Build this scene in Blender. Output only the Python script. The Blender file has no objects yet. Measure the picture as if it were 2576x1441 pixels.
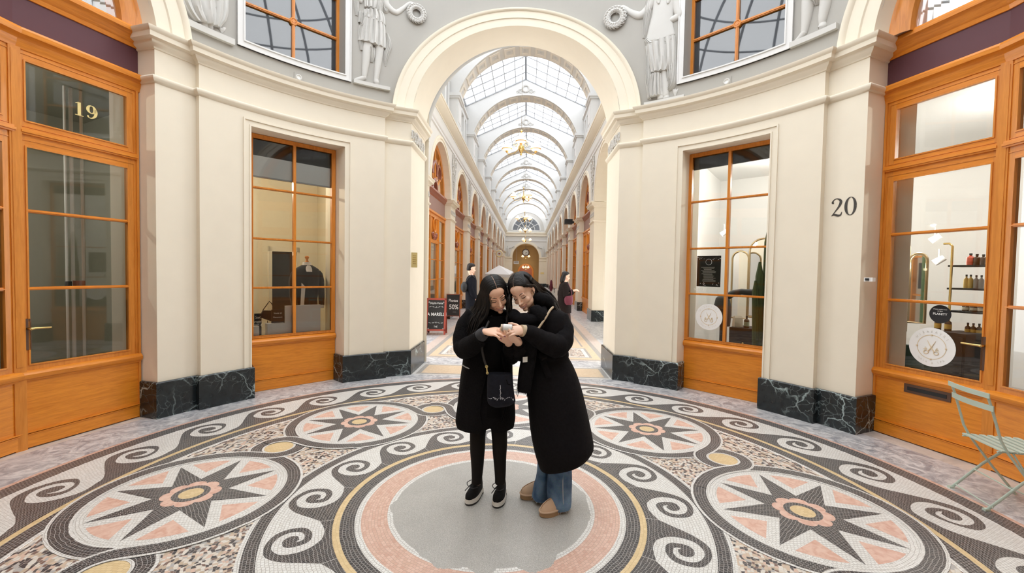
import bpy, bmesh, math, random
from mathutils import Vector, Matrix, Euler
random.seed(7)
SC = bpy.context.scene
COL = SC.collection
PI = math.pi
R_ = math.radians
sin, cos = math.sin, math.cos

# ------------------------------------------------------------------ camera, sky, exposure
CAM = Vector((0.175, -2.925, 1.6))
FPX = 1077.9
cam_d = bpy.data.cameras.new('camera'); cam_o = bpy.data.objects.new('camera', cam_d); COL.objects.link(cam_o)
cam_d.sensor_width = 36.0; cam_d.lens = 36.0 * FPX / 2576; cam_d.clip_start = 0.05; cam_d.clip_end = 300
_p, _r, _yw = 0.0326, -0.0176, R_(1.25)
_B = Matrix(((1, 0, 0), (0, -sin(_p), cos(_p)), (0, -cos(_p), -sin(_p))))
_Rr = Matrix(((cos(_r), -sin(_r), 0), (sin(_r), cos(_r), 0), (0, 0, 1)))
_Ry = Matrix(((cos(_yw), -sin(_yw), 0), (sin(_yw), cos(_yw), 0), (0, 0, 1)))
CAMROT = _Ry @ _B @ _Rr                      # columns: image right, image down, forward
_M = Matrix((CAMROT.col[0], -CAMROT.col[1], -CAMROT.col[2])).transposed()
cam_o.matrix_world = Matrix.Translation(CAM) @ _M.to_4x4()
SC.camera = cam_o

wd = bpy.data.worlds.new('overcast_sky'); SC.world = wd; wd.use_nodes = True
_bg = wd.node_tree.nodes['Background']
_bg.inputs[0].default_value = (0.97, 0.98, 1.0, 1); _bg.inputs[1].default_value = 4.6
SC.view_settings.view_transform = 'Standard'; SC.view_settings.look = 'None'
SC.view_settings.gamma = 1.0; SC.view_settings.use_curve_mapping = False
SC.view_settings.exposure = -0.06
SC.cycles.max_bounces = 9; SC.cycles.diffuse_bounces = 7; SC.cycles.glossy_bounces = 4
SC.cycles.transmission_bounces = 4; SC.cycles.transparent_max_bounces = 24
SC.cycles.caustics_reflective = False; SC.cycles.caustics_refractive = False
SC.cycles.sample_clamp_indirect = 6.0

def portal(name, loc, sx, sy, rot=(0, 0, 0)):
    l = bpy.data.lights.new(name, 'AREA'); l.shape = 'RECTANGLE'; l.size = sx; l.size_y = sy; l.energy = 1
    l.cycles.is_portal = True
    o = bpy.data.objects.new(name, l); COL.objects.link(o); o.location = loc; o.rotation_euler = rot
    return o
portal('skylight_portal', (0, 0, 7.3), 8.0, 8.0)
portal('corridor_skylight_portal', (0.28, 25.2, 10.6), 5.6, 41.5, (0, 0, R_(-0.75)))
_s = bpy.data.lights.new('sky_glow', 'SUN'); _s.energy = 0.0

# ------------------------------------------------------------------ materials
def newmat(name):
    m = bpy.data.materials.new(name); m.use_nodes = True
    nt = m.node_tree; b = nt.nodes['Principled BSDF']
    return m, nt, b
def nd(nt, typ, **kw):
    n = nt.nodes.new(typ)
    for k, v in kw.items():
        if k.startswith('i_'): n.inputs[k[2:].replace('_', ' ')].default_value = v
        else: setattr(n, k, v)
    return n
def c4(c): return (c[0], c[1], c[2], 1.0)
def srgb(r, g, b):
    f = lambda u: (u / 255 / 12.92) if u / 255 <= .04045 else ((u / 255 + .055) / 1.055) ** 2.4
    return (f(r), f(g), f(b))
def plain(name, col, rough=.6, metal=0.0, var=.06, scale=14.0, bump=0.0, spec=.5, coat=0.0, sheen=0.0, emit=None, estr=0.0):
    m, nt, b = newmat(name)
    b.inputs['Roughness'].default_value = rough; b.inputs['Metallic'].default_value = metal
    b.inputs['Specular IOR Level'].default_value = spec; b.inputs['Coat Weight'].default_value = coat
    b.inputs['Sheen Weight'].default_value = sheen
    tc = nd(nt, 'ShaderNodeTexCoord'); no = nd(nt, 'ShaderNodeTexNoise', i_Scale=scale, i_Detail=4.0)
    nt.links.new(tc.outputs['Object'], no.inputs['Vector'])
    mx = nd(nt, 'ShaderNodeMix', data_type='RGBA')
    mx.inputs[6].default_value = c4([max(0, c * (1 - var)) for c in col]); mx.inputs[7].default_value = c4([min(1, c * (1 + var)) for c in col])
    nt.links.new(no.outputs['Fac'], mx.inputs[0]); nt.links.new(mx.outputs[2], b.inputs['Base Color'])
    if bump:
        bp = nd(nt, 'ShaderNodeBump', i_Strength=bump, i_Distance=.01)
        nt.links.new(no.outputs['Fac'], bp.inputs['Height']); nt.links.new(bp.outputs[0], b.inputs['Normal'])
    if emit:
        b.inputs['Emission Color'].default_value = c4(emit); b.inputs['Emission Strength'].default_value = estr
    return m
M = {}
M['cream'] = plain('cream_plaster', (.80, .735, .61), .75, var=.035, scale=5, bump=.04)
M['gray_wall'] = plain('pale_gray_plaster', (.40, .385, .355), .8, var=.02, scale=4)
M['relief'] = plain('white_relief_plaster', (.58, .57, .545), .7, var=.02)
M['white_trim'] = plain('white_painted_trim', (.70, .695, .685), .6, var=.015)
M['attic'] = plain('attic_white_paint', (.70, .705, .70), .7, var=.02)
M['rib'] = plain('rib_stone_paint', (.68, .655, .61), .75, var=.03)
M['coffer'] = plain('coffer_cream_paint', (.78, .72, .63), .75, var=.03)
M['purple'] = plain('aubergine_sign_board', srgb(88, 50, 58), .6, var=.05)
M['brass'] = plain('brass', (.75, .55, .22), .25, 1.0, var=.05)
M['gold'] = plain('gilt_paint', (.80, .66, .30), .35, .7, var=.05)
M['dark_metal'] = plain('dark_bronze_metal', (.13, .075, .055), .4, .6)
M['iron'] = plain('grey_painted_iron', (.42, .44, .47), .5)
M['black'] = plain('black_matt', (.012, .012, .013), .6)
M['white'] = plain('white_matt', (.82, .82, .81), .6, var=.01)
M['white_lit'] = plain('white_card', (.86, .86, .85), .8, var=.01)
M['letter'] = plain('dark_lettering', (.05, .045, .04), .5)

def wood_mat(name, col, dark, vertical, rough=.38):
    m, nt, b = newmat(name)
    tc = nd(nt, 'ShaderNodeTexCoord'); mp = nd(nt, 'ShaderNodeMapping')
    mp.inputs['Scale'].default_value = (9, 9, .9) if vertical else (1.3, 1.3, 16)
    nt.links.new(tc.outputs['Object'], mp.inputs[0])
    n1 = nd(nt, 'ShaderNodeTexNoise', i_Scale=2.2, i_Detail=6.0, i_Distortion=1.2)
    n2 = nd(nt, 'ShaderNodeTexNoise', i_Scale=9.0, i_Detail=8.0, i_Distortion=.4)
    nt.links.new(mp.outputs[0], n1.inputs['Vector']); nt.links.new(mp.outputs[0], n2.inputs['Vector'])
    ad = nd(nt, 'ShaderNodeMath', operation='ADD'); nt.links.new(n1.outputs['Fac'], ad.inputs[0])
    ml = nd(nt, 'ShaderNodeMath', operation='MULTIPLY'); ml.inputs[1].default_value = .6
    nt.links.new(n2.outputs['Fac'], ml.inputs[0]); nt.links.new(ml.outputs[0], ad.inputs[1])
    cr = nd(nt, 'ShaderNodeValToRGB'); e = cr.color_ramp.elements
    e[0].position = .52; e[0].color = c4(dark); e[1].position = .98; e[1].color = c4(col)
    nt.links.new(ad.outputs[0], cr.inputs[0]); nt.links.new(cr.outputs[0], b.inputs['Base Color'])
    b.inputs['Roughness'].default_value = rough; b.inputs['Coat Weight'].default_value = .15
    bp = nd(nt, 'ShaderNodeBump', i_Strength=.06, i_Distance=.004)
    nt.links.new(ad.outputs[0], bp.inputs['Height']); nt.links.new(bp.outputs[0], b.inputs['Normal'])
    return m
M['wood'] = wood_mat('honey_oak_vertical', (.70, .26, .035), (.54, .175, .015), True)
M['wood_h'] = wood_mat('honey_oak_horizontal', (.76, .27, .022), (.58, .175, .008), False)
M['wood_red'] = wood_mat('mahogany', (.35, .10, .05), (.24, .06, .03), True)

def marble_black():
    m, nt, b = newmat('black_green_marble')
    tc = nd(nt, 'ShaderNodeTexCoord')
    n0 = nd(nt, 'ShaderNodeTexNoise', i_Scale=3.0, i_Detail=5.0)
    nt.links.new(tc.outputs['Object'], n0.inputs['Vector'])
    mxv = nd(nt, 'ShaderNodeVectorMath', operation='MULTIPLY_ADD'); mxv.inputs[1].default_value = (.35, .35, .35)
    nt.links.new(n0.outputs['Color'], mxv.inputs[0]); nt.links.new(tc.outputs['Object'], mxv.inputs[2])
    def veins(scale, w, s):
        v = nd(nt, 'ShaderNodeTexVoronoi', feature='DISTANCE_TO_EDGE', i_Scale=scale)
        nt.links.new(mxv.outputs[0], v.inputs['Vector'])
        mr = nd(nt, 'ShaderNodeMapRange'); mr.inputs['From Min'].default_value = 0; mr.inputs['From Max'].default_value = w
        mr.inputs['To Min'].default_value = s; mr.inputs['To Max'].default_value = 0
        nt.links.new(v.outputs['Distance'], mr.inputs['Value']); return mr
    a = veins(3.4, .028, 1.0); c = veins(11, .035, .35)
    nm = nd(nt, 'ShaderNodeTexNoise', i_Scale=2.3, i_Detail=2.0); nt.links.new(tc.outputs['Object'], nm.inputs['Vector'])
    mk = nd(nt, 'ShaderNodeMapRange'); mk.inputs['From Min'].default_value = .42; mk.inputs['From Max'].default_value = .62
    nt.links.new(nm.outputs['Fac'], mk.inputs['Value'])
    ad = nd(nt, 'ShaderNodeMath', operation='MAXIMUM'); nt.links.new(a.outputs[0], ad.inputs[0]); nt.links.new(c.outputs[0], ad.inputs[1])
    mu = nd(nt, 'ShaderNodeMath', operation='MULTIPLY'); nt.links.new(ad.outputs[0], mu.inputs[0]); nt.links.new(mk.outputs[0], mu.inputs[1])
    n3 = nd(nt, 'ShaderNodeTexNoise', i_Scale=16.0, i_Detail=4.0); nt.links.new(tc.outputs['Object'], n3.inputs['Vector'])
    bs = nd(nt, 'ShaderNodeMix', data_type='RGBA'); bs.inputs[6].default_value = (.004, .006, .007, 1); bs.inputs[7].default_value = (.022, .030, .034, 1)
    nt.links.new(n3.outputs['Fac'], bs.inputs[0])
    mx = nd(nt, 'ShaderNodeMix', data_type='RGBA'); mx.inputs[7].default_value = (.42, .52, .52, 1)
    nt.links.new(mu.outputs[0], mx.inputs[0]); nt.links.new(bs.outputs[2], mx.inputs[6]); nt.links.new(mx.outputs[2], b.inputs['Base Color'])
    b.inputs['Roughness'].default_value = .22
    return m
M['marble'] = marble_black()
def marble_light(name, lo, hi, scale=3.0):
    m, nt, b = newmat(name)
    tc = nd(nt, 'ShaderNodeTexCoord'); mp = nd(nt, 'ShaderNodeMapping'); mp.inputs['Scale'].default_value = (1, 1, 1); mp.inputs['Rotation'].default_value = (0, 0, .5)
    nt.links.new(tc.outputs['Object'], mp.inputs[0])
    n = nd(nt, 'ShaderNodeTexNoise', i_Scale=scale, i_Detail=9.0, i_Distortion=1.6); n.inputs['Roughness'].default_value = .68
    nt.links.new(mp.outputs[0], n.inputs['Vector'])
    cr = nd(nt, 'ShaderNodeValToRGB'); e = cr.color_ramp.elements
    e[0].position = .36; e[0].color = c4(lo); e[1].position = .62; e[1].color = c4(hi)
    nt.links.new(n.outputs['Fac'], cr.inputs[0]); nt.links.new(cr.outputs[0], b.inputs['Base Color'])
    b.inputs['Roughness'].default_value = .32
    return m
M['marble_gray'] = marble_light('grey_veined_marble', (.27, .28, .31), (.66, .66, .665), 7.0)
M['marble_white'] = marble_light('white_threshold_marble', (.46, .44, .41), (.68, .64, .585), 2.0)
M['cement'] = None

def tess_mat(name, cols, grout, bw=.021, bh=.019, mortar=.0016, rough=.35, var=.5, const=False):
    m, nt, b = newmat(name)
    uv = nd(nt, 'ShaderNodeUVMap', uv_map='UVMap')
    no = nd(nt, 'ShaderNodeTexNoise', i_Scale=12.0, i_Detail=2.0)
    nt.links.new(uv.outputs[0], no.inputs['Vector'])
    sb = nd(nt, 'ShaderNodeVectorMath', operation='SUBTRACT'); sb.inputs[1].default_value = (.5, .5, .5)
    nt.links.new(no.outputs['Color'], sb.inputs[0])
    ma = nd(nt, 'ShaderNodeVectorMath', operation='MULTIPLY_ADD'); ma.inputs[1].default_value = (.07, .07, 0) if const else (.022, .022, 0)
    nt.links.new(sb.outputs[0], ma.inputs[0]); nt.links.new(uv.outputs[0], ma.inputs[2])
    br = nd(nt, 'ShaderNodeTexBrick'); br.offset = .5; br.squash = 1.0
    br.inputs['Scale'].default_value = 1.0; br.inputs['Brick Width'].default_value = bw; br.inputs['Row Height'].default_value = bh
    br.inputs['Mortar Size'].default_value = mortar; br.inputs['Mortar Smooth'].default_value = .3
    br.inputs['Color1'].default_value = (0, 0, 0, 1); br.inputs['Color2'].default_value = (1, 1, 1, 1); br.inputs['Mortar'].default_value = (.5, .5, .5, 1)
    nt.links.new(ma.outputs[0], br.inputs['Vector'])
    cr = nd(nt, 'ShaderNodeValToRGB'); cr.color_ramp.interpolation = 'CONSTANT' if const else 'LINEAR'
    while len(cr.color_ramp.elements) < len(cols): cr.color_ramp.elements.new(.5)
    for i, c in enumerate(cols):
        cr.color_ramp.elements[i].position = i / (len(cols) - (0 if const else 1)); cr.color_ramp.elements[i].color = c4(c)
    nt.links.new(br.outputs['Color'], cr.inputs[0])
    # broad patches of wear
    tc = nd(nt, 'ShaderNodeTexCoord'); n2 = nd(nt, 'ShaderNodeTexNoise', i_Scale=1.6, i_Detail=3.0)
    nt.links.new(tc.outputs['Object'], n2.inputs['Vector'])
    mv = nd(nt, 'ShaderNodeMix', data_type='RGBA', blend_type='MULTIPLY'); mv.inputs[0].default_value = var
    nt.links.new(cr.outputs[0], mv.inputs[6])
    g = nd(nt, 'ShaderNodeMapRange'); g.inputs['To Min'].default_value = .55; g.inputs['To Max'].default_value = 1.35
    nt.links.new(n2.outputs['Fac'], g.inputs['Value']); nt.links.new(g.outputs[0], mv.inputs[7])
    mx = nd(nt, 'ShaderNodeMix', data_type='RGBA'); mx.inputs[7].default_value = c4(grout)
    nt.links.new(br.outputs['Fac'], mx.inputs[0]); nt.links.new(mv.outputs[2], mx.inputs[6]); nt.links.new(mx.outputs[2], b.inputs['Base Color'])
    b.inputs['Roughness'].default_value = rough
    return m
M['t_black'] = tess_mat('mosaic_black', [(.028, .028, .032), (.05, .048, .05), (.085, .072, .07)], (.34, .33, .32))
M['t_white'] = tess_mat('mosaic_white', [(.70, .69, .66), (.78, .78, .76)], (.42, .40, .37), var=.15)
M['t_pink'] = tess_mat('mosaic_pink', [(.62, .40, .31), (.72, .50, .41), (.60, .36, .28)], (.46, .31, .25), bw=.024, mortar=.0012, var=.2)
M['t_gold'] = tess_mat('mosaic_yellow', [(.66, .50, .27), (.74, .58, .34)], (.52, .37, .20), bw=.03, mortar=.001, var=.2)
M['t_grey'] = tess_mat('mosaic_grey', [(.26, .25, .24), (.36, .34, .32)], (.5, .48, .45), var=.2)
M['t_conf'] = tess_mat('mosaic_confetti', [(.06, .055, .06), (.20, .13, .11), (.66, .63, .58), (.60, .47, .36), (.42, .41, .40), (.64, .46, .37), (.70, .66, .60), (.50, .40, .30), (.68, .62, .54), (.09, .08, .085)], (.48, .43, .38), bw=.026, bh=.019, mortar=.001, var=.15, const=True)
def pinkslab_mat():
    m, nt, b = newmat('pink_marble_inlay')
    tc = nd(nt, 'ShaderNodeTexCoord'); n = nd(nt, 'ShaderNodeTexNoise', i_Scale=22.0, i_Detail=6.0, i_Distortion=1.0)
    nt.links.new(tc.outputs['Object'], n.inputs['Vector'])
    cr = nd(nt, 'ShaderNodeValToRGB'); e = cr.color_ramp.elements
    e[0].position = .3; e[0].color = (.60, .34, .26, 1); e[1].position = .6; e[1].color = (.72, .50, .41, 1)
    nt.links.new(n.outputs['Fac'], cr.inputs[0]); nt.links.new(cr.outputs[0], b.inputs['Base Color']); b.inputs['Roughness'].default_value = .4
    return m
M['pink_slab'] = pinkslab_mat()
def cement_mat():
    m, nt, b = newmat('grey_cement_patch')
    tc = nd(nt, 'ShaderNodeTexCoord')
    v = nd(nt, 'ShaderNodeTexNoise', i_Scale=330.0, i_Detail=2.0); n = nd(nt, 'ShaderNodeTexNoise', i_Scale=5.0, i_Detail=5.0)
    nt.links.new(tc.outputs['Object'], v.inputs['Vector']); nt.links.new(tc.outputs['Object'], n.inputs['Vector'])
    cr = nd(nt, 'ShaderNodeValToRGB'); e = cr.color_ramp.elements
    e[0].position = .30; e[0].color = (.28, .27, .25, 1); e[1].position = .72; e[1].color = (.66, .65, .62, 1)
    el = cr.color_ramp.elements.new(.5); el.color = (.40, .39, .365, 1)
    nt.links.new(v.outputs['Fac'], cr.inputs[0])
    mx = nd(nt, 'ShaderNodeMix', data_type='RGBA', blend_type='MULTIPLY'); mx.inputs[0].default_value = .5
    g = nd(nt, 'ShaderNodeMapRange'); g.inputs['To Min'].default_value = .72; g.inputs['To Max'].default_value = 1.25
    nt.links.new(n.outputs['Fac'], g.inputs['Value']); nt.links.new(cr.outputs[0], mx.inputs[6]); nt.links.new(g.outputs[0], mx.inputs[7])
    nt.links.new(mx.outputs[2], b.inputs['Base Color']); b.inputs['Roughness'].default_value = .45
    return m
M['cement'] = cement_mat()
def glass_mat(name, tint=(.93, .95, .93), boost=1.0, rough=.02):
    m = bpy.data.materials.new(name); m.use_nodes = True; nt = m.node_tree; nt.nodes.clear()
    out = nd(nt, 'ShaderNodeOutputMaterial'); mix = nd(nt, 'ShaderNodeMixShader')
    tr = nd(nt, 'ShaderNodeBsdfTransparent'); tr.inputs[0].default_value = c4(tint)
    gl = nd(nt, 'ShaderNodeBsdfGlossy'); gl.inputs['Roughness'].default_value = rough; gl.inputs[0].default_value = (1, 1, 1, 1)
    fr = nd(nt, 'ShaderNodeFresnel'); fr.inputs[0].default_value = 1.5
    mu = nd(nt, 'ShaderNodeMath', operation='MULTIPLY'); mu.inputs[1].default_value = boost; mu.use_clamp = True
    nt.links.new(fr.outputs[0], mu.inputs[0]); nt.links.new(mu.outputs[0], mix.inputs[0])
    nt.links.new(tr.outputs[0], mix.inputs[1]); nt.links.new(gl.outputs[0], mix.inputs[2]); nt.links.new(mix.outputs[0], out.inputs[0])
    return m
M['glass'] = glass_mat('window_glass', (.92, .94, .92), 1.6)
M['glass_roof'] = glass_mat('roof_glass', (.95, .97, .98), .5)
M['glass_arcade'] = glass_mat('arcade_roof_glass', (.90, .91, .92), .5)
M['arcade_wall'] = plain('arcade_plaster_brightened', (.70, .69, .66), .8, var=.02, scale=4)  # the grey plaster again, its colour raised to carry the arcade's stronger light
M['mirror'] = plain('mirror_glass', (.9, .9, .9), .03, 1.0, var=0)

def stroke(mb, F, P, mat, sx, sy, dep=.0022):
    """flat calligraphic stroke: P of (x, z, half width)"""
    Q = cr_spline([(x * sx, z * sy, w * sx) for x, z, w in P], 6); rows = []
    for i, (x, z, w) in enumerate(Q):
        a, b = Q[max(i - 1, 0)], Q[min(i + 1, len(Q) - 1)]; d = Vector((b[0] - a[0], b[1] - a[1])); d = d.normalized() if d.length else Vector((1, 0)); n = Vector((-d.y, d.x))
        rows.append([F @ Vector(p) for p in ((x + n.x * w, 0, z + n.y * w), (x + n.x * w, -dep, z + n.y * w), (x - n.x * w, -dep, z - n.y * w), (x - n.x * w, 0, z - n.y * w))])
    mb.loft(rows, mat)
DIGIT = {'2': [[(-.30, .26, .03), (-.27, .28, .075), (-.30, .33, .05), (-.17, .47, .03), (.02, .50, .035), (.22, .40, .075), (.25, .25, .085), (.12, .02, .06), (-.15, -.28, .03), (-.33, -.47, .02)], [(-.34, -.46, .02), (-.15, -.40, .06), (.10, -.47, .075), (.27, -.44, .05), (.34, -.28, .015)]],
         '0': [[(.30 * math.cos(t), .5 * math.sin(t), .018 + .075 * abs(math.cos(t)) ** 1.5) for t in [2 * PI * i / 20 for i in range(21)]]],
         '1': [[(.03, .48, .10), (.03, 0, .10), (.03, -.47, .10)], [(-.20, .36, .02), (-.08, .42, .03), (.03, .47, .04)], [(-.22, -.485, .025), (.03, -.485, .025), (.28, -.485, .025)]],
         '9': [[(.22 * math.cos(t) - .02, .20 + .28 * math.sin(t), .025 + .075 * abs(math.cos(t)) ** 1.5) for t in [2 * PI * i / 20 for i in range(21)]], [(.22, .26, .08), (.27, .05, .10), (.20, -.25, .08), (.0, -.44, .035), (-.16, -.44, .03), (-.24, -.36, .05), (-.20, -.30, .06)]]}
def numerals(mb, s, h, w, gap, F, mat):
    n = len(s)
    for i, ch in enumerate(s):
        for P in DIGIT[ch]: stroke(mb, F @ Matrix.Translation(Vector(((i - (n - 1) / 2) * gap, 0, 0))), P, mat, w, h)
# ------------------------------------------------------------------ mesh building
def xf_inv(parent):
    return parent['_m'] if False else PARM.get(parent.name, Matrix()).inverted()
PARM = {}
class MB:
    def __init__(s): s.v = []; s.f = []; s.m = []; s.uv = {}; s.mats = []; s.xf = None
    def mi(s, mat):
        if mat not in s.mats: s.mats.append(mat)
        return s.mats.index(mat)
    def vert(s, p):
        p = Vector(p)
        if s.xf is not None: p = s.xf @ p
        s.v.append(p); return len(s.v) - 1
    def face(s, idx, mat, uv=None):
        s.f.append(tuple(idx)); s.m.append(s.mi(mat))
        if uv is not None: s.uv[len(s.f) - 1] = uv
    def poly(s, pts, mat, uv=None): s.face([s.vert(p) for p in pts], mat, uv)
    def grid(s, rows, mat, closed=False, uvf=None, flip=False):
        ids = [[s.vert(p) for p in r] for r in rows]
        n = len(ids[0])
        for i in range(len(ids) - 1):
            for j in range(n if closed else n - 1):
                k = (j + 1) % n
                q = [ids[i][j], ids[i][k], ids[i + 1][k], ids[i + 1][j]]
                if flip: q.reverse()
                s.face(q, mat)
        return ids
    def loft(s, rings, mat, cap0=True, cap1=True, flip=False):
        ids = s.grid(rings, mat, True, flip=flip)
        if cap0: s.face(ids[0][::-1] if not flip else ids[0], mat)
        if cap1: s.face(ids[-1] if not flip else ids[-1][::-1], mat)
        return ids
    def box(s, c, d, mat, rz=0.0, rot=None):
        mr = rot if rot is not None else Matrix.Rotation(rz, 3, 'Z')
        c = Vector(c); h = [x / 2 for x in d]
        P = [c + mr @ Vector((sx * h[0], sy * h[1], sz * h[2])) for sz in (-1, 1) for sy in (-1, 1) for sx in (-1, 1)]
        i = [s.vert(p) for p in P]
        for q in ((0, 2, 3, 1), (4, 5, 7, 6), (0, 1, 5, 4), (2, 6, 7, 3), (0, 4, 6, 2), (1, 3, 7, 5)): s.face([i[k] for k in q], mat)
    def bbox(s, p0, p1, mat): s.box([(a + b) / 2 for a, b in zip(p0, p1)], [abs(b - a) for a, b in zip(p0, p1)], mat)
    def prism(s, poly, z0, z1, mat, top=True, bot=True, mside=None):
        a = sum(poly[i][0] * poly[(i + 1) % len(poly)][1] - poly[(i + 1) % len(poly)][0] * poly[i][1] for i in range(len(poly)))
        if a < 0: poly = poly[::-1]
        b = [s.vert((x, y, z0)) for x, y in poly]; t = [s.vert((x, y, z1)) for x, y in poly]; n = len(poly)
        for i in range(n):
            k = (i + 1) % n; s.face((b[i], b[k], t[k], t[i]), mside or mat)
        if top: s.face(t, mat)
        if bot: s.face(b[::-1], mat)
    def tube(s, pts, r, mat, n=8, caps=True, ry=None, up=None):
        pts = [Vector(p) for p in pts]; rr = r if isinstance(r, (list, tuple)) else [r] * len(pts)
        ryy = ry if isinstance(ry, (list, tuple)) else ([ry] * len(pts) if ry else rr)
        rings = []; nrm = None
        for i, p in enumerate(pts):
            t = (pts[min(i + 1, len(pts) - 1)] - pts[max(i - 1, 0)]).normalized()
            if nrm is None:
                u = Vector(up) if up else (Vector((0, 0, 1)) if abs(t.z) < .9 else Vector((1, 0, 0)))
                nrm = (u - t * u.dot(t)).normalized()
            else:
                nrm = (nrm - t * nrm.dot(t)).normalized()
            bi = t.cross(nrm)
            rings.append([p + nrm * (cos(2 * PI * k / n) * rr[i]) + bi * (sin(2 * PI * k / n) * ryy[i]) for k in range(n)])
        s.loft(rings, mat, caps, caps, flip=True)
        return s
    def lathe(s, prof, mat, c=(0, 0, 0), n=24, axis=None, a0=0, a1=2 * PI):
        c = Vector(c); full = abs(a1 - a0 - 2 * PI) < 1e-6; q = Vector((0, 0, 1)).rotation_difference(Vector(axis)) if axis else None
        rings = []
        for r, z in prof:
            row = []
            for k in range(n if full else n + 1):
                a = a0 + (a1 - a0) * k / n; v = Vector((r * cos(a), r * sin(a), z))
                row.append(c + (q @ v if q else v))
            rings.append(row)
        s.grid(rings, mat, full)
        return s
    def sphere(s, c, r, mat, n=14, m=9):
        r = (r, r, r) if not isinstance(r, (tuple, list)) else r
        c = Vector(c); rings = []
        for i in range(1, m):
            t = PI * i / m; rings.append([c + Vector((r[0] * sin(t) * cos(2 * PI * k / n), r[1] * sin(t) * sin(2 * PI * k / n), -r[2] * cos(t))) for k in range(n)])
        ids = s.grid(rings, mat, True)
        a = s.vert(c - Vector((0, 0, r[2]))); b = s.vert(c + Vector((0, 0, r[2])))
        for k in range(n):
            s.face((a, ids[0][(k + 1) % n], ids[0][k]), mat); s.face((b, ids[-1][k], ids[-1][(k + 1) % n]), mat)
    def sweep(s, path, prof, mat, closed=False, caps=True):
        """path: 2d points; prof: (offset to the right of travel, z)"""
        n = len(path); P = [Vector(p) for p in path]; offs = []
        for i in range(n):
            def nr(a, b): d = (b - a).normalized(); return Vector((d.y, -d.x))
            if closed: n0, n1 = nr(P[i - 1], P[i]), nr(P[i], P[(i + 1) % n])
            else:
                n0 = nr(P[i - 1], P[i]) if i else nr(P[0], P[1]); n1 = nr(P[i], P[i + 1]) if i < n - 1 else n0
            b = n0 + n1
            b = b / max(.35, b.dot(n0)) if b.length > 1e-6 else n0
            offs.append(b)
        rows = [[(P[i].x + offs[i].x * o, P[i].y + offs[i].y * o, z) for o, z in prof] for i in range(n)]
        if closed: rows.append(rows[0])
        ids = s.grid(rows, mat)
        if caps and not closed and len(prof) > 2: s.face(ids[0], mat); s.face(ids[-1][::-1], mat)
    def build(s, name, parent=None, smooth=None, label=None, kind=None, weld=False):
        me = bpy.data.meshes.new(name)
        vv = s.v
        if parent is not None:
            iv = PARM[parent.name].inverted() if parent.name in PARM else Matrix()
            vv = [iv @ p for p in vv]
        me.from_pydata([tuple(p) for p in vv], [], s.f)
        for m in s.mats: me.materials.append(m)
        me.polygons.foreach_set('material_index', s.m)
        if s.uv:
            ul = me.uv_layers.new(name='UVMap')
            for fi, uv in s.uv.items():
                st = me.polygons[fi].loop_start
                for k, q in enumerate(uv): ul.data[st + k].uv = q
        if weld:
            bm = bmesh.new(); bm.from_mesh(me); bmesh.ops.remove_doubles(bm, verts=bm.verts, dist=weld if weld is not True else 1e-4)
            bmesh.ops.recalc_face_normals(bm, faces=bm.faces); bm.to_mesh(me); bm.free()
        if smooth is not None:
            me.polygons.foreach_set('use_smooth', [True] * len(me.polygons))
            me.set_sharp_from_angle(angle=R_(smooth))
        me.validate(); me.update()
        o = bpy.data.objects.new(name, me); COL.objects.link(o)
        if parent is not None:
            o.parent = parent
            if parent.name in PARM: PARM[o.name] = PARM[parent.name]
        if label: o['label'] = label
        if kind: o['kind'] = kind
        return o
def struct(mb, name, smooth=None, parent=None):
    o = mb.build(name, parent, smooth)
    if parent is None: o['kind'] = 'structure'
    return o
def thing(name, label, cat, loc, group=None, rz=0.0):
    o = bpy.data.objects.new(name, None); COL.objects.link(o); o.empty_display_size = .1
    o.location = loc; o.rotation_euler = (0, 0, rz)
    PARM[o.name] = Matrix.Translation(Vector(loc)) @ Matrix.Rotation(rz, 4, 'Z')
    o['label'] = label; o['category'] = cat
    if group: o['group'] = group
    return o
def senv(name, loc=(0, 0, 0)):
    o = bpy.data.objects.new(name, None); COL.objects.link(o); o['kind'] = 'structure'; o.location = loc
    PARM[o.name] = Matrix.Translation(Vector(loc)); return o
def single(mb, name, label, cat, smooth=None, group=None, origin=None):
    """a thing that is one mesh: its origin goes to its base"""
    if origin is None:
        origin = Vector((sum(v.x for v in mb.v) / len(mb.v), sum(v.y for v in mb.v) / len(mb.v), min(v.z for v in mb.v)))
    origin = Vector(origin); mb.v = [v - origin for v in mb.v]
    o = mb.build(name, None, smooth); o.location = origin
    o['label'] = label; o['category'] = cat
    if group: o['group'] = group
    return o
def dup(root, mat4, label=None, group=None):
    """copy of a thing with its parts and sub-parts, placed by a world matrix"""
    r = root.copy(); COL.objects.link(r); r.matrix_world = mat4
    if label: r['label'] = label
    if group: r['group'] = group
    for ch in list(root.children):
        c = ch.copy(); COL.objects.link(c); c.parent = r
        for g in ch.children:
            d = g.copy(); COL.objects.link(d); d.parent = c
    return r

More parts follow.
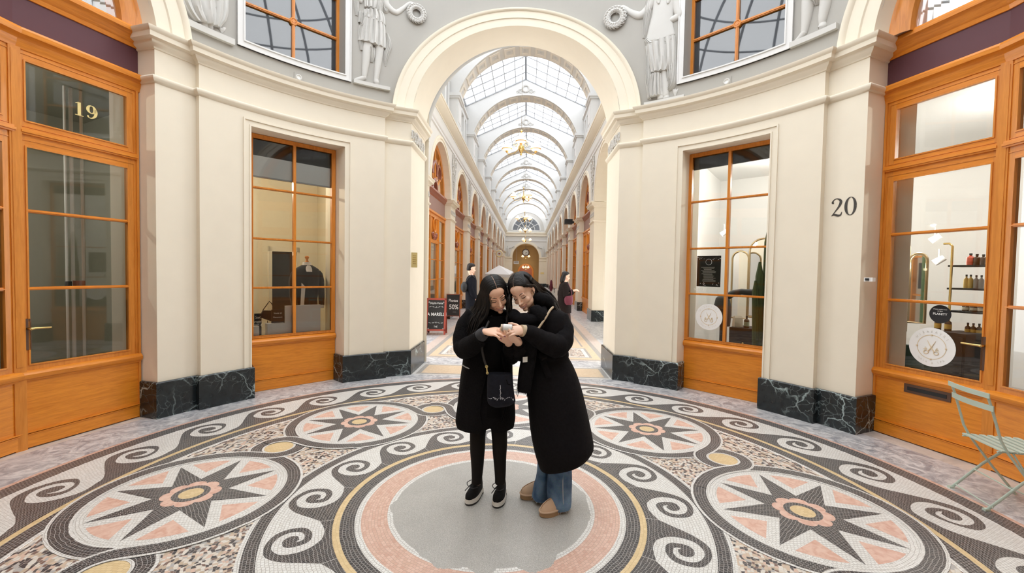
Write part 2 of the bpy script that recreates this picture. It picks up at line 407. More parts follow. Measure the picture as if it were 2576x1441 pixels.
def pol(a, r, z=None):
    a = R_(a); return (r * sin(a), r * cos(a)) if z is None else Vector((r * sin(a), r * cos(a), z))
def pix(px, py, y):
    """photo pixel -> point at world depth y"""
    d = CAMROT @ Vector(((px - 1288) / FPX, (py - 720.5) / FPX, 1)); t = (y - CAM.y) / d.y
    return CAM + d * t
def arc(a0, a1, r, n): return [pol(a0 + (a1 - a0) * i / n, r) for i in range(n + 1)]
def text_mb(s, size, mat, depth=.002, bold=False):
    """lettering as mesh in local XZ plane (x right, z up), centred"""
    cu = bpy.data.curves.new('txt', 'FONT'); cu.body = s; cu.size = size; cu.align_x = 'CENTER'; cu.align_y = 'CENTER'; cu.extrude = depth; cu.resolution_u = 4
    if bold: cu.offset = size * .012
    o = bpy.data.objects.new('txt', cu); COL.objects.link(o)
    dg = bpy.context.evaluated_depsgraph_get(); me = bpy.data.meshes.new_from_object(o.evaluated_get(dg))
    v = [Vector((p.co.x, -p.co.z, p.co.y)) for p in me.vertices]; f = [tuple(p.vertices) for p in me.polygons]
    bpy.data.objects.remove(o); bpy.data.curves.remove(cu); bpy.data.meshes.remove(me)
    return v, f
def add_text(mb, s, size, mat, frame, depth=.002, sx=1.0, bold=False):
    v, f = text_mb(s, size, mat, depth, bold); b = len(mb.v)
    for p in v: mb.vert(frame @ Vector((p.x * sx, p.y, p.z)))
    for q in f: mb.face([b + i for i in q], mat)
def frame_at(o, right, up):
    """matrix whose X=right, Z=up, -Y = facing the viewer"""
    r = Vector(right).normalized(); u = Vector(up).normalized(); y = u.cross(r)
    m = Matrix((r, y, u)).transposed().to_4x4(); m.translation = Vector(o); return m
# ------------------------------------------------------------------ rotunda floor: inlaid mosaic, drawn layer over layer
ZF = [0.0]
def lay(): ZF[0] += .0003; return ZF[0]
def cr_spline(P, n=5, closed=False):
    out = []; m = len(P)
    for i in range(m if closed else m - 1):
        p0, p1, p2, p3 = (P[(i - 1) % m] if (closed or i) else P[0]), P[i], P[(i + 1) % m], (P[(i + 2) % m] if (closed or i + 2 < m) else P[-1])
        for k in range(n):
            t = k / n; q = []
            for a, b, c, d in zip(p0, p1, p2, p3):
                q.append(.5 * (2 * b + (c - a) * t + (2 * a - 5 * b + 4 * c - d) * t * t + (3 * b - a - 3 * c + d) * t ** 3))
            out.append(tuple(q))
    if not closed: out.append(tuple(P[-1]))
    return out
def puv(a, r): return (R_(a) * max(r, .3), r)
fl = MB()
def ring(r0, r1, mat, n=128, z=None):
    z = lay() if z is None else z
    for i in range(n):
        a, b = 360 * i / n, 360 * (i + 1) / n; rm = (r0 + r1) / 2
        pts = [pol(a, r0, z), pol(b, r0, z), pol(b, r1, z), pol(a, r1, z)]
        fl.poly(pts[::-1], mat, [puv(a, rm)[:1] + (r0,), puv(b, rm)[:1] + (r0,), puv(b, rm)[:1] + (r1,), puv(a, rm)[:1] + (r1,)][::-1])
def flat(pts2, mat, z, uvf=None):
    """pts2 as xy"""
    a = sum(pts2[i][0] * pts2[(i + 1) % len(pts2)][1] - pts2[(i + 1) % len(pts2)][0] * pts2[i][1] for i in range(len(pts2)))
    if a < 0: pts2 = pts2[::-1]
    fl.poly([(x, y, z) for x, y in pts2], mat, [uvf(x, y) if uvf else (x, y) for x, y in pts2])
def polar_uv(x, y):
    r = math.hypot(x, y); return (math.atan2(x, y) * r, r)
def ribbon(line, w, mat, z, closed=False):
    n = len(line); L = [Vector(p) for p in line]; s = 0; rows = []
    for i in range(n):
        a = L[(i - 1) % n] if closed or i else L[i]; b = L[(i + 1) % n] if closed or i < n - 1 else L[i]
        t = (b - a).normalized(); nn = Vector((-t.y, t.x))
        if i: s += (L[i] - L[i - 1]).length
        rows.append((L[i] + nn * w / 2, L[i] - nn * w / 2, s))
    if closed: rows.append((rows[0][0], rows[0][1], s + (L[0] - L[-1]).length))
    for (a, b, s0), (c, d, s1) in zip(rows, rows[1:]):
        fl.poly([(b.x, b.y, z), (d.x, d.y, z), (c.x, c.y, z), (a.x, a.y, z)], mat, [(s0, 0), (s1, 0), (s1, w), (s0, w)])
Z0 = lay()
ring(0, .60, M['cement'], 48, Z0)
ring(.60, .665, M['cement'], 128, Z0); ring(.665, .70, M['t_white'], 128, Z0)
ring(.70, .862, M['t_pink'], 128, Z0); ring(.862, .90, M['t_white'], 128, Z0)
ring(.90, .987, M['t_black'], 128, Z0); ring(.987, 1.029, M['t_gold'], 128, Z0)
ring(1.029, 1.415, M['t_white'], 128, Z0); ring(1.415, 1.49, M['t_black'], 128, Z0)
ring(1.49, 1.515, M['t_white'], 128, Z0); ring(1.515, 2.69, M['t_conf'], 128, Z0)
ring(2.69, 2.715, M['t_white'], 192, Z0); ring(2.715, 2.815, M['t_black'], 192, Z0)
ring(2.815, 2.855, M['t_gold'], 192, Z0); ring(2.855, 3.345, M['t_white'], 192, Z0)
ring(3.345, 3.475, M['t_black'], 256, Z0); ring(3.475, 3.51, M['t_pink'], 256, Z0)
# ragged cement edge over the innermost rings
cem = [(-106, .667), (-97, .70), (-88, .659), (-78, .63), (-67, .623), (-45, .628), (-20, .64), (7, .650), (18, .66), (30, .653), (47, .648), (64, .66), (77, .68), (90, .655), (97, .672), (104, .675), (113, .632), (120, .628), (131, .64), (141, .645), (146, .70), (150, .735), (155, .74), (160, .735), (165, .66), (173, .645), (176, .70), (180, .72), (184, .70), (188, .66), (194, .70), (200, .715), (208, .69), (216, .671), (224, .64), (232, .635), (242, .65)]
z = lay()
ce = cr_spline(cem, 6, True) if False else []
for i in range(len(cem)):
    a0, r0 = cem[i]; a1, r1 = cem[(i + 1) % len(cem)]
    if a1 < a0: a1 += 360
    for k in range(6):
        t = k / 6; ce.append(pol(a0 + (a1 - a0) * t, r0 + (r1 - r0) * t + random.uniform(-.006, .006)))
flat(ce, M['cement'], z)
# running-dog waves
IE1 = [(-22.02, 1.108), (-19.48, 1.18), (-17.29, 1.253), (-15.02, 1.322), (-12.36, 1.373), (-9.65, 1.387), (-6.74, 1.379), (-4.14, 1.353), (-2.73, 1.318), (-1.97, 1.27), (-1.91, 1.212), (-3.04, 1.17), (-5.29, 1.142), (-7.96, 1.136), (-9.95, 1.156), (-10.8, 1.198), (-10.77, 1.255), (-9.61, 1.287), (-7.54, 1.295), (-6.12, 1.275), (-5.6, 1.242), (-6.28, 1.214), (-7.9, 1.205)]
IE2 = [(-8.85, 1.225), (-8.62, 1.193), (-7.66, 1.18), (-5.81, 1.182), (-4.13, 1.208), (-3.68, 1.254), (-4.38, 1.299), (-5.97, 1.331), (-8.3, 1.348), (-10.32, 1.342), (-12.46, 1.311), (-13.49, 1.268), (-13.85, 1.207), (-13.0, 1.145), (-10.99, 1.098), (-9.09, 1.078), (-5.77, 1.071), (-2.68, 1.085), (.29, 1.11)]
OE1 = [(-9.78, 3.035), (-8.08, 3.15), (-6.45, 3.258), (-5.14, 3.306), (-3.39, 3.315), (-1.83, 3.282), (-.84, 3.234), (-.36, 3.172), (-.55, 3.124), (-1.25, 3.076), (-2.17, 3.039), (-3.31, 3.019), (-4.1, 3.021), (-4.82, 3.049), (-5.17, 3.097), (-5.08, 3.146), (-4.59, 3.196), (-3.66, 3.213), (-2.66, 3.188), (-2.31, 3.156), (-2.41, 3.117), (-2.98, 3.102), (-3.74, 3.105)]
OE2 = [(-4.3, 3.142), (-4.29, 3.107), (-3.74, 3.065), (-2.99, 3.057), (-1.97, 3.077), (-1.37, 3.114), (-1.37, 3.164), (-1.95, 3.227), (-3.11, 3.262), (-4.42, 3.253), (-5.7, 3.204), (-6.48, 3.15), (-6.52, 3.073), (-5.72, 2.992), (-4.26, 2.931), (-2.9, 2.924), (-1.63, 2.94), (-.04, 2.965), (1.47, 3.035)]
z = lay()
def waves(E1, E2, n, phase, cen, rg, sc):
    k1 = 8.0 / (E1[0][1]); a = [(x * k1, r) for x, r in E1]; b = [(x * k1, r) for x, r in E2]
    A = cr_spline(a, 4); Bq = cr_spline(b, 4)
    loop = [(x / k1, r / sc) for x, r in A + Bq]
    a_end, a_st = loop[-1][0], loop[0][0]; per = 360 / n
    for k in range(n):
        base = phase + per * k - cen
        pts = [pol(base + x, r) for x, r in loop]
        nb = 6
        pts += [pol(base + a_end + (a_st - a_end) * i / nb, rg) for i in range(nb + 1)]
        flat(pts, M['t_black'], z, polar_uv)
waves(IE1, IE2, 16, 90.0, -7.4, 1.0285, 1.0)
waves(OE1, OE2, 32, 0.0, -3.3, 2.8545, 1.0085)
# interlaced band round rosettes and small ovals
RB, RS, RC = .6475, .178, 2.128
def strand(outer):
    pts = []
    for k in range(8):
        for big in (True, False):
            a0 = 45 * k + (0 if big else 22.5); c = Vector(pol(a0, RC)); an = 45 * k + (22.5 if big else 45); ap = 45 * k + (-22.5 if big else 0)
            nx, pv = (Vector(pol(an, RC)) - c), (Vector(pol(ap, RC)) - c); d = nx.length; off = math.acos(min(1, (RB + RS) / d))
            side = (1 if outer else -1) * (1 if big else -1)       # +1: outward
            r = RB if big else RS; out = Vector(pol(a0, 1)); tn = Vector((out.y, -out.x))   # tn: direction of increasing angle
            th = lambda v: math.atan2(v.dot(out), v.dot(tn))
            t_p, t_n = th(pv), th(nx)                              # near pi and 0
            if side > 0: s0 = t_p % (2 * PI); s0 = s0 - off; s1 = t_n + off
            else: s0 = (t_p % (2 * PI)) + off; s1 = t_n - off + 2 * PI
            n = 26 if big else 14
            for i in range(n + 1):
                t = s0 + (s1 - s0) * i / n; q = c + tn * (r * cos(t)) + out * (r * sin(t)); pts.append((q.x, q.y))
    return pts
SA, SB = strand(True), strand(False)
ros = [pol(45 * k, RC) for k in range(8)]
zr = lay()
for k in range(8):
    c = ros[k]; a0 = 45 * k
    flat([(c[0] + .5399 * cos(2 * PI * i / 72), c[1] + .5399 * sin(2 * PI * i / 72)) for i in range(72)], M['t_white'], zr)
    for i in range(72):
        q0, q1 = 2 * PI * i / 72, 2 * PI * (i + 1) / 72
        fl.poly([(c[0] + r_ * cos(q_), c[1] + r_ * sin(q_), zr) for r_, q_ in ((.54, q0), (.635, q0), (.635, q1), (.54, q1))], M['t_white'], [(q0 * .58, 0), (q0 * .58, .1), (q1 * .58, .1), (q1 * .58, 0)])
    oc = pol(45 * k + 22.5, RC)
    flat([(oc[0] + .20 * cos(2 * PI * i / 48), oc[1] + .20 * sin(2 * PI * i / 48)) for i in range(48)], M['t_black'], zr)
zp = lay(); zs = lay(); zg = lay(); zh = lay(); zi = lay()
for k in range(8):
    c = Vector(ros[k]); a0 = 45 * k
    def L(phi, r): q = Vector(pol(a0 + phi, r)); return (c.x + q.x, c.y + q.y)
    for j in range(8):
        f0 = 45 * j + 22.5
        flat([L(f0, .342)] + [L(f0 - 14.2 + 28.4 * i / 8, .533) for i in range(9)], M['pink_slab'], zp)
        q = 45 * j
        ax = Vector(pol(a0 + q, 1)); px_ = Vector((ax.y, -ax.x))
        flat([L(q, .54), L(q + 22.5, .226), (c.x, c.y), L(q - 22.5, .226)], M['t_black'], zs, lambda x, y: ((Vector((x, y)) - c).dot(ax), (Vector((x, y)) - c).dot(px_)))
    fw = []
    for i in range(96):
        t = 360 * i / 96; fw.append(L(t, .150 + .033 * abs(cos(R_(t * 4 + 90))) ** .6))
    flat(fw, M['pink_slab'], zg)
    flat([L(t * 9, .114) for t in range(40)], M['t_black'], zh)
    flat([L(t * 9, .074) for t in range(40)], M['t_gold'], zi)
    oc = pol(45 * k + 22.5, RC)
    flat([(oc[0] + .127 * cos(2 * PI * i / 40), oc[1] + .127 * sin(2 * PI * i / 40)) for i in range(40)], M['t_gold'], zs)
def draw(line, w, closed):
    ribbon(line, w + .036, M['t_white'], lay(), closed); ribbon(line, w, M['t_black'], lay(), closed)
draw(SB, .088, True); draw(SA, .088, True)
nb, ns = 27, 15
for k in range(8):                                  # second strand passes over at every other crossing
    e = (nb + ns) * k + nb + ns
    draw([SB[i % len(SB)] for i in range(e - 8, e + 9)], .088, False)
# marble margin and thresholds
zm = 0.0
for i in range(160):
    a, b = 360 * i / 160, 360 * (i + 1) / 160
    fl.poly([pol(a, 3.51, Z0), pol(b, 3.51, Z0), pol(b, 4.02, Z0), pol(a, 4.02, Z0)][::-1], M['marble_gray'], [(0, 0)] * 4)
    fl.poly([pol(a, 4.02, Z0), pol(b, 4.02, Z0), pol(b, 4.42, Z0), pol(a, 4.42, Z0)][::-1], M['marble_white'], [(0, 0)] * 4)
fl_o = struct(fl, 'floor')
fl_o['label'] = 'round mosaic floor of black and white waves, star rosettes and a grey cement patch at its centre'

# ------------------------------------------------------------------ rotunda walls
AMAP = {1: [(0, .9), (23.2, 24.2), (29.1, 29.3), (37.3, 37.6), (54, 53.5), (62, 61.7), (67.6, 67.2), (90, 90)],
        -1: [(0, -.6), (23.2, 23.0), (29.1, 28.9), (37.3, 37.2), (54, 54.4), (62, 62.5), (67.6, 68.1), (90, 90)]}
ROFF = {1: .02, -1: -.01}
def amap(s, a):
    T = AMAP[s]
    for (x0, y0), (x1, y1) in zip(T, T[1:]):
        if x0 <= a <= x1: return y0 + (y1 - y0) * (a - x0) / (x1 - x0)
    return a
ACX, ARC_R, ARC_Z = .04, 1.57, 3.90
class Sec:
    """one quarter of the rotunda wall: sx left/right, sy front/back"""
    def __init__(s, sx, sy): s.sx, s.sy = sx, sy; s.flip = sx * sy < 0
    def P(s, a, r): q = pol(amap(s.sx, a), r + ROFF[s.sx]); return (q[0] * s.sx, q[1] * s.sy)
    def nrm(s): return amap(s.sx, 45.6)
    def W(s, u, d, z=None):
        """window chord frame: u along increasing angle, d distance from the centre"""
        a = R_(s.nrm()); x, y = sin(a) * d + cos(a) * u, cos(a) * d - sin(a) * u
        return (x * s.sx, y * s.sy) if z is None else Vector((x * s.sx, y * s.sy, z))
    def arc(s, a0, a1, r, n): return [s.P(a0 + (a1 - a0) * i / n, r) for i in range(n + 1)]
    def path(s, L): return L[::-1] if s.flip else L
    def passage(s, y):
        return (ACX + s.sx * ARC_R, y * s.sy)
DOORP = {1: ((67.16, 4.245), (79.45, 4.235)), -1: ((68.7, 4.13), (81.5, 4.125))}
QS = [Sec(-1, 1), Sec(1, 1), Sec(-1, -1), Sec(1, -1)]
WH = .55                                            # half width of the lower windows
YB = 4.50                                           # back of the arch piers
def side_name(s): return ('left' if s.sx < 0 else 'right') + ('' if s.sy > 0 else '_rear')
BASEP = [(0, 0), (.032, 0), (.032, .372), (.024, .382), (0, .382)]
ASTR = [(0, 3.485), (.012, 3.49), (.02, 3.505), (.034, 3.52), (.04, 3.54), (.034, 3.555), (.02, 3.56), (0, 3.562)]
CORN = [(0, 3.825), (.012, 3.83), (.02, 3.85), (.05, 3.868), (.058, 3.885), (.062, 3.895), (.10, 3.91), (.104, 3.955), (.115, 3.965), (.13, 3.985), (.132, 4.0), (.10, 4.012), (-.14, 4.03)]
for s in QS:
    hw = (WH + .01)
    jl0, jl1 = s.W(-WH, 4.22), s.W(WH, 4.22)
    aw0, aw1 = 37.3, 54.0
    fr0, fr1 = s.P(aw0, 3.85), s.P(aw1, 3.85)
    cA, cB = s.P(23.2, 3.92), s.P(67.6, 3.92)
    cA = (ACX + s.sx * ARC_R, cA[1])
    dq = pol(DOORP[s.sx][0][0] - .1, DOORP[s.sx][0][1] + .06); dp = (dq[0] * s.sx, dq[1] * s.sy)
    A = [s.passage(YB), cA] + s.arc(23.2, 29.1, 3.92, 4)[1:] + s.arc(29.1, aw0, 3.85, 5)
    Bp = s.arc(aw1, 62, 3.85, 5) + s.arc(62, 67.6, 3.92, 4) + [dp]
    full = A + s.arc(aw0, aw1, 3.85, 10)[1:-1] + Bp
    w = MB()
    backA = [jl0, s.W(-WH, 4.42), (ACX + s.sx * (ARC_R + .7), YB * s.sy)]
    w.prism(A + backA, 0, 3.31, M['cream'])
    backB = [s.P(69.5, 4.45), s.W(WH, 4.45), jl1]
    w.prism(Bp + backB, 0, 3.31, M['cream'])
    w.prism(full + [s.P(69.5, 4.45), s.W(0, 4.5), (ACX + s.sx * (ARC_R + .7), YB * s.sy)], 3.31, 4.0, M['cream'])
    ornament_spots = None
    # window reveal fillet lines and raised architrave
    def archi(o0, o1, h):
        da = lambda m_: math.degrees(m_ / 3.85)
        n = 12
        for (p, q) in ((aw0 - da(o1), aw0 - da(o0)), (aw1 + da(o0), aw1 + da(o1))):
            rows = [[(*s.P(p, 3.85), 0.38), (*s.P(p, 3.85 - h), .38), (*s.P(q, 3.85 - h), .38), (*s.P(q, 3.85), .38)], None]
            rows[1] = [(x, y, 3.31 + (o1 if True else 0)) for x, y, z in rows[0]]
            w.grid(rows, M['cream'], True); w.poly(rows[1], M['cream'])
        rows = []
        for i in range(n + 1):
            a = aw0 - da(o1) + (aw1 - aw0 + 2 * da(o1)) * i / n
            rows.append([(*s.P(a, 3.85), 3.31 + o0), (*s.P(a, 3.85 - h), 3.31 + o0), (*s.P(a, 3.85 - h), 3.31 + o1), (*s.P(a, 3.85), 3.31 + o1)])
        w.grid(rows, M['cream'], True)
    archi(0.0, .016, .010); archi(.068, .086, .014)
    struct(w, 'wall_' + side_name(s), 40)
    t = MB()
    t.sweep(s.path(full), ASTR, M['cream']); struct(t, 'trim_1', 50)
    t = MB(); t.sweep(s.path(full), CORN, M['cream']); struct(t, 'trim_2', 40)
    b = MB()
    b.sweep(s.path(A + [s.W(-WH, 4.03)]), BASEP, M['marble']); b.sweep(s.path([s.W(WH, 4.03)] + Bp), BASEP, M['marble'])
    struct(b, 'baseboard_' + side_name(s), 30)
# upper drum wall, with arch openings at 0 and 180 degrees and at the shop fronts, windows at +-46, +-134
RU, ZT = 3.95, 6.35
UW = (36.9, 54.8, 4.345, 6.02)
up = MB()
def zlow(a):
    """lowest wall height at compass angle a"""
    a = (a + 180) % 360 - 180; q = abs(a) if abs(a) <= 90 else 180 - abs(a)
    x = RU * sin(R_(a)) - ACX; y = RU * cos(R_(a))
    if abs(x) < ARC_R: return ARC_Z + math.sqrt(max(0, ARC_R ** 2 - x * x))
    xs = abs(y)
    if xs < 1.50: return ARC_Z + math.sqrt(max(0, 1.5 ** 2 - xs * xs))
    return 3.99
angs = sorted(set([i * .75 for i in range(480)] + [sg * a % 360 for sg in (1, -1) for a in (UW[0], UW[1], 180 - UW[0], 180 - UW[1])]))
for i, a in enumerate(angs):
    b = angs[(i + 1) % len(angs)]; b2 = b if b > a else b + 360; mid = (a + b2) / 2; mm = (mid + 180) % 360 - 180; q = abs(mm) if abs(mm) <= 90 else 180 - abs(mm)
    col = [(zlow(a), zlow(b), ZT, ZT)]
    if UW[0] < q < UW[1]: col = [(3.99, 3.99, UW[2], UW[2]), (UW[3], UW[3], ZT, ZT)]
    for z0, z1, z2, z3 in col: up.poly([pol(b, RU, z1), pol(a, RU, z0), pol(a, RU, z2), pol(b, RU, z3)], M['gray_wall'])
    up.poly([pol(b, RU + .55, 4.0), pol(a, RU + .55, 4.0), pol(a, RU + .55, ZT), pol(b, RU + .55, ZT)], M['gray_wall']) if q > 40 and not (UW[0] - .1 < q < UW[1] + .1) else None
for sx in (1, -1):
    for sy in (1, -1):
        def UP(a, r, z): q = pol(a, r, z); return Vector((q.x * sx, q.y * sy, z))
        am = (UW[0] + UW[1]) / 2; hw_ = RU * R_((UW[1] - UW[0]) / 2)
        # reveals
        n_ = Vector(pol(am, 1)); t_ = Vector((n_.y, -n_.x))
        def UWp(u, d, z): v = n_ * d + t_ * u; return Vector((v.x * sx, v.y * sy, z))
        for e in (-1, 1):
            aa = UW[0] if e < 0 else UW[1]; uu = RU * sin(R_(aa - am))
            up.poly([UP(aa, RU, UW[2]), UWp(uu, 4.14, UW[2]), UWp(uu, 4.14, UW[3]), UP(aa, RU, UW[3])], M['gray_wall'])
        for z_ in (UW[2], UW[3]):
            for i in range(8):
                a0_, a1_ = [UW[0] + (UW[1] - UW[0]) * (i + k) / 8 for k in (0, 1)]
                up.poly([UP(a0_, RU, z_), UP(a1_, RU, z_), UWp(RU * sin(R_(a1_ - am)), 4.14, z_), UWp(RU * sin(R_(a0_ - am)), 4.14, z_)], M['gray_wall'])
struct(up, 'wall_drum', 35)
# white architraves of the upper windows
for sx in (1, -1):
    for sy in (1, -1):
        w = MB()
        def bar(a0, a1, z0, z1, h):
            n = max(1, int(abs(a1 - a0) / 1.5)); rows = []
            for i in range(n + 1):
                a = a0 + (a1 - a0) * i / n
                rows.append([Vector((q.x * sx, q.y * sy, q.z)) for q in (pol(a, RU, z0), pol(a, RU - h, z0), pol(a, RU - h, z1), pol(a, RU, z1))])
            w.loft(rows, M['white_trim'])
        for d0, d1, h in ((0, .085, .022), (0, .016, .035), (.07, .085, .034)):
            k = math.degrees(1 / RU)
            bar(UW[0] - d1 * k, UW[1] + d1 * k, UW[2] - d1, UW[2] - d0, h); bar(UW[0] - d1 * k, UW[1] + d1 * k, UW[3] + d0, UW[3] + d1, h)
            bar(UW[0] - d1 * k, UW[0] - d0 * k, UW[2] - d0, UW[3] + d0, h); bar(UW[1] + d0 * k, UW[1] + d1 * k, UW[2] - d0, UW[3] + d0, h)
        struct(w, 'trim_3')
# archivolts: front and rear arch, and the two shop front arches
def archivolt(center, half, cx, r0, name, soffit_to, mat_s, prof):
    w = MB(); n = 56; rows = []
    ths = [R_(2.5) + (PI - R_(5)) * i / n for i in range(n + 1)]
    for th in ths:
        row = []
        for rho, R in [(r0, 'back')] + prof:
            x = cx + rho * cos(th); z = ARC_Z + rho * sin(th)
            y = soffit_to if R == 'back' else math.sqrt(R * R - x * x)
            p = Vector((x, y, z)); row.append(Matrix.Rotation(-R_(center), 3, 'Z') @ p)
        rows.append(row)
    w.grid(rows, M['cream']); return struct(w, name, 35)
APROF = [(ARC_R, 3.925), (ARC_R + .105, 3.915), (ARC_R + .11, 3.90), (ARC_R + .205, 3.89), (ARC_R + .21, 3.875), (ARC_R + .225, 3.862), (ARC_R + .245, 3.86), (ARC_R + .255, 3.875), (ARC_R + .265, 3.95)]
archivolt(0, 0, ACX, ARC_R, 'trim_4', YB + .02, None, APROF)
archivolt(180, 0, -ACX, ARC_R, 'trim_5', YB + .02, None, APROF)
SPROF = [(a - ARC_R + 1.50, b) for a, b in APROF]
for c, nm in ((90, 'trim_6'), (-90, 'trim_7')): archivolt(c, 0, 0, 1.50, nm, 4.24, None, SPROF)
# drum cornice and glazed dome
rc = MB()
circ = [pol(a * 3, RU) for a in range(120)]
rc.sweep(circ, [(0, 6.1), (.03, 6.12), (.05, 6.2), (.2, 6.32), (.22, 6.42), (.24, 6.5), (0, 6.55)], M['gray_wall'], closed=True)
struct(rc, 'ceiling_cornice', 30)
dm = MB(); gl = MB(); RD, ZD = 3.85, 6.5
def dome(a, t, r=RD): return Vector((r * cos(t) * sin(R_(a)), r * cos(t) * cos(R_(a)), ZD + r * .82 * sin(t)))
for k in range(24):
    dm.tube([dome(k * 15, R_(j * 7)) for j in range(12)], .035, M['iron'], 6)
for j in (0, 12, 24, 36, 48, 60, 72, 82):
    dm.tube([dome(a * 5, R_(j)) for a in range(73)], .028 if j else .05, M['iron'], 6, caps=False)
    for i in range(23, -1, -1): pass
for j in range(14): gl.grid([[dome(a * 5, R_(j * 6), RD + .03) for a in range(73)], [dome(a * 5, R_(j * 6 + 6), RD + .03) for a in range(73)]], M['glass_roof'])
struct(dm, 'ceiling_dome_frame', 40); struct(gl, 'ceiling_dome_glass', 60)
# ------------------------------------------------------------------ rotunda joinery
def ppl(px, py, ang, D):
    """photo pixel -> point on the upright plane whose normal points to compass angle ang at distance D"""
    d = CAMROT @ Vector(((px - 1288) / FPX, (py - 720.5) / FPX, 1)); n = Vector((sin(R_(ang)), cos(R_(ang)), 0))
    return CAM + d * ((D - n.dot(CAM)) / n.dot(d))
class Fr:
    """upright frame: u to the right seen from the room, w towards the room, z up"""
    def __init__(s, o, ang):
        s.o = Vector(o); a = R_(ang); s.n = Vector((sin(a), cos(a), 0)); s.t = Vector((cos(a), -sin(a), 0)); s.ang = ang
    def p(s, u, w, z): return s.o + s.t * u - s.n * w + Vector((0, 0, z))
    def box(s, mb, u0, u1, w0, w1, z0, z1, mat):
        q = [s.p(u, w, z) for z in (z0, z1) for w in (w1, w0) for u in (u0, u1)]; i = [mb.vert(x) for x in q]
        for f in ((0, 2, 3, 1), (4, 5, 7, 6), (0, 1, 5, 4), (2, 6, 7, 3), (0, 4, 6, 2), (1, 3, 7, 5)): mb.face([i[k] for k in f], mat)
    def mould(s, mb, u0, u1, prof, mat):
        """horizontal moulding: profile of (w, z)"""
        mb.loft([[s.p(u, w, z) for w, z in prof] for u in (u0, u1)], mat)
    def bead(s, mb, u0, u1, z0, z1, w, mat, b=.012):
        """small raised bead round a rectangular opening"""
        s.box(mb, u0 - b, u1 + b, w, w + b, z0 - b, z0, mat); s.box(mb, u0 - b, u1 + b, w, w + b, z1, z1 + b, mat)
        s.box(mb, u0 - b, u0, w, w + b, z0, z1, mat); s.box(mb, u1, u1 + b, w, w + b, z0, z1, mat)
    def pane(s, mb, u0, u1, z0, z1, w, mat): mb.poly([s.p(u0, w, z0), s.p(u1, w, z0), s.p(u1, w, z1), s.p(u0, w, z1)], mat)
    def frame(s, u=0, w=0, z=0): return frame_at(s.p(u, w, z), s.t, (0, 0, 1))
SILLP = [(-.02, .585), (.012, .59), (.016, .605), (.03, .612), (.04, .63), (.042, .65), (.034, .66), (.02, .675), (-.02, .69)]
SHELFP = [(-.05, 3.40), (.01, 3.405), (.014, 3.43), (.022, 3.44), (.03, 3.48), (.05, 3.50), (.075, 3.51), (.08, 3.545), (.07, 3.565), (.02, 3.572), (-.05, 3.574)]
TOPP = [(-.05, 3.84), (.0, 3.845), (.012, 3.88), (.03, 3.895), (.045, 3.93), (.075, 3.955), (.09, 3.965), (.092, 4.0), (.08, 4.02), (.0, 4.035), (-.05, 4.04)]
def lower_window(s, name):
    """tall shop window with an oak apron"""
    fx = Fr((0, 0, 0), math.degrees(math.atan2(s.W(0, 1)[0], s.W(0, 1)[1]))); fx.o = s.W(0, 4.06, 0.0)
    root = senv(name, s.W(0, 4.06, 0.0))
    b = MB(); fx.box(b, -WH, WH, -.05, 0, .004, .60, M['wood_h']); fx.box(b, -WH, WH, 0, .012, .004, .13, M['wood_h'])
    fx.box(b, -WH, WH, 0, .016, .13, .139, M['wood_h']); fx.box(b, -WH, WH, 0, .018, .145, .152, M['wood_h'])
    fx.mould(b, -WH, WH, SILLP, M['wood_h']); b.build('apron', root, 30)
    f = MB()
    for a, c in ((-WH, -WH + .05), (WH - .05, WH)): fx.box(f, a, c, -.06, .0, .69, 3.305, M['wood'])
    fx.box(f, -WH + .05, WH - .05, -.06, 0, 3.255, 3.305, M['wood']); fx.box(f, -WH + .05, WH - .05, -.06, 0, .69, .72, M['wood'])
    fx.box(f, -.017, .017, -.05, .004, .72, 3.26, M['wood'])
    for z in (2.63, 1.98, 1.345): fx.box(f, -WH + .05, WH - .05, -.048, .002, z - .013, z + .013, M['wood']); fx.box(f, -WH + .05, WH - .05, .002, .010, z - .005, z + .005, M['wood'])
    fx.bead(f, -WH + .055, WH - .055, .725, 3.25, 0, M['wood'], .006)
    f.build('frame', root, 30)
    g = MB(); fx.pane(g, -WH + .03, WH - .03, .70, 3.28, -.028, M['glass']); g.build('glass', root)
    return fx, root
FXW = {}
for i, s in enumerate(QS): FXW[i], _r0 = lower_window(s, 'window_%d' % (i + 1))
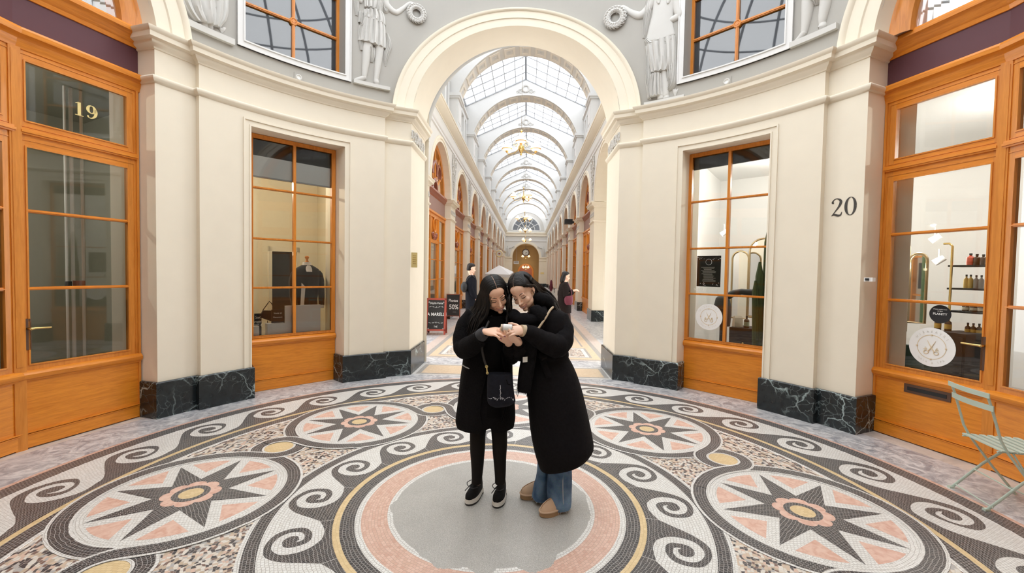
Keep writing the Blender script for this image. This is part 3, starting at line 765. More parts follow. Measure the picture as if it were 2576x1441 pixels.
# upper windows
def upper_window(sx, sy, name):
    am = 45.85; n_ = pol(am, 1); ang = math.degrees(math.atan2(n_[0] * sx, n_[1] * sy)); fx = Fr((0, 0, 0), ang)
    d = 4.09; fx.o = Vector((n_[0] * sx * d, n_[1] * sy * d, 0)); h = .625; z0, z1 = UW[2], UW[3]
    root = senv(name, fx.p(0, 0, z0)); f = MB()
    for a, c in ((-h, -h + .05), (h - .05, h)): fx.box(f, a, c, -.05, 0, z0, z1, M['wood'])
    fx.box(f, -h + .05, h - .05, -.05, 0, z1 - .05, z1, M['wood']); fx.box(f, -h + .05, h - .05, -.05, .0, z0, z0 + .012, M['wood'])
    fx.box(f, -.019, .019, -.04, .004, z0, z1, M['wood']); fx.box(f, -.007, .007, .004, .012, z0, z1, M['wood'])
    for z in (4.9, 5.46): fx.box(f, -h + .05, h - .05, -.04, .003, z - .017, z + .017, M['wood']); fx.box(f, -h + .05, h - .05, .003, .011, z - .006, z + .006, M['wood'])
    for z in (4.9, 5.46):
        f.lathe([(.0, -.03), (.052, -.03), (.052, .008), (.044, .016), (.036, .016), (.030, .008), (.022, .008), (.02, .014), (0, .014)], M['wood'], fx.p(0, 0, z), 24, axis=-fx.n)
    f.build('frame', root, 30)
    g = MB(); fx.pane(g, -h + .02, h - .02, z0, z1, -.022, M['glass_up']); g.build('glass', root)
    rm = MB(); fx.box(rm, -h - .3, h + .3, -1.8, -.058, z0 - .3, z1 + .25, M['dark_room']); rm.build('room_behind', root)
M['glass_up'] = glass_mat('upper_window_glass', (.85, .88, .92), 2.6)
M['dark_room'] = plain('room_wall_darkened', (.10, .105, .115), .9, var=.3, scale=3)  # darkness of the unlit rooms is put into the wall colour
k = 5
for sx in (-1, 1):
    for sy in (1, -1): upper_window(sx, sy, 'window_%d' % k); k += 1

# shop fronts in the side arches: three facets each
def facet(p0, p1, right_side, name, doorish=True, detail=True):
    """p0: pier side, p1: joint side (compass degrees, radius)"""
    a, b = pol(p0[0], p0[1], 0), pol(p1[0], p1[1], 0)
    if (b - a).cross(Vector((0, 0, 1))).dot(-a) < 0: pass
    mid = (a + b) / 2; L = (b - a).length; nn = Vector(((b - a).y, -(b - a).x, 0)).normalized()
    if nn.dot(mid) < 0: nn = -nn
    fx = Fr(mid, math.degrees(math.atan2(nn.x, nn.y)))
    sg = 1 if fx.t.dot(b - a) > 0 else -1          # +1: joint lies to the right
    h = L / 2; root = senv(name, mid)
    U = lambda v: (sg * v)
    def bx(mb, v0, v1, w0, w1, z0, z1, mat): fx.box(mb, min(U(v0), U(v1)), max(U(v0), U(v1)), w0, w1, z0, z1, mat)
    f = MB(); W_, WHh = M['wood'], M['wood_h']
    bx(f, h - .026, h + .05, -.06, .022, .0, 3.41, W_)                         # post at the joint
    bx(f, h - .012, h + .036, .022, .026, .72, 3.38, W_)
    bx(f, -h, -h + .022, -.06, .012, .0, 3.41, W_)
    # leaf frame
    bx(f, -h + .02, -h + .095, -.055, 0, .66, 3.41, W_); bx(f, h - .052, h - .02, -.055, 0, .66, 3.41, W_)
    bx(f, -h + .095, h - .052, -.055, 0, .66, .725, W_); bx(f, -h + .095, h - .052, -.055, 0, 2.605, 2.70, WHh)
    bx(f, -h + .02, h - .022, -.055, .02, 2.70, 2.755, WHh); bx(f, -h + .02, h - .022, -.055, .03, 2.715, 2.735, WHh)
    bx(f, -h + .095, h - .052, -.055, 0, 2.755, 2.81, WHh); bx(f, -h + .095, h - .052, -.055, 0, 3.325, 3.405, WHh)
    for z0, z1 in ((.73, 2.60), (2.815, 3.32)):
        u0, u1 = sorted((U(-h + .105), U(h - .062))); fx.bead(f, u0, u1, z0 + .006, z1 - .006, -.004, W_, .012)
        u0, u1 = sorted((U(-h + .045), U(h - .034))); fx.bead(f, u0, u1, z0 - .045, z1 + .05, -.001, W_, .006)
    for z in (2.055, 1.388): bx(f, -h + .09, h - .052, -.05, 0, z - .014, z + .014, WHh); bx(f, -h + .09, h - .052, 0, .009, z - .005, z + .005, WHh)
    f.build('frame', root, 30)
    b_ = MB(); bx(b_, -h, h + .0, -.06, 0, .012, .60, WHh); bx(b_, -h, h, 0, .012, .012, .125, WHh)
    bx(b_, -h, h, 0, .018, .125, .132, WHh); bx(b_, -h, h, 0, .020, .139, .147, WHh)
    fx.mould(b_, -h, h, SILLP, WHh); b_.build('base_panel', root, 30)
    g = MB(); u0, u1 = sorted((U(-h + .08), U(h - .035)))
    fx.pane(g, u0, u1, .715, 2.62, -.03, M['glass']); fx.pane(g, u0, u1, 2.80, 3.33, -.03, M['glass']); g.build('glass', root)
    t = MB(); fx.mould(t, -h - .02, h + .02, SHELFP, WHh); fx.mould(t, -h - .02, h + .02, TOPP, WHh); t.build('shelf_moulding', root, 30)
    sb = MB(); fx.box(sb, -h - .03, h + .03, -.06, -.012, 3.56, 3.86, M['purple']); sb.build('sign_board', root)
    return fx, root, h, sg
def hmap(d): return d
FD = {}
for sx, nm in ((-1, 'left'), (1, 'right')):
    (a0, r0), (a1, r1) = DOORP[sx]
    F1 = facet((sx * a0, r0), (sx * a1, r1), sx > 0, 'door_1' if sx < 0 else 'door_2')
    F2 = facet((sx * a1, r1), (sx * (180 - a1), r1), sx > 0, 'window_%d' % (9 if sx < 0 else 10))
    F3 = facet((sx * (180 - a0), r0), (sx * (180 - a1), r1), sx > 0, 'window_%d' % (11 if sx < 0 else 12))
    FD[sx] = F1
    # fanlight over the shop front
    w = MB(); n = 40; rows = []
    for i in range(n + 1):
        th = PI * i / n; row = []
        for rho, R in ((1.36, 4.24), (1.36, 4.10), (1.385, 4.085), (1.41, 4.075), (1.46, 4.075), (1.475, 4.06), (1.50, 4.06), (1.505, 4.24)):
            x = rho * cos(th); z = ARC_Z + .10 + (rho - .09) * sin(th); y = math.sqrt(R * R - x * x)
            row.append(Matrix.Rotation(-R_(90 * sx), 3, 'Z') @ Vector((x, y, z)))
        rows.append(row)
    w.grid(rows, M['wood'], False)
    fr = struct(w, 'window_%d' % (13 if sx < 0 else 14), 35)
    g = MB(); bk = MB()
    for i in range(n):
        t0, t1 = PI * i / n, PI * (i + 1) / n
        for mb, R, rho, mat in ((g, 4.15, 1.38, M['glass']), (bk, 4.75, 1.75, None)):
            q = []
            for th, top in ((t0, 0), (t1, 0), (t1, 1), (t0, 1)):
                x = rho * cos(th); z = (ARC_Z + .10 + (rho - .09) * sin(th)) if top else ARC_Z + .12
                q.append(Matrix.Rotation(-R_(90 * sx), 3, 'Z') @ Vector((x, math.sqrt(R * R - x * x), z)))
            mb.poly(q, mat or M['drape_l' if sx < 0 else 'drape_r']) if mat else None
    g.build('glass', None).parent = fr
    # upper room behind the fanlight
    rm = MB(); a = Matrix.Rotation(-R_(90 * sx), 3, 'Z')
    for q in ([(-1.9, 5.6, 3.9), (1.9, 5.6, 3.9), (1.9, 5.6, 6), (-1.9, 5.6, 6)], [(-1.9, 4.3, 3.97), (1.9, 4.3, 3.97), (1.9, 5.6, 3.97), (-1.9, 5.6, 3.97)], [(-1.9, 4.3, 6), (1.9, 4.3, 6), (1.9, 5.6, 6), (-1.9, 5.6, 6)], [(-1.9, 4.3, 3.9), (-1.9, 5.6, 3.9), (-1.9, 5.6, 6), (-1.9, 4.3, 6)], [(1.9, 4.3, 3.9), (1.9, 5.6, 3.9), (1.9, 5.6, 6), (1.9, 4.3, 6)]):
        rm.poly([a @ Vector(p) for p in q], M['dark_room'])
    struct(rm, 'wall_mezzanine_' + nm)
# door furniture: left door
fx, root, h, sg = FD[-1]
hd = MB(); uj = h - .046 if sg > 0 else -(h - .046)
fx.box(hd, uj - .022, uj + .022, 0, .008, .86, 1.13, M['dark_metal']); hd.lathe([(0, 0), (.012, 0), (.012, .05), (0, .05)], M['brass'], fx.p(uj, .006, 1.045), 12, axis=-fx.n)
hd.tube([fx.p(uj, .05, 1.045), fx.p(uj - sg * .03, .056, 1.048), fx.p(uj - sg * .13, .056, 1.044)], [.011, .009, .008], M['brass'], 10)
hd.build('door_handle', root, 40)
nb_ = MB(); numerals(nb_, '19', .125, .125, .10, fx.frame(.03 * sg * -1, -.026, 3.06), M['gold']); nb_.build('house_number', root, label='gilt figures 19 on the glass')
# right door
fx, root, h, sg = FD[1]
hd = MB(); uj = sg * (h - .042)
fx.box(hd, uj - .022, uj + .022, 0, .008, .83, 1.12, M['dark_metal']); hd.lathe([(0, 0), (.012, 0), (.012, .05), (0, .05)], M['brass'], fx.p(uj, .006, 1.045), 12, axis=-fx.n)
hd.tube([fx.p(uj, .05, 1.045), fx.p(uj - sg * .03, .056, 1.046), fx.p(uj - sg * .13, .056, 1.05)], [.011, .009, .008], M['brass'], 10)
hd.build('door_handle', root, 40)
ms = MB(); q0, q1 = ppl(2277, 961, 74.6, 4.22), ppl(2393, 1011, 74.6, 4.22)
u0, u1 = (q0 - fx.o).dot(fx.t), (q1 - fx.o).dot(fx.t); fx.box(ms, u0, u1, 0, .006, .49, .575, M['dark_plate']) if 'dark_plate' in M else fx.box(ms, u0, u1, 0, .006, .49, .575, M['dark_metal'])
fx.box(ms, u0 + .03, u1 - .03, .006, .009, .515, .55, M['black']); ms.build('letter_flap', root, label='dark brown letter flap')
# number 20 on the pier
t20 = MB(); s = QS[1]
c20 = ppl(2122, 520, 64.5, 3.925 + .012)
n20 = pol(64.5, 1, 0).normalized(); c20 = n20 * 3.925 + Vector((c20.x, c20.y, 0)) - n20 * Vector((c20.x, c20.y, 0)).dot(n20) + Vector((0, 0, c20.z))
a20 = math.degrees(math.atan2(c20.x, c20.y)); c20 = Vector((*pol(a20, 3.938), c20.z))
numerals(t20, '20', .185, .145, .13, Fr(c20, a20).frame(), M['letter'])
single(t20, 'house_number', 'dark figures 20 painted on the cream pier left of the salon door', 'number')
# small white junction box on the reveal by the salon door, brass plate by the arch
q = ppl(2194, 703, 67.2, 3.99)
jb = MB(); jf = Fr(q, 67); jf.box(jb, -.045, .03, 0, .05, -.02, .02, M['white']); jf.box(jb, -.03, .0, .05, .062, -.012, .012, M['black'])
single(jb, 'sensor', 'small white sensor box fixed beside the salon door frame', 'sensor', 30)
pl_o = pix(1042, 654, 3.63); pa = math.degrees(math.atan2(pl_o.x, pl_o.y))
pl = MB(); pf = Fr((*pol(pa, 3.915), pl_o.z), pa); pf.box(pl, -.045, .045, 0, .012, -.115, .115, M['plate_brass'] if 'plate_brass' in M else M['gold'])
for zz in (.06, .03, -.0, -.03, -.06): pf.box(pl, -.03 + abs(zz) * .1, .03 - abs(zz) * .1, .012, .0135, zz, zz + .008, M['brass'])
single(pl, 'plaque', 'brass wall plaque on the cream pier left of the arch', 'plaque', 30)
# ring spot lights in the drum
for a, lb in ((-45.6, 'small white ring fitting under the left upper window'), (45.1, 'small white ring fitting under the right upper window')):
    sp = MB(); sf = Fr(pol(a, 3.95, 4.125), a); sf.box(sp, -.055, .055, 0, .008, -.055, .055, M['gray_wall'])
    sp.lathe([(.024, 0), (.024, .012), (.030, .02), (.038, .012), (.040, 0)], M['white_trim'], sf.p(0, .006, 0), 24, axis=-sf.n)
    sp.lathe([(0, .004), (.025, .004)], M['white'], sf.p(0, .006, 0), 20, axis=-sf.n)
    single(sp, 'wall_fitting', lb, 'fitting', 40)
# ------------------------------------------------------------------ shops behind the rotunda fronts
M['shop_wall'] = plain('shop_cream_wall', (.66, .60, .47), .8, var=.03)
M['shop_dim'] = plain('shop_grey_green_wall', (.40, .40, .33), .8, var=.04)
M['salon_wall'] = plain('salon_white_wall', (.80, .795, .78), .7, var=.01)
M['shop_floor'] = plain('shop_floor', (.28, .24, .20), .4, var=.15)
M['gold_frame'] = plain('aged_gold_frame', (.42, .31, .17), .35, .8)
M['fabric_black'] = plain('black_wool', (.008, .008, .010), .9, sheen=.15)
M['fabric_dark'] = plain('charcoal_cloth', (.02, .02, .022), .9)
M['cactus'] = plain('cactus_green', (.075, .13, .05), .7, var=.3, scale=30)
M['lampglow'] = plain('warm_lamp_glass', (1, .9, .7), .5, emit=(1, .82, .55), estr=14, var=0)
M['spotglow'] = plain('white_spot_glass', (1, 1, 1), .5, emit=(1, .97, .92), estr=30, var=0)
def room(a0, a1, r0, r1, wall, fl_m, name, zc=3.55):
    w = MB(); n = 8
    A = [a0 + (a1 - a0) * i / n for i in range(n + 1)]
    w.grid([[pol(a, r1, 0.0) for a in A], [pol(a, r1, zc) for a in A]], wall)
    w.grid([[pol(a, r0, zc) for a in A], [pol(a, r1, zc) for a in A]], wall)
    for a in (a0, a1): w.poly([pol(a, r0, 0), pol(a, r1, 0), pol(a, r1, zc), pol(a, r0, zc)], wall)
    struct(w, 'wall_' + name)
    f = MB(); f.grid([[pol(a, r0, .001) for a in A], [pol(a, r1, .001) for a in A]], fl_m); struct(f, 'floor_' + name)
room(-35, -63, 4.42, 6.9, M['shop_wall'], M['shop_floor'], 'tailor_shop')
room(-63.6, -116, 4.46, 6.6, M['shop_dim'], M['shop_floor'], 'empty_shop')
room(35, 116, 4.46, 7.4, M['salon_wall'], M['shop_floor'], 'salon')
room(-116.6, -150, 4.42, 6.0, M['shop_dim'], M['shop_floor'], 'rear_shop_left'); room(116.6, 150, 4.46, 6.0, M['shop_dim'], M['shop_floor'], 'rear_shop_right')
def lamp(name, loc, e, col=(1, .85, .65), r=.05):
    l = bpy.data.lights.new(name, 'POINT'); l.energy = e; l.color = col; l.shadow_soft_size = r
    o = bpy.data.objects.new(name, l); COL.objects.link(o); o.location = loc; return o
# ---- tailor's window (left)
fw = FXW[0]; AW = fw.ang; DW = 4.06
def TW(px, py, back): return ppl(px, py, AW, DW + back)
b = MB(); q0, q1 = TW(630, 372, .12), TW(838, 452, .12); u0, u1 = -.52, .52
fw.box(b, -.535, .535, -.11, -.07, 2.79, 3.05, M['white_lit']); fw.box(b, -.535, .535, -.115, -.065, 2.775, 2.79, M['iron'])
single(b, 'blind_box', 'white blind box across the top of the tailor shop window', 'blind')
vb = MB(); fw.box(vb, -.535, .535, -.16, -.12, 3.05, 3.29, M['fabric_dark']); single(vb, 'dark_gap_sheet', 'black sheet standing in for the dark gap above the white blind in the tailor shop window', 'panel')  # added dark sheet, its colour gives the darkness of the gap over the blind
bk = MB(); fw.box(bk, -.54, .54, -.9, -.14, .52, .60, M['shop_wall']); struct(bk, 'trim_8')
def person_form(t, C, sc, cloth, lapel=True):
    """tailor's dummy: returns nothing, adds parts under t"""
    pass
c = TW(772, 720, .42); base = Vector((c.x, c.y, .60))
t = thing('tailor_dummy', 'tailor dummy in a black jacket with white shirt front in the left shop window', 'mannequin', base)
tt = fw.t; nn = -fw.n
def ell(cz, rx, ry, du=0, dw=0, n=20): return [base + tt * (du + rx * cos(2 * PI * k / n)) + nn * (dw + ry * sin(2 * PI * k / n)) + Vector((0, 0, cz - .60)) for k in range(n)]
j = MB(); j.loft([ell(.98, .155, .10), ell(1.15, .15, .10), ell(1.3, .165, .11), ell(1.45, .18, .12), ell(1.55, .19, .105), ell(1.60, .165, .085), ell(1.635, .11, .07), ell(1.655, .072, .066)], M['fabric_black'], True, True)
for e in (-1, 1): j.tube([base + tt * (e * .145) + Vector((0, 0, .955)), base + tt * (e * .17) + Vector((0, 0, .92)), base + tt * (e * .195) + Vector((0, 0, .82)), base + tt * (e * .20) + nn * .03 + Vector((0, 0, .62)), base + tt * (e * .19) + nn * .06 + Vector((0, 0, .46))], [.05, .056, .055, .048, .042], M['fabric_black'], 12)
j.build('jacket', t, 60)
sh = MB()
sh.poly([base + tt * (-.115) + nn * .122 + Vector((0, 0, .80)), base + tt * (-.065) + nn * .13 + Vector((0, 0, .74)), base + tt * (-.085) + nn * .118 + Vector((0, 0, .40)), base + tt * (-.13) + nn * .11 + Vector((0, 0, .40))], M['white_lit']); sh.build('shirt_front', t); sh = MB()
sh.loft([ell(1.56, .05, .05, 0, .068), ell(1.60, .066, .05, 0, .045), ell(1.66, .064, .062), ell(1.70, .055, .055)], M['white_lit']); sh.build('collar', t, 50)
kn = MB(); kn.lathe([(.0, 1.70), (.03, 1.70), (.018, 1.72), (.016, 1.745), (.03, 1.765), (.026, 1.785), (0, 1.795)], M['wood'], base - Vector((0, 0, .60)), 14); kn.build('neck_knob', t, 50)
st = MB(); st.lathe([(.16, 0), (.15, .02), (.02, .03), (.02, .42), (0, .42)], M['dark_metal'], base, 16); st.build('stand', t, 40)
for e in (-1, 1):
    cf = MB(); cf.tube([base + tt * (e * .19) + nn * .06 + Vector((0, 0, .465)), base + tt * (e * .187) + nn * .065 + Vector((0, 0, .42))], [.036, .034], M['white_lit'], 12); cf.build('cuff', t, 50)
# boards, bag
def board(px0, py0, px1, py1, back, name, label, cat, mat, thick=.02, txt=None):
    a, b_ = TW(px0, py0, back), TW(px1, py1, back); u0, u1 = (a - fw.o).dot(fw.t), (b_ - fw.o).dot(fw.t)
    zb = .602; mb = MB(); fw.box(mb, u0, u1, -back - thick, -back, zb, a.z, mat)
    if txt:
        for k_, (s_, sz) in enumerate(txt): add_text(mb, s_, sz, M['white_lit'], fw.frame((u0 + u1) / 2, -back + .002, a.z - .05 - k_ * .055), .001)
    return single(mb, name, label, cat)
board(717, 769, 806, 842, .09, 'display_board', 'large white board standing in front of the jacket in the left shop window', 'board', M['white_lit'])
board(673, 815, 717, 846, .07, 'display_board', 'low white box between the chalk sign and the large white board', 'board', M['white_lit'], .12)
board(631, 822, 652, 846, .07, 'display_board', 'white box at the far left corner of the left shop window', 'board', M['white_lit'], .10)
board(640, 789, 658, 846, .16, 'price_sign', 'small black chalk price sign at the left of the tailor shop window', 'sign', M['fabric_dark'], .012, [('Sac', .05), ('vegan', .045), ('480 €', .05)])
board(683, 779, 714, 846, .15, 'price_sign', 'black chalk board behind the low white box in the shop window', 'sign', M['fabric_dark'], .012, [('Veste et', .03), ('Manteaux', .03)])
c = TW(672, 800, .28); t = thing('handbag', 'black handbag with thin strap hung up in the left shop window', 'bag', c)
hb = MB(); u = lambda du, dz, dw=0: c + fw.t * du + Vector((0, 0, dz)) - fw.n * dw
hb.loft([[u(-.10, .02, .0), u(.08, -.06, 0), u(.08, -.06, .05), u(-.10, .02, .05)], [u(-.06, .11, .01), u(.09, .10, .01), u(.09, .10, .04), u(-.06, .11, .04)]], M['fabric_black']); hb.build('body', t)
hs = MB(); hs.tube([u(-.06, .11, .025), u(-.0, .2, .025), u(.02, .23, .025), u(.05, .2, .025), u(.09, .10, .025)], .006, M['fabric_black'], 6); hs.build('strap', t); hs = MB(); hs.tube([u(.0, -.03, .02), u(.0, -.199, .02)], .006, M['dark_metal'], 6); hs.build('stand', t)
# cabinet with dark glass at the back of the shop
c0, c1 = TW(676, 645, 1.3), TW(738, 812, 1.3)
cb = MB(); u0, u1 = (c0 - fw.o).dot(fw.t), (c1 - fw.o).dot(fw.t) + .1
t = thing('mirror_cabinet', 'tall cream framed cabinet with dark glass at the back of the tailor shop', 'cabinet', fw.p((u0 + u1) / 2, -1.34, 0))
for a, b_ in ((u0, u0 + .05), (u1 - .05, u1)): fw.box(cb, a, b_, -1.36, -1.3, 0, 1.95, M['shop_wall'])
fw.box(cb, u0, u1, -1.36, -1.3, 1.87, 1.95, M['shop_wall']); fw.box(cb, u0, u1, -1.36, -1.3, 0, .5, M['shop_wall']); cb.build('frame', t)
cg = MB(); fw.box(cg, u0 + .05, u1 - .05, -1.36, -1.33, .5, 1.87, M['dark_glass'] if 'dark_glass' in M else M['black']); cg.build('glass', t)
lp = lamp('shop_fill_light', fw.p(-.35, -1.1, 2.9), 60, (1, .89, .72))  # point light without a fixture, added to brighten the tailor shop walls
wl = MB(); wl.sphere(fw.p(-.46, -1.5, 1.85), .035, M['lampglow']); single(wl, 'wall_lamp', 'small glowing bulb at the left inside the tailor shop', 'lamp', 60)
# ---- empty shop behind door 19
f9, _, h9, sg9 = FD[-1]
def E9(px, py, back): return ppl(px, py, f9.ang, 4.10 + back)
for i, (x, r) in enumerate(((162, .012), (178, .017), (204, .014))):
    a = E9(x, 300, 1.0); pp = MB(); pp.tube([Vector((a.x, a.y, .002)), Vector((a.x, a.y, 3.54))], r, M['white'], 10)
    single(pp, 'pipe', 'white vertical pipe inside the shop at number 19, %s of the three' % ('leftmost', 'middle', 'rightmost')[i], 'pipe', 60)
a = E9(190, 722, .06); sf = MB(); f9.box(sf, -.2, .24, -.28, -.05, 1.375, 1.388, M['wood_red']); single(sf, 'shelf', 'narrow shelf just inside the glass of door 19', 'shelf')
for (px, w_, hgt, mat, lb) in ((199, .07, .06, M['red_box'] if 'red_box' in M else M['wood_red'], 'small red box on the shelf inside door 19'), (172, .04, .055, M['fabric_dark'], 'small black box on the shelf inside door 19')):
    a = E9(px, 715, .12); bx_ = MB(); bx_.box((a.x, a.y, 1.389 + hgt / 2), (w_, w_ * .7, hgt), mat, rz=R_(-f9.ang)); single(bx_, 'box', lb, 'box')
lamp('shop_fill_light', pol(-88, 5.4, 3.0), 42, (1, .96, .84))  # unseen point light added to lift the dim empty room
# ---- salon (right)
fs = FXW[1]; AS = fs.ang; DS = 4.08
def SW(px, py, back): return ppl(px, py, AS, DS + back)
b = MB(); fs.box(b, -.53, .53, -.12, -.09, 3.10, 3.27, M['fabric_dark']); single(b, 'blind', 'black rolled blind at the top of the salon window', 'blind')
def sticker(c, fxr, r, name, label, white=True, w=-.024):
    t = thing(name, label, 'sticker', c); mb = MB(); n = 40; F = Fr(c, fxr.ang)
    mb.poly([F.p(r * cos(2 * PI * i / n), 0, r * sin(2 * PI * i / n)) for i in range(n)], M['white_lit'] if white else M['fabric_dark']); mb.build('disc', t)
    return t, F
def ring_flat(mb, F, r0, r1, w, mat, n=48):
    for i in range(n):
        a, b_ = 2 * PI * i / n, 2 * PI * (i + 1) / n
        mb.poly([F.p(r * cos(t_), w, r * sin(t_)) for r, t_ in ((r0, a), (r1, a), (r1, b_), (r0, b_))], mat)
M['sand'] = plain('sand_gold_print', (.70, .57, .38), .6)
def round_text(mb, F, s_, rad, size, mat, top=True, w=.002, spread=None):
    n = len(s_); tot = spread or n * size * .95 / rad
    for i, ch in enumerate(s_):
        if ch == ' ': continue
        t_ = (tot / 2 - tot * (i + .5) / n) * (1 if top else -1); a = PI / 2 + t_ if top else -PI / 2 + t_
        p_ = F.p(rad * cos(a), w, rad * sin(a)); upv = F.t * cos(a) + Vector((0, 0, sin(a)))
        if not top: upv = -upv
        rt = Vector((0, 0, 0)); rt = upv.cross(F.n) * 1.0
        if rt.dot(F.t * sin(a) if top else F.t) < 0 and abs(sin(a)) > .2: rt = -rt
        add_text(mb, ch, size, mat, frame_at(p_, rt, upv), .0005)
def scissors(mb, F, r, mat):
    for e in (-1, 1):
        P = [F.p(e * .62 * r * k_ - e * .31 * r, .002, (.55 - 1.0 * k_) * r) for k_ in (0, .5, 1)]
        P = [F.p(-e * .30 * r, .003, .55 * r), F.p(0, .003, -.05 * r), F.p(e * .22 * r, .003, -.38 * r)]
        mb.tube(P, [.012 * r, .045 * r, .04 * r], mat, 6)
        mb.tube([F.p(e * (.36 + .17 * cos(t_)) * r, .003, (-.46 + .14 * sin(t_)) * r) for t_ in [2 * PI * i / 16 for i in range(17)]], .028 * r, mat, 6)
        for k_ in range(3): mb.tube([F.p(e * .30 * r, .003, -.22 * r), F.p(e * (.42 + .06 * k_) * r, .003, (-.02 - .1 * k_) * r)], .018 * r, mat, 5)
    # small leaf marks round the ring
def salon_sticker(c, fxr, r, label):
    t, F = sticker(c, fxr, r, 'window_sticker', label)
    m_ = MB(); ring_flat(m_, F, .60 * r, .63 * r, .0012, M['sand']); scissors(m_, F, .60 * r, M['sand'])
    for k_ in range(4): m_.box(F.p(.62 * r * cos(k_ * PI / 2), .002, .62 * r * sin(k_ * PI / 2)), (.06 * r, .06 * r, .06 * r), M['sand'])
    round_text(m_, F, 'HISAKAYRI', .80 * r, .17 * r, M['sand_pale'], True, spread=2.1); round_text(m_, F, 'HAIR & SPA', .80 * r, .13 * r, M['sand_pale'], False, spread=1.6)
    m_.build('emblem', t); return t
M['sand_pale'] = plain('pale_grey_print', (.74, .72, .68), .6)
c = SW(1783, 797, .0); r1 = (SW(1783, 764, .0) - c).length
salon_sticker(c, fs, r1, 'round white scissors emblem sticker on the salon window')
fd = FD[1][0]
def DW_(px, py, back): return ppl(px, py, fd.ang, 4.222 + back)
c = DW_(2343, 873, .02); r2 = (DW_(2343, 824, .02) - c).length
salon_sticker(c, fd, r2, 'round white scissors emblem sticker low on the salon door glass')
c = DW_(2365, 790, .02); r3 = .085
t, F = sticker(c, fd, r3, 'window_sticker', 'round black sticker with white lettering on the salon door glass', False)
m_ = MB(); add_text(m_, 'PLANITY', .028, M['white_lit'], F.frame(0, .002, .0), .0006, bold=True)
add_text(m_, 'Prenez rendez-vous', .013, M['white_lit'], F.frame(0, .002, .045), .0006); add_text(m_, 'en ligne', .013, M['white_lit'], F.frame(0, .002, .028), .0006); m_.build('lettering', t)
# poster on the window
a, b_ = SW(1756, 644, .03), SW(1813, 722, .03); F = Fr((0, 0, 0), AS); F.o = fs.o
u0, u1 = (a - fs.o).dot(fs.t), (b_ - fs.o).dot(fs.t)
t = thing('price_poster', 'dark price poster with white leaf border hung inside the salon window', 'poster', fs.p((u0 + u1) / 2, -.03, (a.z + b_.z) / 2))
pm = MB(); fs.box(pm, u0, u1, -.034, -.03, b_.z, a.z, M['fabric_dark']); pm.build('sheet', t)
pt = MB(); um, zt_ = (u0 + u1) / 2, a.z; pw, ph = u1 - u0, a.z - b_.z
ring_flat(pt, Fr(fs.p(um, -.028, zt_ - ph * .2), AS), pw * .12, pw * .135, .0, M['white_lit'], 24)
for k_ in range(14): fs.box(pt, um - pw * random.uniform(.18, .32), um + pw * random.uniform(.12, .32), -.0295, -.0285, zt_ - ph * (.38 + .035 * k_), zt_ - ph * (.375 + .035 * k_) + .004, M['sand_pale'])
for k_ in range(26):
    e = random.choice((-1, 1)); zz = zt_ - ph * random.choice((random.uniform(.02, .12), random.uniform(.86, .97))); uu = um + e * pw * random.uniform(.15, .47)
    pt.tube([fs.p(uu, -.029, zz), fs.p(uu + random.uniform(-.02, .02), -.029, zz + random.uniform(-.015, .015))], [.0035, .001], M['white_lit'], 4)
pt.build('print', t)
c = SW(1760, 728, .02); tl = MB(); add_text(tl, 'Tel 01 42', .04, M['sand_pale'], fs.frame((c - fs.o).dot(fs.t), -.02, c.z), .0005)
single(tl, 'window_lettering', 'faint telephone lettering on the salon window glass', 'lettering')
# cactus
c = SW(1924, 850, .35); base = Vector((c.x, c.y, .0))
t = thing('cactus', 'tall green column cactus at the right edge of the salon window', 'cactus', base)
pot = MB(); pot.lathe([(0, 0), (.13, 0), (.16, .3), (.145, .3), (.13, .28), (0, .28)], M['fabric_dark'], base, 18); pot.build('pot', t, 40)
def rib_col(mb, P0, P1, r, n=9):
    rings = []
    for i in range(9):
        f_ = i / 8; p_ = P0.lerp(P1, f_); rr = r * (1 if f_ < .9 else .75 if f_ < .99 else .3)
        rings.append([p_ + Vector((rr * (1 + .16 * (k_ % 2)) * cos(PI * k_ / n), rr * (1 + .16 * (k_ % 2)) * sin(PI * k_ / n), 0)) for k_ in range(2 * n)])
    mb.loft(rings, M['cactus'])
cs = MB(); rib_col(cs, base + Vector((0, 0, .27)), base + Vector((.02, .0, 2.32)), .055); cs.build('stem', t, 40)
for (dx, dy, z0, z1, r) in ((-.09, .02, .27, 1.80, .042), (-.15, .0, .27, 1.55, .036), (.09, -.02, .27, 1.7, .04)):
    cs = MB(); rib_col(cs, base + Vector((dx * .7, dy, z0)), base + Vector((dx, dy, z1)), r, 8); cs.build('stem', t, 40)
# arched mirrors
def arch_mirror(F, u, w, z0, wd, ht, label, fr=.015):
    c0 = F.p(u, w, z0); t = thing('arched_mirror', label, 'mirror', c0); r = wd / 2; n = 20
    P = [(-r, 0), (-r, ht - r)] + [(-r * cos(PI * i / n), ht - r + r * sin(PI * i / n)) for i in range(1, n)] + [(r, ht - r), (r, 0)]
    g = MB(); g.poly([F.p(u + x, w + .01, z0 + z) for x, z in P], M['mirror']); g.build('glass', t)
    f = MB(); f.tube([F.p(u + x, w + .014, z0 + z) for x, z in P + [P[0]]], fr, M['gold_frame'], 8); f.build('frame', t, 60)
    return t
for (px0, px1, pt_, pb, back, lb) in ((1845, 1886, 632, 800, 1.7, 'narrow arched gold mirror seen through the salon window'),
                                     (1889, 1960, 600, 800, 2.0, 'wide arched gold mirror behind the cactus in the salon')):
    a, b_ = SW(px0, pt_, back), SW(px1, pt_, back); u0, u1 = (a - fs.o).dot(fs.t), (b_ - fs.o).dot(fs.t); zb = SW((px0 + px1) / 2, pb, back).z
    arch_mirror(fs, (u0 + u1) / 2, -back, zb, u1 - u0, (a.z + b_.z) / 2 - zb, lb)
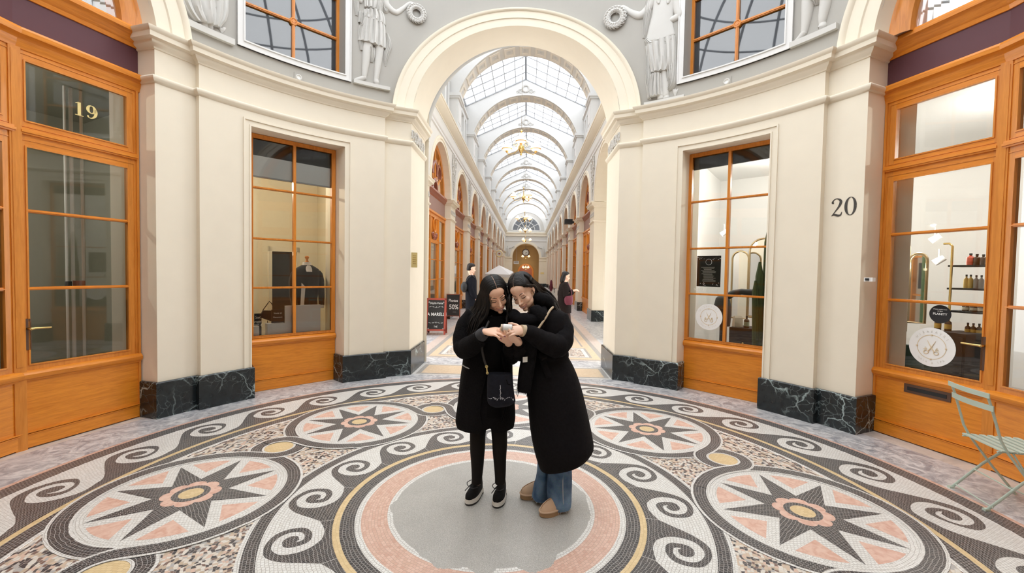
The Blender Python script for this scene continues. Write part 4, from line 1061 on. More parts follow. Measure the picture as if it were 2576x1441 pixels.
for (px0, px1, pt_, pb, back, lb) in ((2232, 2292, 600, 830, 1.5, 'large arched gold mirror at the left inside the salon door'),
                                     (2293, 2337, 638, 812, 1.35, 'smaller arched gold mirror beside the large one in the salon')):
    a, b_ = DW_(px0, pt_, back), DW_(px1, pt_, back); u0, u1 = (a - fd.o).dot(fd.t), (b_ - fd.o).dot(fd.t); zb = DW_((px0 + px1) / 2, pb, back).z
    arch_mirror(fd, (u0 + u1) / 2, -back, zb, u1 - u0, (a.z + b_.z) / 2 - zb, lb, .016)
# dark cabinets with drawers
def cabinet(F, u0, u1, w0, w1, z1, label, mat):
    t = thing('cabinet', label, 'cabinet', F.p((u0 + u1) / 2, (w0 + w1) / 2, 0)); b = MB(); F.box(b, u0, u1, w0, w1, .08, z1, mat); b.build('body', t)
    for e in (u0 + .03, u1 - .03):
        l_ = MB(); F.box(l_, e - .015, e + .015, w0 + .03, w1 - .02, .002, .08, M['gold_frame']); l_.build('leg', t)
    for k_ in range(2):
        d_ = MB(); z0 = .12 + k_ * (z1 - .14) / 2; F.box(d_, u0 + .02, u1 - .02, w1, w1 + .014, z0, z0 + (z1 - .18) / 2, mat)
        dd = d_.build('drawer', t); kn = MB(); kn.sphere(F.p((u0 + u1) / 2, w1 + .03, z0 + (z1 - .18) / 4), .018, M['brass'], 10, 6); kn.build('knob', dd, 60)
    return t
a, b_ = SW(1836, 822, .55), SW(1912, 822, .55); cabinet(fs, (a - fs.o).dot(fs.t), (b_ - fs.o).dot(fs.t), -.95, -.55, a.z, 'black cabinet under the jars in the salon window', M['fabric_dark'])
zc1 = a.z
a, b_ = DW_(2352, 832, .95), DW_(2432, 832, .95); cabinet(fd, (a - fd.o).dot(fd.t), (b_ - fd.o).dot(fd.t), -1.35, -.95, a.z, 'black cabinet with brass knobs behind the salon door glass', M['fabric_dark'])
zc2 = a.z
M['amber'] = plain('amber_bottle', (.06, .025, .008), .15); M['label_yellow'] = plain('ochre_label', (.62, .42, .10), .6); M['red_label'] = plain('coral_bottle', (.65, .10, .05), .4)
M['green_label'] = plain('sage_label', (.30, .38, .27), .6); M['grey_tube'] = plain('grey_tube', (.30, .29, .28), .5); M['linen'] = plain('pale_linen', (.66, .62, .52), .9)
def bottle(c, r, h, mat, lab, label, group):
    t = thing('bottle', label, 'bottle', c, group); b = MB()
    b.lathe([(0, 0), (r, 0), (r, h * .62), (r * .8, h * .70), (r * .35, h * .76), (r * .35, h * .86), (0, h * .86)], mat, c, 14); b.build('body', t, 50)
    if lab: l_ = MB(); l_.lathe([(r * 1.02, h * .15), (r * 1.02, h * .5)], lab, c, 14); l_.build('label', t, 50)
    k_ = MB(); k_.lathe([(r * .4, h * .86), (r * .4, h), (0, h)], M['black'], c, 10); k_.build('cap', t, 50); return t
def at(F, D, px, back, z): 
    q = ppl(px, 760, F.ang, D + back); return Vector((q.x, q.y, z))
bottle(at(fs, DS, 1880, .62, zc1 + .002), .035, .17, M['amber'], M['green_label'], 'dark bottle with sage green label on the black salon cabinet', 'bottles in the salon window')
bg = MB(); q = at(fs, DS, 1857, .66, zc1 + .002); bg.loft([[q + Vector((x, y, 0)) for x, y in ((-.06, -.04), (.06, -.04), (.06, .04), (-.06, .04))], [q + Vector((x, y, .13)) for x, y in ((-.055, -.03), (.06, -.03), (.06, .03), (-.055, .03))], [q + Vector((x, y, .16)) for x, y in ((-.05, -.01), (.05, -.01), (.05, .01), (-.05, .01))]], M['linen'])
single(bg, 'linen_bag', 'pale linen pouch on the black cabinet in the salon window', 'bag')
# black hair-dryer hood on a stand
c = SW(1818, 750, .8); base = Vector((c.x, c.y, 0)); t = thing('hair_dryer_stand', 'black hooded hair dryer on an arm behind the salon window', 'hair dryer', base)
hp = MB(); hp.tube([base + Vector((0, 0, .03)), base + Vector((0, 0, c.z - .12))], .03, M['black'], 10); hp.build('pole', t, 60)
hb = MB(); hb.lathe([(.18, 0), (.17, .03), (.03, .035)], M['black'], base, 16); hb.build('base', t, 50)
hh = MB(); F = Fr(c, AS); hh.loft([[F.p(x * s_ + du, w_ * s_ * .8, z_ * s_ + dz) for x, w_, z_ in [(.13 * cos(2 * PI * i / 18), .13 * sin(2 * PI * i / 18), 0) for i in range(18)]] for s_, dz, du in ((.9, -.42, 0), (1.0, -.25, 0), (.95, -.12, 0), (.75, .0, .0), (.35, .04, 0))], M['black']); hh.build('hood', t, 60)
ha = MB(); ha.tube([F.p(.0, 0, -.02), F.p(.14, -.02, .08), F.p(.25, -.04, .11), F.p(.42, -.05, .10)], [.05, .05, .045, .05], M['black'], 10); ha.build('arm', t, 60)
# spot lights
for F, D, px, py, back, lb in ((fs, DS, 1822, 585, 1.2, 'white wall spot seen in the upper salon window'), (fd, 4.222, 2352, 600, 1.6, 'upper white ceiling spot inside the salon door'), (fd, 4.222, 2362, 655, 1.5, 'lower white wall spot inside the salon door')):
    q = ppl(px, py, F.ang, D + back); t = thing('spot_lamp', lb, 'lamp', q); ax = (-F.t * .6 - Vector((0, 0, .5)) - F.n * .3).normalized()
    b = MB(); b.lathe([(.0, -.06), (.035, -.06), (.04, .05), (.036, .05), (.03, .04)], M['white'], q, 16, axis=ax); b.tube([q, q + Vector((0, 0, .14))], .008, M['white'], 6); b.build('shade', t, 50)
    g = MB(); g.lathe([(0, .038), (.033, .038)], M['spotglow'], q, 16, axis=ax); g.build('bulb', t)
    lamp('salon_spot', q + ax * .12 - F.n * .1, 14, (1, .95, .88))
lamp('salon_fill_light', pol(48, 5.9, 3.2), 60, (1, .96, .9)); lamp('salon_fill_light', pol(75, 5.6, 3.2), 60, (1, .96, .9))  # two point lights with no fittings, added to keep the salon bright
# shelves with bottles inside the salon door
u_sh = [(ppl(px, 700, fd.ang, 4.222 + 1.25) - fd.o).dot(fd.t) for px in (2398, 2486)]
rail = MB(); q = [ppl(2391, 614, fd.ang, 5.47), ppl(2413, 616, fd.ang, 5.47)]
ur = [(x - fd.o).dot(fd.t) for x in q]
rail.tube([fd.p(ur[0], -1.15, q[0].z), fd.p(ur[1] - .03, -1.15, q[0].z), fd.p(ur[1], -1.15, q[0].z - .03), fd.p(ur[1], -1.15, .02)], .012, M['brass'], 8)
single(rail, 'brass_rail', 'bent brass pipe standing beside the salon shelves', 'rail', 60)
rows = [(667, 'upper', [(2436, .034, .13, M['red_label'], None, 'coral red bottle on the top salon shelf'), (2452, .03, .12, M['amber'], None, 'dark bottle next to the coral bottle on the top shelf'), (2468, .03, .115, M['amber'], None, 'second dark bottle on the top salon shelf'), (2480, .028, .11, M['amber'], None, 'dark bottle at the right end of the top salon shelf')]),
        (725, 'second', [(2428, .022, .15, M['label_yellow'], None, 'ochre tube at the left of the second salon shelf'), (2439, .022, .15, M['label_yellow'], None, 'ochre tube next to the grey tubes on the second shelf'), (2453, .022, .145, M['grey_tube'], None, 'grey tube on the second salon shelf'), (2466, .022, .145, M['grey_tube'], None, 'right hand grey tube on the second salon shelf')]),
        (783, 'third', [(2430, .03, .085, M['amber'], M['linen'], 'squat jar at the left of the third salon shelf'), (2450, .03, .085, M['amber'], M['linen'], 'middle squat jar on the third salon shelf'), (2470, .03, .085, M['amber'], M['linen'], 'right squat jar on the third salon shelf')]),
        (844, 'fourth', [(2438, .024, .14, M['amber'], M['label_yellow'], 'ochre labelled bottle at the left of the fourth shelf'), (2452, .024, .14, M['amber'], M['label_yellow'], 'middle ochre labelled bottle on the fourth shelf'), (2467, .024, .14, M['amber'], M['label_yellow'], 'right ochre labelled bottle on the fourth shelf')]),
        (900, 'lowest', [(2444, .024, .13, M['amber'], M['label_yellow'], 'left ochre labelled bottle on the lowest shelf'), (2462, .024, .13, M['amber'], M['label_yellow'], 'right ochre labelled bottle on the lowest shelf')])]
for py, nm, L in rows:
    z = ppl(2440, py, fd.ang, 4.222 + 1.25).z; b = MB(); fd.box(b, u_sh[0], u_sh[1], -1.40, -1.16, z - .02, z, M['fabric_dark'])
    single(b, 'shelf', 'dark %s wall shelf of bottles inside the salon door' % nm, 'shelf')
    for px, r, h_, m1, m2, lb in L: bottle(at(fd, 4.222, px, 1.25, z + .001), r, h_, m1, m2, lb, 'bottles on the salon shelves')
for px, lb in ((2362, 'left ochre labelled bottle on the black cabinet by the salon door'), (2388, 'right ochre labelled bottle on the black cabinet by the salon door')):
    bottle(at(fd, 4.222, px, 1.1, zc2 + .001), .03, .15, M['amber'], M['label_yellow'], lb, 'bottles on the black cabinet')
# green armchair
c = at(fd, 4.222, 2262, 1.0, 0); t = thing('armchair', 'dark green velvet armchair behind the salon door glass', 'armchair', c)
M['velvet'] = plain('dark_green_velvet', (.012, .035, .022), .8, sheen=.4)
F = Fr(c, fd.ang); b = MB(); F.box(b, -.28, .28, -.30, .28, .22, .44, M['velvet']); b.build('seat', t, 40)
b = MB(); b.loft([[F.p(.30 * cos(PI * i / 12), -.10 - .30 * sin(PI * i / 12), z_) for i in range(13)] + [F.p(.22 * cos(PI * i / 12), -.10 - .22 * sin(PI * i / 12), z_) for i in range(12, -1, -1)] for z_ in (.44, .78)], M['velvet']); b.build('backrest', t, 40)
for e in (-.24, .24):
    for g_ in (-.25, .24):
        b = MB(); b.tube([F.p(e, g_, .002), F.p(e, g_, .22)], .015, M['brass'], 8); b.build('leg', t)
for (px, lb) in ((2240, 'framed picture hanging in the salon mirror wall'),):
    q = ppl(2269, 683, fd.ang, 4.222 + 1.46); t = thing('picture', 'small gold framed picture on the salon wall at the mirrors', 'picture', q); F = Fr(q, fd.ang)
    b = MB(); F.box(b, -.09, .09, 0, .012, -.15, .15, M['gold_frame']); b.build('frame', t); b = MB(); F.box(b, -.075, .075, .012, .016, -.135, .135, M['cactus']); b.build('sheet', t)
# ------------------------------------------------------------------ the long glazed arcade beyond the arch
MC = Matrix.Translation(Vector((CAM.x, CAM.y, 0))) @ Matrix.Rotation(R_(-.75), 4, 'Z')     # local: x across, y along from the camera
XC, WC, YE = -.21, 2.41, 50.0
P0, PIT, PW = 12.88, 4.10, .94            # centre of the first bay, bay spacing, pilaster width
OW = PIT - PW; RA = 1.42
def CB(): m = MB(); m.xf = MC; return m
def cthing(name, label, cat, loc, group=None):
    o = thing(name, label, cat, (0, 0, 0), group); mat = MC @ Matrix.Translation(Vector(loc)); o.matrix_world = mat
    o.location = mat.translation; o.rotation_euler = (0, 0, R_(-.75)); PARM[o.name] = mat; return o
def csing(mb, *a, **k):
    o = single(mb, *a, **k); return o
ORD = ['first', 'second', 'third', 'fourth', 'fifth', 'sixth', 'seventh', 'eighth', 'ninth', 'tenth', 'eleventh']
# floor
f = CB()
def fp(x0, x1, y0, y1, mat, z):
    f.poly([(x0, y0, z), (x1, y0, z), (x1, y1, z), (x0, y1, z)], mat, [(x0, y0), (x1, y0), (x1, y1), (x0, y1)])
M['t_beige'] = tess_mat('mosaic_beige', [(.62, .47, .32), (.70, .56, .40)], (.55, .42, .30), bw=.024, mortar=.001, var=.2)
M['t_rose'] = tess_mat('mosaic_rose_grey', [(.56, .46, .41), (.64, .54, .48)], (.5, .42, .38), bw=.024, mortar=.001, var=.2)
y0f = 6.35
fp(XC - 3.2, XC + 3.2, 7.0, YE + 9, M['marble_gray'], .0012)
fp(XC - 1.62, XC + 1.62, y0f + .35, 7.9, M['marble_gray'], .0010)
fp(XC - 1.56, XC + 1.58, 6.52, 7.30, M['t_white'], .0016); fp(XC - 1.50, XC + 1.50, 6.57, 7.26, M['t_grey'], .002); fp(XC - 1.43, XC + 1.43, 6.63, 7.20, M['t_beige'], .0024)
fp(XC - 1.93, XC + 1.93, 7.86, YE, M['t_rose'], .0016); fp(XC - 1.72, XC + 1.72, 7.92, YE, M['t_grey'], .002); fp(XC - 1.62, XC + 1.62, 7.98, YE, M['t_beige'], .0024)
for k_ in range(11):
    ya = 8.14 + PIT * k_
    if ya + 1.1 < YE:
        fp(XC - 1.48, XC + 1.48, ya, ya + 1.05, M['t_grey'], .0028); fp(XC - 1.43, XC + 1.43, ya + .05, ya + 1.0, M['t_white'], .0032); fp(XC - 1.36, XC + 1.36, ya + .11, ya + .94, M['t_conf'], .0036)
    yb = ya + 2.55
    if yb + 1.4 < YE:
        for r, mt, z in ((1.30, 't_grey', .0028), (1.22, 't_beige', .0032), (.80, 't_white', .0036), (.72, 't_conf', .004), (.35, 't_pink', .0044)):
            pts = [(XC + r * cos(2 * PI * i / 48), yb + r * sin(2 * PI * i / 48)) for i in range(48)]
            f.poly([(x, y, z) for x, y in pts], M[mt], pts)
        for e in (-1, 1): fp(XC + e * 1.42, XC + e * 1.46, yb - 1.3, yb + 1.3, M['t_grey'], .0028) if e > 0 else fp(XC - 1.46, XC - 1.42, yb - 1.3, yb + 1.3, M['t_grey'], .0028)
struct(f, 'floor_corridor')
# profiles
CBASE = [(0, 0), (.03, 0), (.03, .365), (.022, .375), (0, .375)]
CAST = [(0, 3.33), (.012, 3.335), (.03, 3.355), (.04, 3.375), (.03, 3.395), (0, 3.40)]
CIMP = [(0, 3.82), (.02, 3.83), (.03, 3.86), (.06, 3.885), (.10, 3.90), (.105, 3.95), (.13, 3.975), (.13, 3.995), (0, 4.0)]
REC = .20
def bays(): return range(-1, 9)
def wall_side(sd):
    nm = 'left' if sd < 0 else 'right'
    X = lambda w: XC + sd * (WC + w)                    # w>0: into the wall
    w = CB(); t1, t2, bs = CB(), CB(), CB()
    kmax = 8
    for k in range(-1, kmax + 2):
        yc = P0 + PIT * k; ya = yc - PIT / 2 - PW / 2; yb = ya + PW
        if k == -1: ya = 7.45
        if k == kmax + 1: yb = YE
        w.bbox((X(0), ya, 0), (X(REC + .12), yb, 4.0), M['cream'])
        pth = [(X(REC), ya), (X(0), ya), (X(0), yb), (X(REC), yb)]
        if sd > 0: pth = pth[::-1]
        pth = [(x, y) for x, y in pth]
        pth = pth if sd < 0 else pth
        t1.sweep(pth, [(-o if False else o, z) for o, z in CAST], M['cream']); t2.sweep(pth, CIMP, M['cream']); bs.sweep(pth, CBASE, M['marble'])
    # wall above the imposts, pierced by round arches
    zt = 5.66; n = 20
    for k in range(-1, kmax + 2):
        yc = P0 + PIT * k
        if k > -2:
            ylo = yc - PIT / 2; 
        segs = [(7.45 if k == -1 else yc - PIT / 2, yc - RA, None)]
        if k <= kmax:
            segs = [(max(7.45, yc - PIT / 2), yc - RA)] + [(yc - RA * cos(PI * i / n), yc - RA * cos(PI * (i + 1) / n)) for i in range(n)] + [(yc + RA, yc + PIT / 2)]
            for e_ in (-1, 1): w.poly([(X(0), yc + e_ * RA, 4.0), (X(0), yc + e_ * OW / 2, 4.0), (X(REC + .1), yc + e_ * OW / 2, 4.0), (X(REC + .1), yc + e_ * RA, 4.0)], M['cream'])
            for a, b in [q[:2] for q in segs]:
                za = 4.0 + math.sqrt(max(0, RA ** 2 - (a - yc) ** 2)); zb = 4.0 + math.sqrt(max(0, RA ** 2 - (b - yc) ** 2))
                w.poly([(X(0), a, za), (X(0), b, zb), (X(0), b, zt), (X(0), a, zt)], M['arcade_wall'])
                if abs(a - yc) <= RA + 1e-4 and abs(b - yc) <= RA + 1e-4:
                    w.poly([(X(0), a, za), (X(0), b, zb), (X(2.2 if (sd > 0 and k == 0) else REC), b, zb), (X(2.2 if (sd > 0 and k == 0) else REC), a, za)], M['cream'])
        else:
            w.poly([(X(0), yc - PIT / 2, 4), (X(0), YE, 4), (X(0), YE, zt), (X(0), yc - PIT / 2, zt)], M['arcade_wall'])
    # arch mouldings
    ar = CB()
    for k in range(-1, kmax + 1):
        yc = P0 + PIT * k
        for (r0, r1, h) in ((RA, RA + .085, .022), (RA + .085, RA + .11, .04), (RA + .11, RA + .17, .028)):
            rows = []
            for i in range(n + 5):
                th = PI * i / (n + 4); rows.append([(X(-o), yc - r * cos(th), 4.0 + r * sin(th)) for r, o in ((r0, 0), (r0, h), (r1, h), (r1, 0))])
            ar.grid(rows, M['cream'])
    struct(ar, 'trim_arches_' + nm, 40)
    # string course, frieze, coved cornice, attic
    zz = [(0, 5.62), (.03, 5.64), (.04, 5.68), (.03, 5.71), (.055, 5.74), (.06, 5.79), (.0, 5.80)]
    sc = CB(); sp = [(X(0), 7.45), (X(0), YE)] if sd < 0 else [(X(0), YE), (X(0), 7.45)]
    sp = sp if True else sp
    sc.sweep(sp, zz, M['white_trim']); struct(sc, 'trim_string_' + nm, 40)
    w.poly([(X(0), 7.45, 5.6), (X(0), YE, 5.6), (X(0), YE, 6.16), (X(0), 7.45, 6.16)], M['arcade_wall'])
    cc = CB(); cc.sweep(sp, [(-.05, 6.14), (.015, 6.15), (.02, 6.18), (.05, 6.20), (.11, 6.26), (.165, 6.34), (.18, 6.36), (.185, 6.39), (.205, 6.40), (.21, 6.44), (-.3, 6.45)], M['cream']); struct(cc, 'trim_cornice_' + nm, 40)
    w.poly([(X(.42), 7.45, 6.44), (X(.42), YE, 6.44), (X(.42), YE, 9.0), (X(.42), 7.45, 9.0)], M['attic'])
    w.poly([(X(.42), 7.45, 6.445), (X(.42), YE, 6.445), (X(-.02), YE, 6.445), (X(-.02), 7.45, 6.445)], M['attic'])
    return w, t1, t2, bs, nm
for sd in (-1, 1):
    w, t1, t2, bs, nm = wall_side(sd)
    X = lambda q: XC + sd * (WC + q)
    if sd > 0:                                   # the side passage opening to the right
        for yy in (P0 - OW / 2, P0 + OW / 2):
            w.bbox((X(REC + .121), yy - .04 if yy < P0 else yy, 0), (X(2.2), yy if yy < P0 else yy + .04, 4.0), M['cream'])
        w.poly([(X(2.2), P0 - OW / 2, 0), (X(2.2), P0 + OW / 2, 0), (X(2.2), P0 + OW / 2, 5.5), (X(2.2), P0 - OW / 2, 5.5)], M['cream'])
        for prof, mb, mt in ((CAST, t1, 'cream'), (CIMP, t2, 'cream'), (CBASE, bs, 'marble')):
            mb.sweep([(X(2.2), P0 - OW / 2), (X(REC), P0 - OW / 2)][::-1], [(-o, z) for o, z in prof], M[mt]); mb.sweep([(X(2.2), P0 + OW / 2), (X(REC), P0 + OW / 2)], [(-o, z) for o, z in prof], M[mt])
    struct(w, 'wall_corridor_' + nm, 40); struct(t1, 'trim_astragal_' + nm, 40); struct(t2, 'trim_impost_' + nm, 40); struct(bs, 'baseboard_corridor_' + nm, 30)
# ---- attic piers, coffered ribs, gables and glass roof
RY0, RT, RPIT = 14.71, .79, 4.12
AR, AZ, AHW = 2.36, 6.93, 2.25
ribs_y = [RY0 + RPIT * k for k in range(-1, 9)]
EAVE, RIDGE = 8.84, 10.0
a_sp = math.asin((7.63 - AZ) / AR)
M['relief_s'] = M['relief']
def rosette(mb, c, u, v, n, r, mat):
    """small carved flower: c centre, u v in plane, n outwards"""
    m = 16; rows = []
    for rr, h in ((r, 0), (r * .8, .5), (r * .45, .25), (r * .3, .6), (.001, .7)):
        rows.append([c + u * (rr * (1 + .18 * cos(4 * 2 * PI * i / m)) * cos(2 * PI * i / m)) + v * (rr * .7 * (1 + .18 * cos(4 * 2 * PI * i / m)) * sin(2 * PI * i / m)) + n * (h * r * .3) for i in range(m)])
    mb.grid(rows, mat, True)
for k, y in enumerate(ribs_y):
    w = CB(); n = 32; ths = [a_sp + (PI - 2 * a_sp) * i / n for i in range(n + 1)]
    arcp = [(XC + AR * cos(t), AZ + AR * sin(t)) for t in ths]
    for yy, fl in ((y, 0), (y + RT, 1)):
        for (x0, z0), (x1, z1) in zip(arcp, arcp[1:]):
            top = lambda x: RIDGE - (RIDGE - EAVE) * abs(x - XC) / 2.6
            w.poly([(x0, yy, z0), (x1, yy, z1), (x1, yy, top(x1)), (x0, yy, top(x0))], M['attic'])
        for e in (-1, 1):
            xe = XC + e * AR * cos(a_sp)
            w.poly([(xe, yy, 6.445), (XC + e * (WC + .42), yy, 6.445), (XC + e * (WC + .42), yy, RIDGE - (RIDGE - EAVE) * (WC + .42) / 2.6), (xe, yy, RIDGE - (RIDGE - EAVE) * abs(xe - XC) / 2.6)], M['attic'])
    w.grid([[(x, y, z) for x, z in arcp], [(x, y + RT, z) for x, z in arcp]], M['rib'])
    for e in (-1, 1):
        xe = XC + e * AR * cos(a_sp)
        w.poly([(xe, y, 6.445), (xe, y + RT, 6.445), (xe, y + RT, AZ + AR * sin(a_sp)), (xe, y, AZ + AR * sin(a_sp))], M['attic'])
    struct(w, 'ceiling_rib', 40)
    c = CB(); nco = 11
    for i in range(nco):
        t = a_sp + (PI - 2 * a_sp) * (i + .5) / nco; dt = (PI - 2 * a_sp) / nco * .36
        def S(tt, yy, h): return Vector((XC + (AR - h) * cos(tt), yy, AZ + (AR - h) * sin(tt)))
        for q, h0, h1, mt in ((1.0, 0, .022, 'coffer'),):
            y0_, y1_ = y + .10, y + RT - .10
            rows = [[S(t - dt, y0_, h0), S(t + dt, y0_, h0), S(t + dt, y1_, h0), S(t - dt, y1_, h0)], [S(t - dt * .97, y0_ + .01, h1), S(t + dt * .97, y0_ + .01, h1), S(t + dt * .97, y1_ - .01, h1), S(t - dt * .97, y1_ - .01, h1)],
                    [S(t - dt * .62, y0_ + .13, h1), S(t + dt * .62, y0_ + .13, h1), S(t + dt * .62, y1_ - .13, h1), S(t - dt * .62, y1_ - .13, h1)], [S(t - dt * .56, y0_ + .15, -.02), S(t + dt * .56, y0_ + .15, -.02), S(t + dt * .56, y1_ - .15, -.02), S(t - dt * .56, y1_ - .15, -.02)]]
            c.grid(rows, M[mt], True); c.poly(rows[3], M[mt])
        if k < 6:
            cc_ = S(t, y + RT / 2, -.012); nn = Vector((-cos(t), 0, -sin(t))); u = Vector((-sin(t), 0, cos(t)))
            rosette(c, cc_, u, Vector((0, 1, 0)), nn, .115, M['relief'])
    struct(c, 'ceiling_coffers', 40)
    # attic piers with capitals
    p = CB()
    for e in (-1, 1):
        xw = XC + e * (WC + .42); xi = XC + e * AR * cos(a_sp); q = lambda o: xi - e * o
        p.bbox((q(.05), y - .05, 7.50), (xw, y + RT + .05, 7.56), M['attic']); p.bbox((q(.09), y - .09, 7.56), (xw, y + RT + .09, 7.66), M['attic']); p.bbox((q(.03), y - .03, 6.446), (xw, y + RT + .03, 6.60), M['attic'])
        p.bbox((q(.012), y + .14, 6.75), (q(-.01), y + RT - .14, 7.40), M['white_trim'])
        for yy in (y - .012, y + RT - .004): p.bbox((q(-.06), yy, 6.72), (q(-.40), yy + .016, 7.42), M['white_trim'])
    struct(p, 'trim_attic_pier', 30)
    if k < 9:                                    # clerestory between piers: sill, two posts, lintel
        p = CB()
        for e in (-1, 1):
            xw = XC + e * (WC + .42); xo = XC + e * (WC + .12)
            p.bbox((xo, y + RT, 8.05), (xw, y + RPIT, 8.25), M['attic']); p.bbox((XC + e * (WC + .05), y + RT, 8.25), (xw, y + RPIT, 8.34), M['white_trim']); p.bbox((xo, y + RT, 6.446), (xw, y + RPIT, 6.62), M['attic'])
            for j in (.35, .95, 2.45, 3.0): p.bbox((xo, y + RT + j, 6.62), (xw, y + RT + j + .24, 8.05), M['attic'])
        struct(p, 'trim_clerestory', 30)
    # roof glazing behind this rib
    if k < 9:
        ya, yb = y + RT, y + RPIT; g = CB(); b = CB()
        for e in (-1, 1):
            g.poly([(XC, ya, RIDGE), (XC, yb, RIDGE), (XC + e * 2.6, yb, EAVE), (XC + e * 2.6, ya, EAVE)], M['glass_arcade'])
            for j in range(7):
                fr_ = j / 6; x = XC + e * 2.6 * fr_; z = RIDGE + (EAVE - RIDGE) * fr_ - .02
                b.tube([(x, ya, z), (x, yb, z)], .018 if 0 < j < 6 else .045, M['iron'], 6)
            for j in range(6):
                yy = ya + (yb - ya) * j / 5; b.tube([(XC, yy, RIDGE - .035), (XC + e * 2.6, yy, EAVE - .035)], .022 if 0 < j < 5 else .035, M['iron'], 6)
        struct(g, 'ceiling_glass'); struct(b, 'ceiling_glazing_bars', 40)
        s_ = CB()
        for e in (-1, 1): s_.poly([(XC + e * 2.55, ya, EAVE + .02), (XC + e * 2.55, yb, EAVE + .02), (XC + e * (WC + .43), yb, 8.8), (XC + e * (WC + .43), ya, 8.8)], M['attic'])
        struct(s_, 'ceiling_eave')
# first stretch between the rotunda arch and the first rib
g = CB(); ya, yb = 7.45, ribs_y[0]
for e in (-1, 1): g.poly([(XC, ya, RIDGE), (XC, yb, RIDGE), (XC + e * 2.85, yb, EAVE - .1), (XC + e * 2.85, ya, EAVE - .1)], M['glass_arcade'])
struct(g, 'ceiling_glass')
# outside skin over the arch (rotunda side wall of the arcade)
g = CB(); n = 24
hw2 = WC + .45
for i in range(n):
    t0, t1 = PI * i / n, PI * (i + 1) / n; xo = XC + .03
    pts = [(xo + ARC_R * cos(t), ARC_Z + ARC_R * sin(t)) for t in (t0, t1)]
    g.poly([(pts[0][0], 7.46, pts[0][1]), (pts[1][0], 7.46, pts[1][1]), (pts[1][0], 7.46, 10.0), (pts[0][0], 7.46, 10.0)], M['attic'])
for e in (-1, 1): g.poly([(XC + .03 + e * ARC_R, 7.46, 0), (XC + e * hw2, 7.46, 0), (XC + e * hw2, 7.46, 10), (XC + .03 + e * ARC_R, 7.46, 10)], M['cream'])
struct(g, 'wall_corridor_front')
# ---- reliefs: wreath with ribbons on each gable, foliage in each spandrel
def leaf(mb, c, u, v, n, L, wd, mat, h=.5):
    P = [c, c + u * L * .35 + v * wd + n * wd * h, c + u * L, c + u * L * .35 - v * wd + n * wd * h * .4]; m_ = c + u * L * .4 + n * wd * 1.1
    i = [mb.vert(p) for p in P]; k_ = mb.vert(m_)
    for a in range(4): mb.face((i[a], i[(a + 1) % 4], k_), mat)
def wreath(mb, c, u, v, n, R, r, mat, leaves=22, seg=32):
    mb.tube([c + u * (R * cos(2 * PI * i / seg)) + v * (R * sin(2 * PI * i / seg)) + n * r * .5 for i in range(seg + 1)], r * .75, mat, 8, caps=False)
    for i in range(leaves):
        for off, sgn in ((0, 1), (.5, -1)):
            t = 2 * PI * (i + off) / leaves; rad = u * cos(t) + v * sin(t); tan = -u * sin(t) + v * cos(t)
            leaf(mb, c + rad * (R + sgn * r * .28) + n * r * .95, (tan + rad * .28 * sgn).normalized(), rad, n, r * 1.9, r * .55, mat); leaf(mb, c + rad * (R + sgn * r * .62) + n * r * .55, (tan + rad * .34 * sgn).normalized(), rad, n, r * 1.7, r * .5, mat)
def scroll(mb, c, u, v, n, s, mat, flip=1):
    P = []
    for i in range(26):
        t = i / 25 * 3.4 * PI; r = s * (1 - i / 30) * .5; P.append(c + u * flip * (s * .5 - r * cos(t)) + v * (r * sin(t)) + n * s * .085)
    mb.tube(P, [s * .07 * (1 - .5 * i / 25) for i in range(26)], mat, 6)
    for i in range(5):
        a = i / 5 * 2 * PI; leaf(mb, c + u * flip * s * .5 + u * s * .3 * cos(a) + v * s * .3 * sin(a) + n * s * .05, u * cos(a) + v * sin(a), -u * sin(a) + v * cos(a), n, s * .35, s * .1, mat)
UX, VZ, NY = Vector((1, 0, 0)), Vector((0, 0, 1)), Vector((0, -1, 0))
for k, y in enumerate(ribs_y[1:8]):
    w = CB(); c = Vector((XC, y - .0, 9.62)); t = cthing('wreath_relief', 'white plaster wreath and scrolls above the %s coffered roof arch from the rotunda' % ORD[k], 'relief', (XC, y, 9.40), 'wreath reliefs along the roof')
    wreath(w, c - Vector((0, 0, .06)), UX, VZ, NY, .135, .035, M['relief'], 14); w.build('wreath', t, 50)
    for e in (-1, 1):
        s_ = CB(); scroll(s_, c + UX * (e * .13) - VZ * .17, UX, VZ, NY, .2, M['relief'], e); scroll(s_, c + UX * (e * .30) - VZ * .20, UX, VZ, NY, .12, M['relief'], e); s_.build('scroll', t, 50)
def spandrel(sd, yc, lab, near):
    x = XC + sd * WC; n = Vector((-sd, 0, 0)); u = Vector((0, 1, 0)); t = cthing('foliage_relief', lab, 'relief', (x, yc, 4.3), 'foliage reliefs between the arcade arches')
    w = CB(); zb = 4.15
    w.tube([Vector((x, yc, zb + i * .13)) + u * (.03 * sin(i * 1.3)) + n * .015 for i in range(11)], .022, M['relief'], 6)
    hs = ((.18, .15), (.40, .19), (.64, .24), (.90, .30), (1.14, .36), (1.33, .30))
    for z, s_ in hs:
        for e in (-1, 1):
            scroll(w, Vector((x, yc, zb + z)), u, VZ, n, s_, M['relief'], e)
            if near: leaf(w, Vector((x, yc, zb + z + .05)) + n * .02, (u * e + VZ * .6).normalized(), (VZ - u * e * .6).normalized(), n, s_ * .9, s_ * .16, M['relief'])
    wreath(w, Vector((x, yc, zb + 1.12)), u, VZ, n, .10, .03, M['relief'], 8, 14)
    w.build('foliage', t, 50)
for sd in (-1, 1):
    for k in range(0, 9):
        yc = P0 + PIT * (k - .5)
        spandrel(sd, yc, 'white plaster foliage between the arches of the %s arcade wall, %s from the rotunda' % ('left' if sd < 0 else 'right', ORD[k]), k < 4)
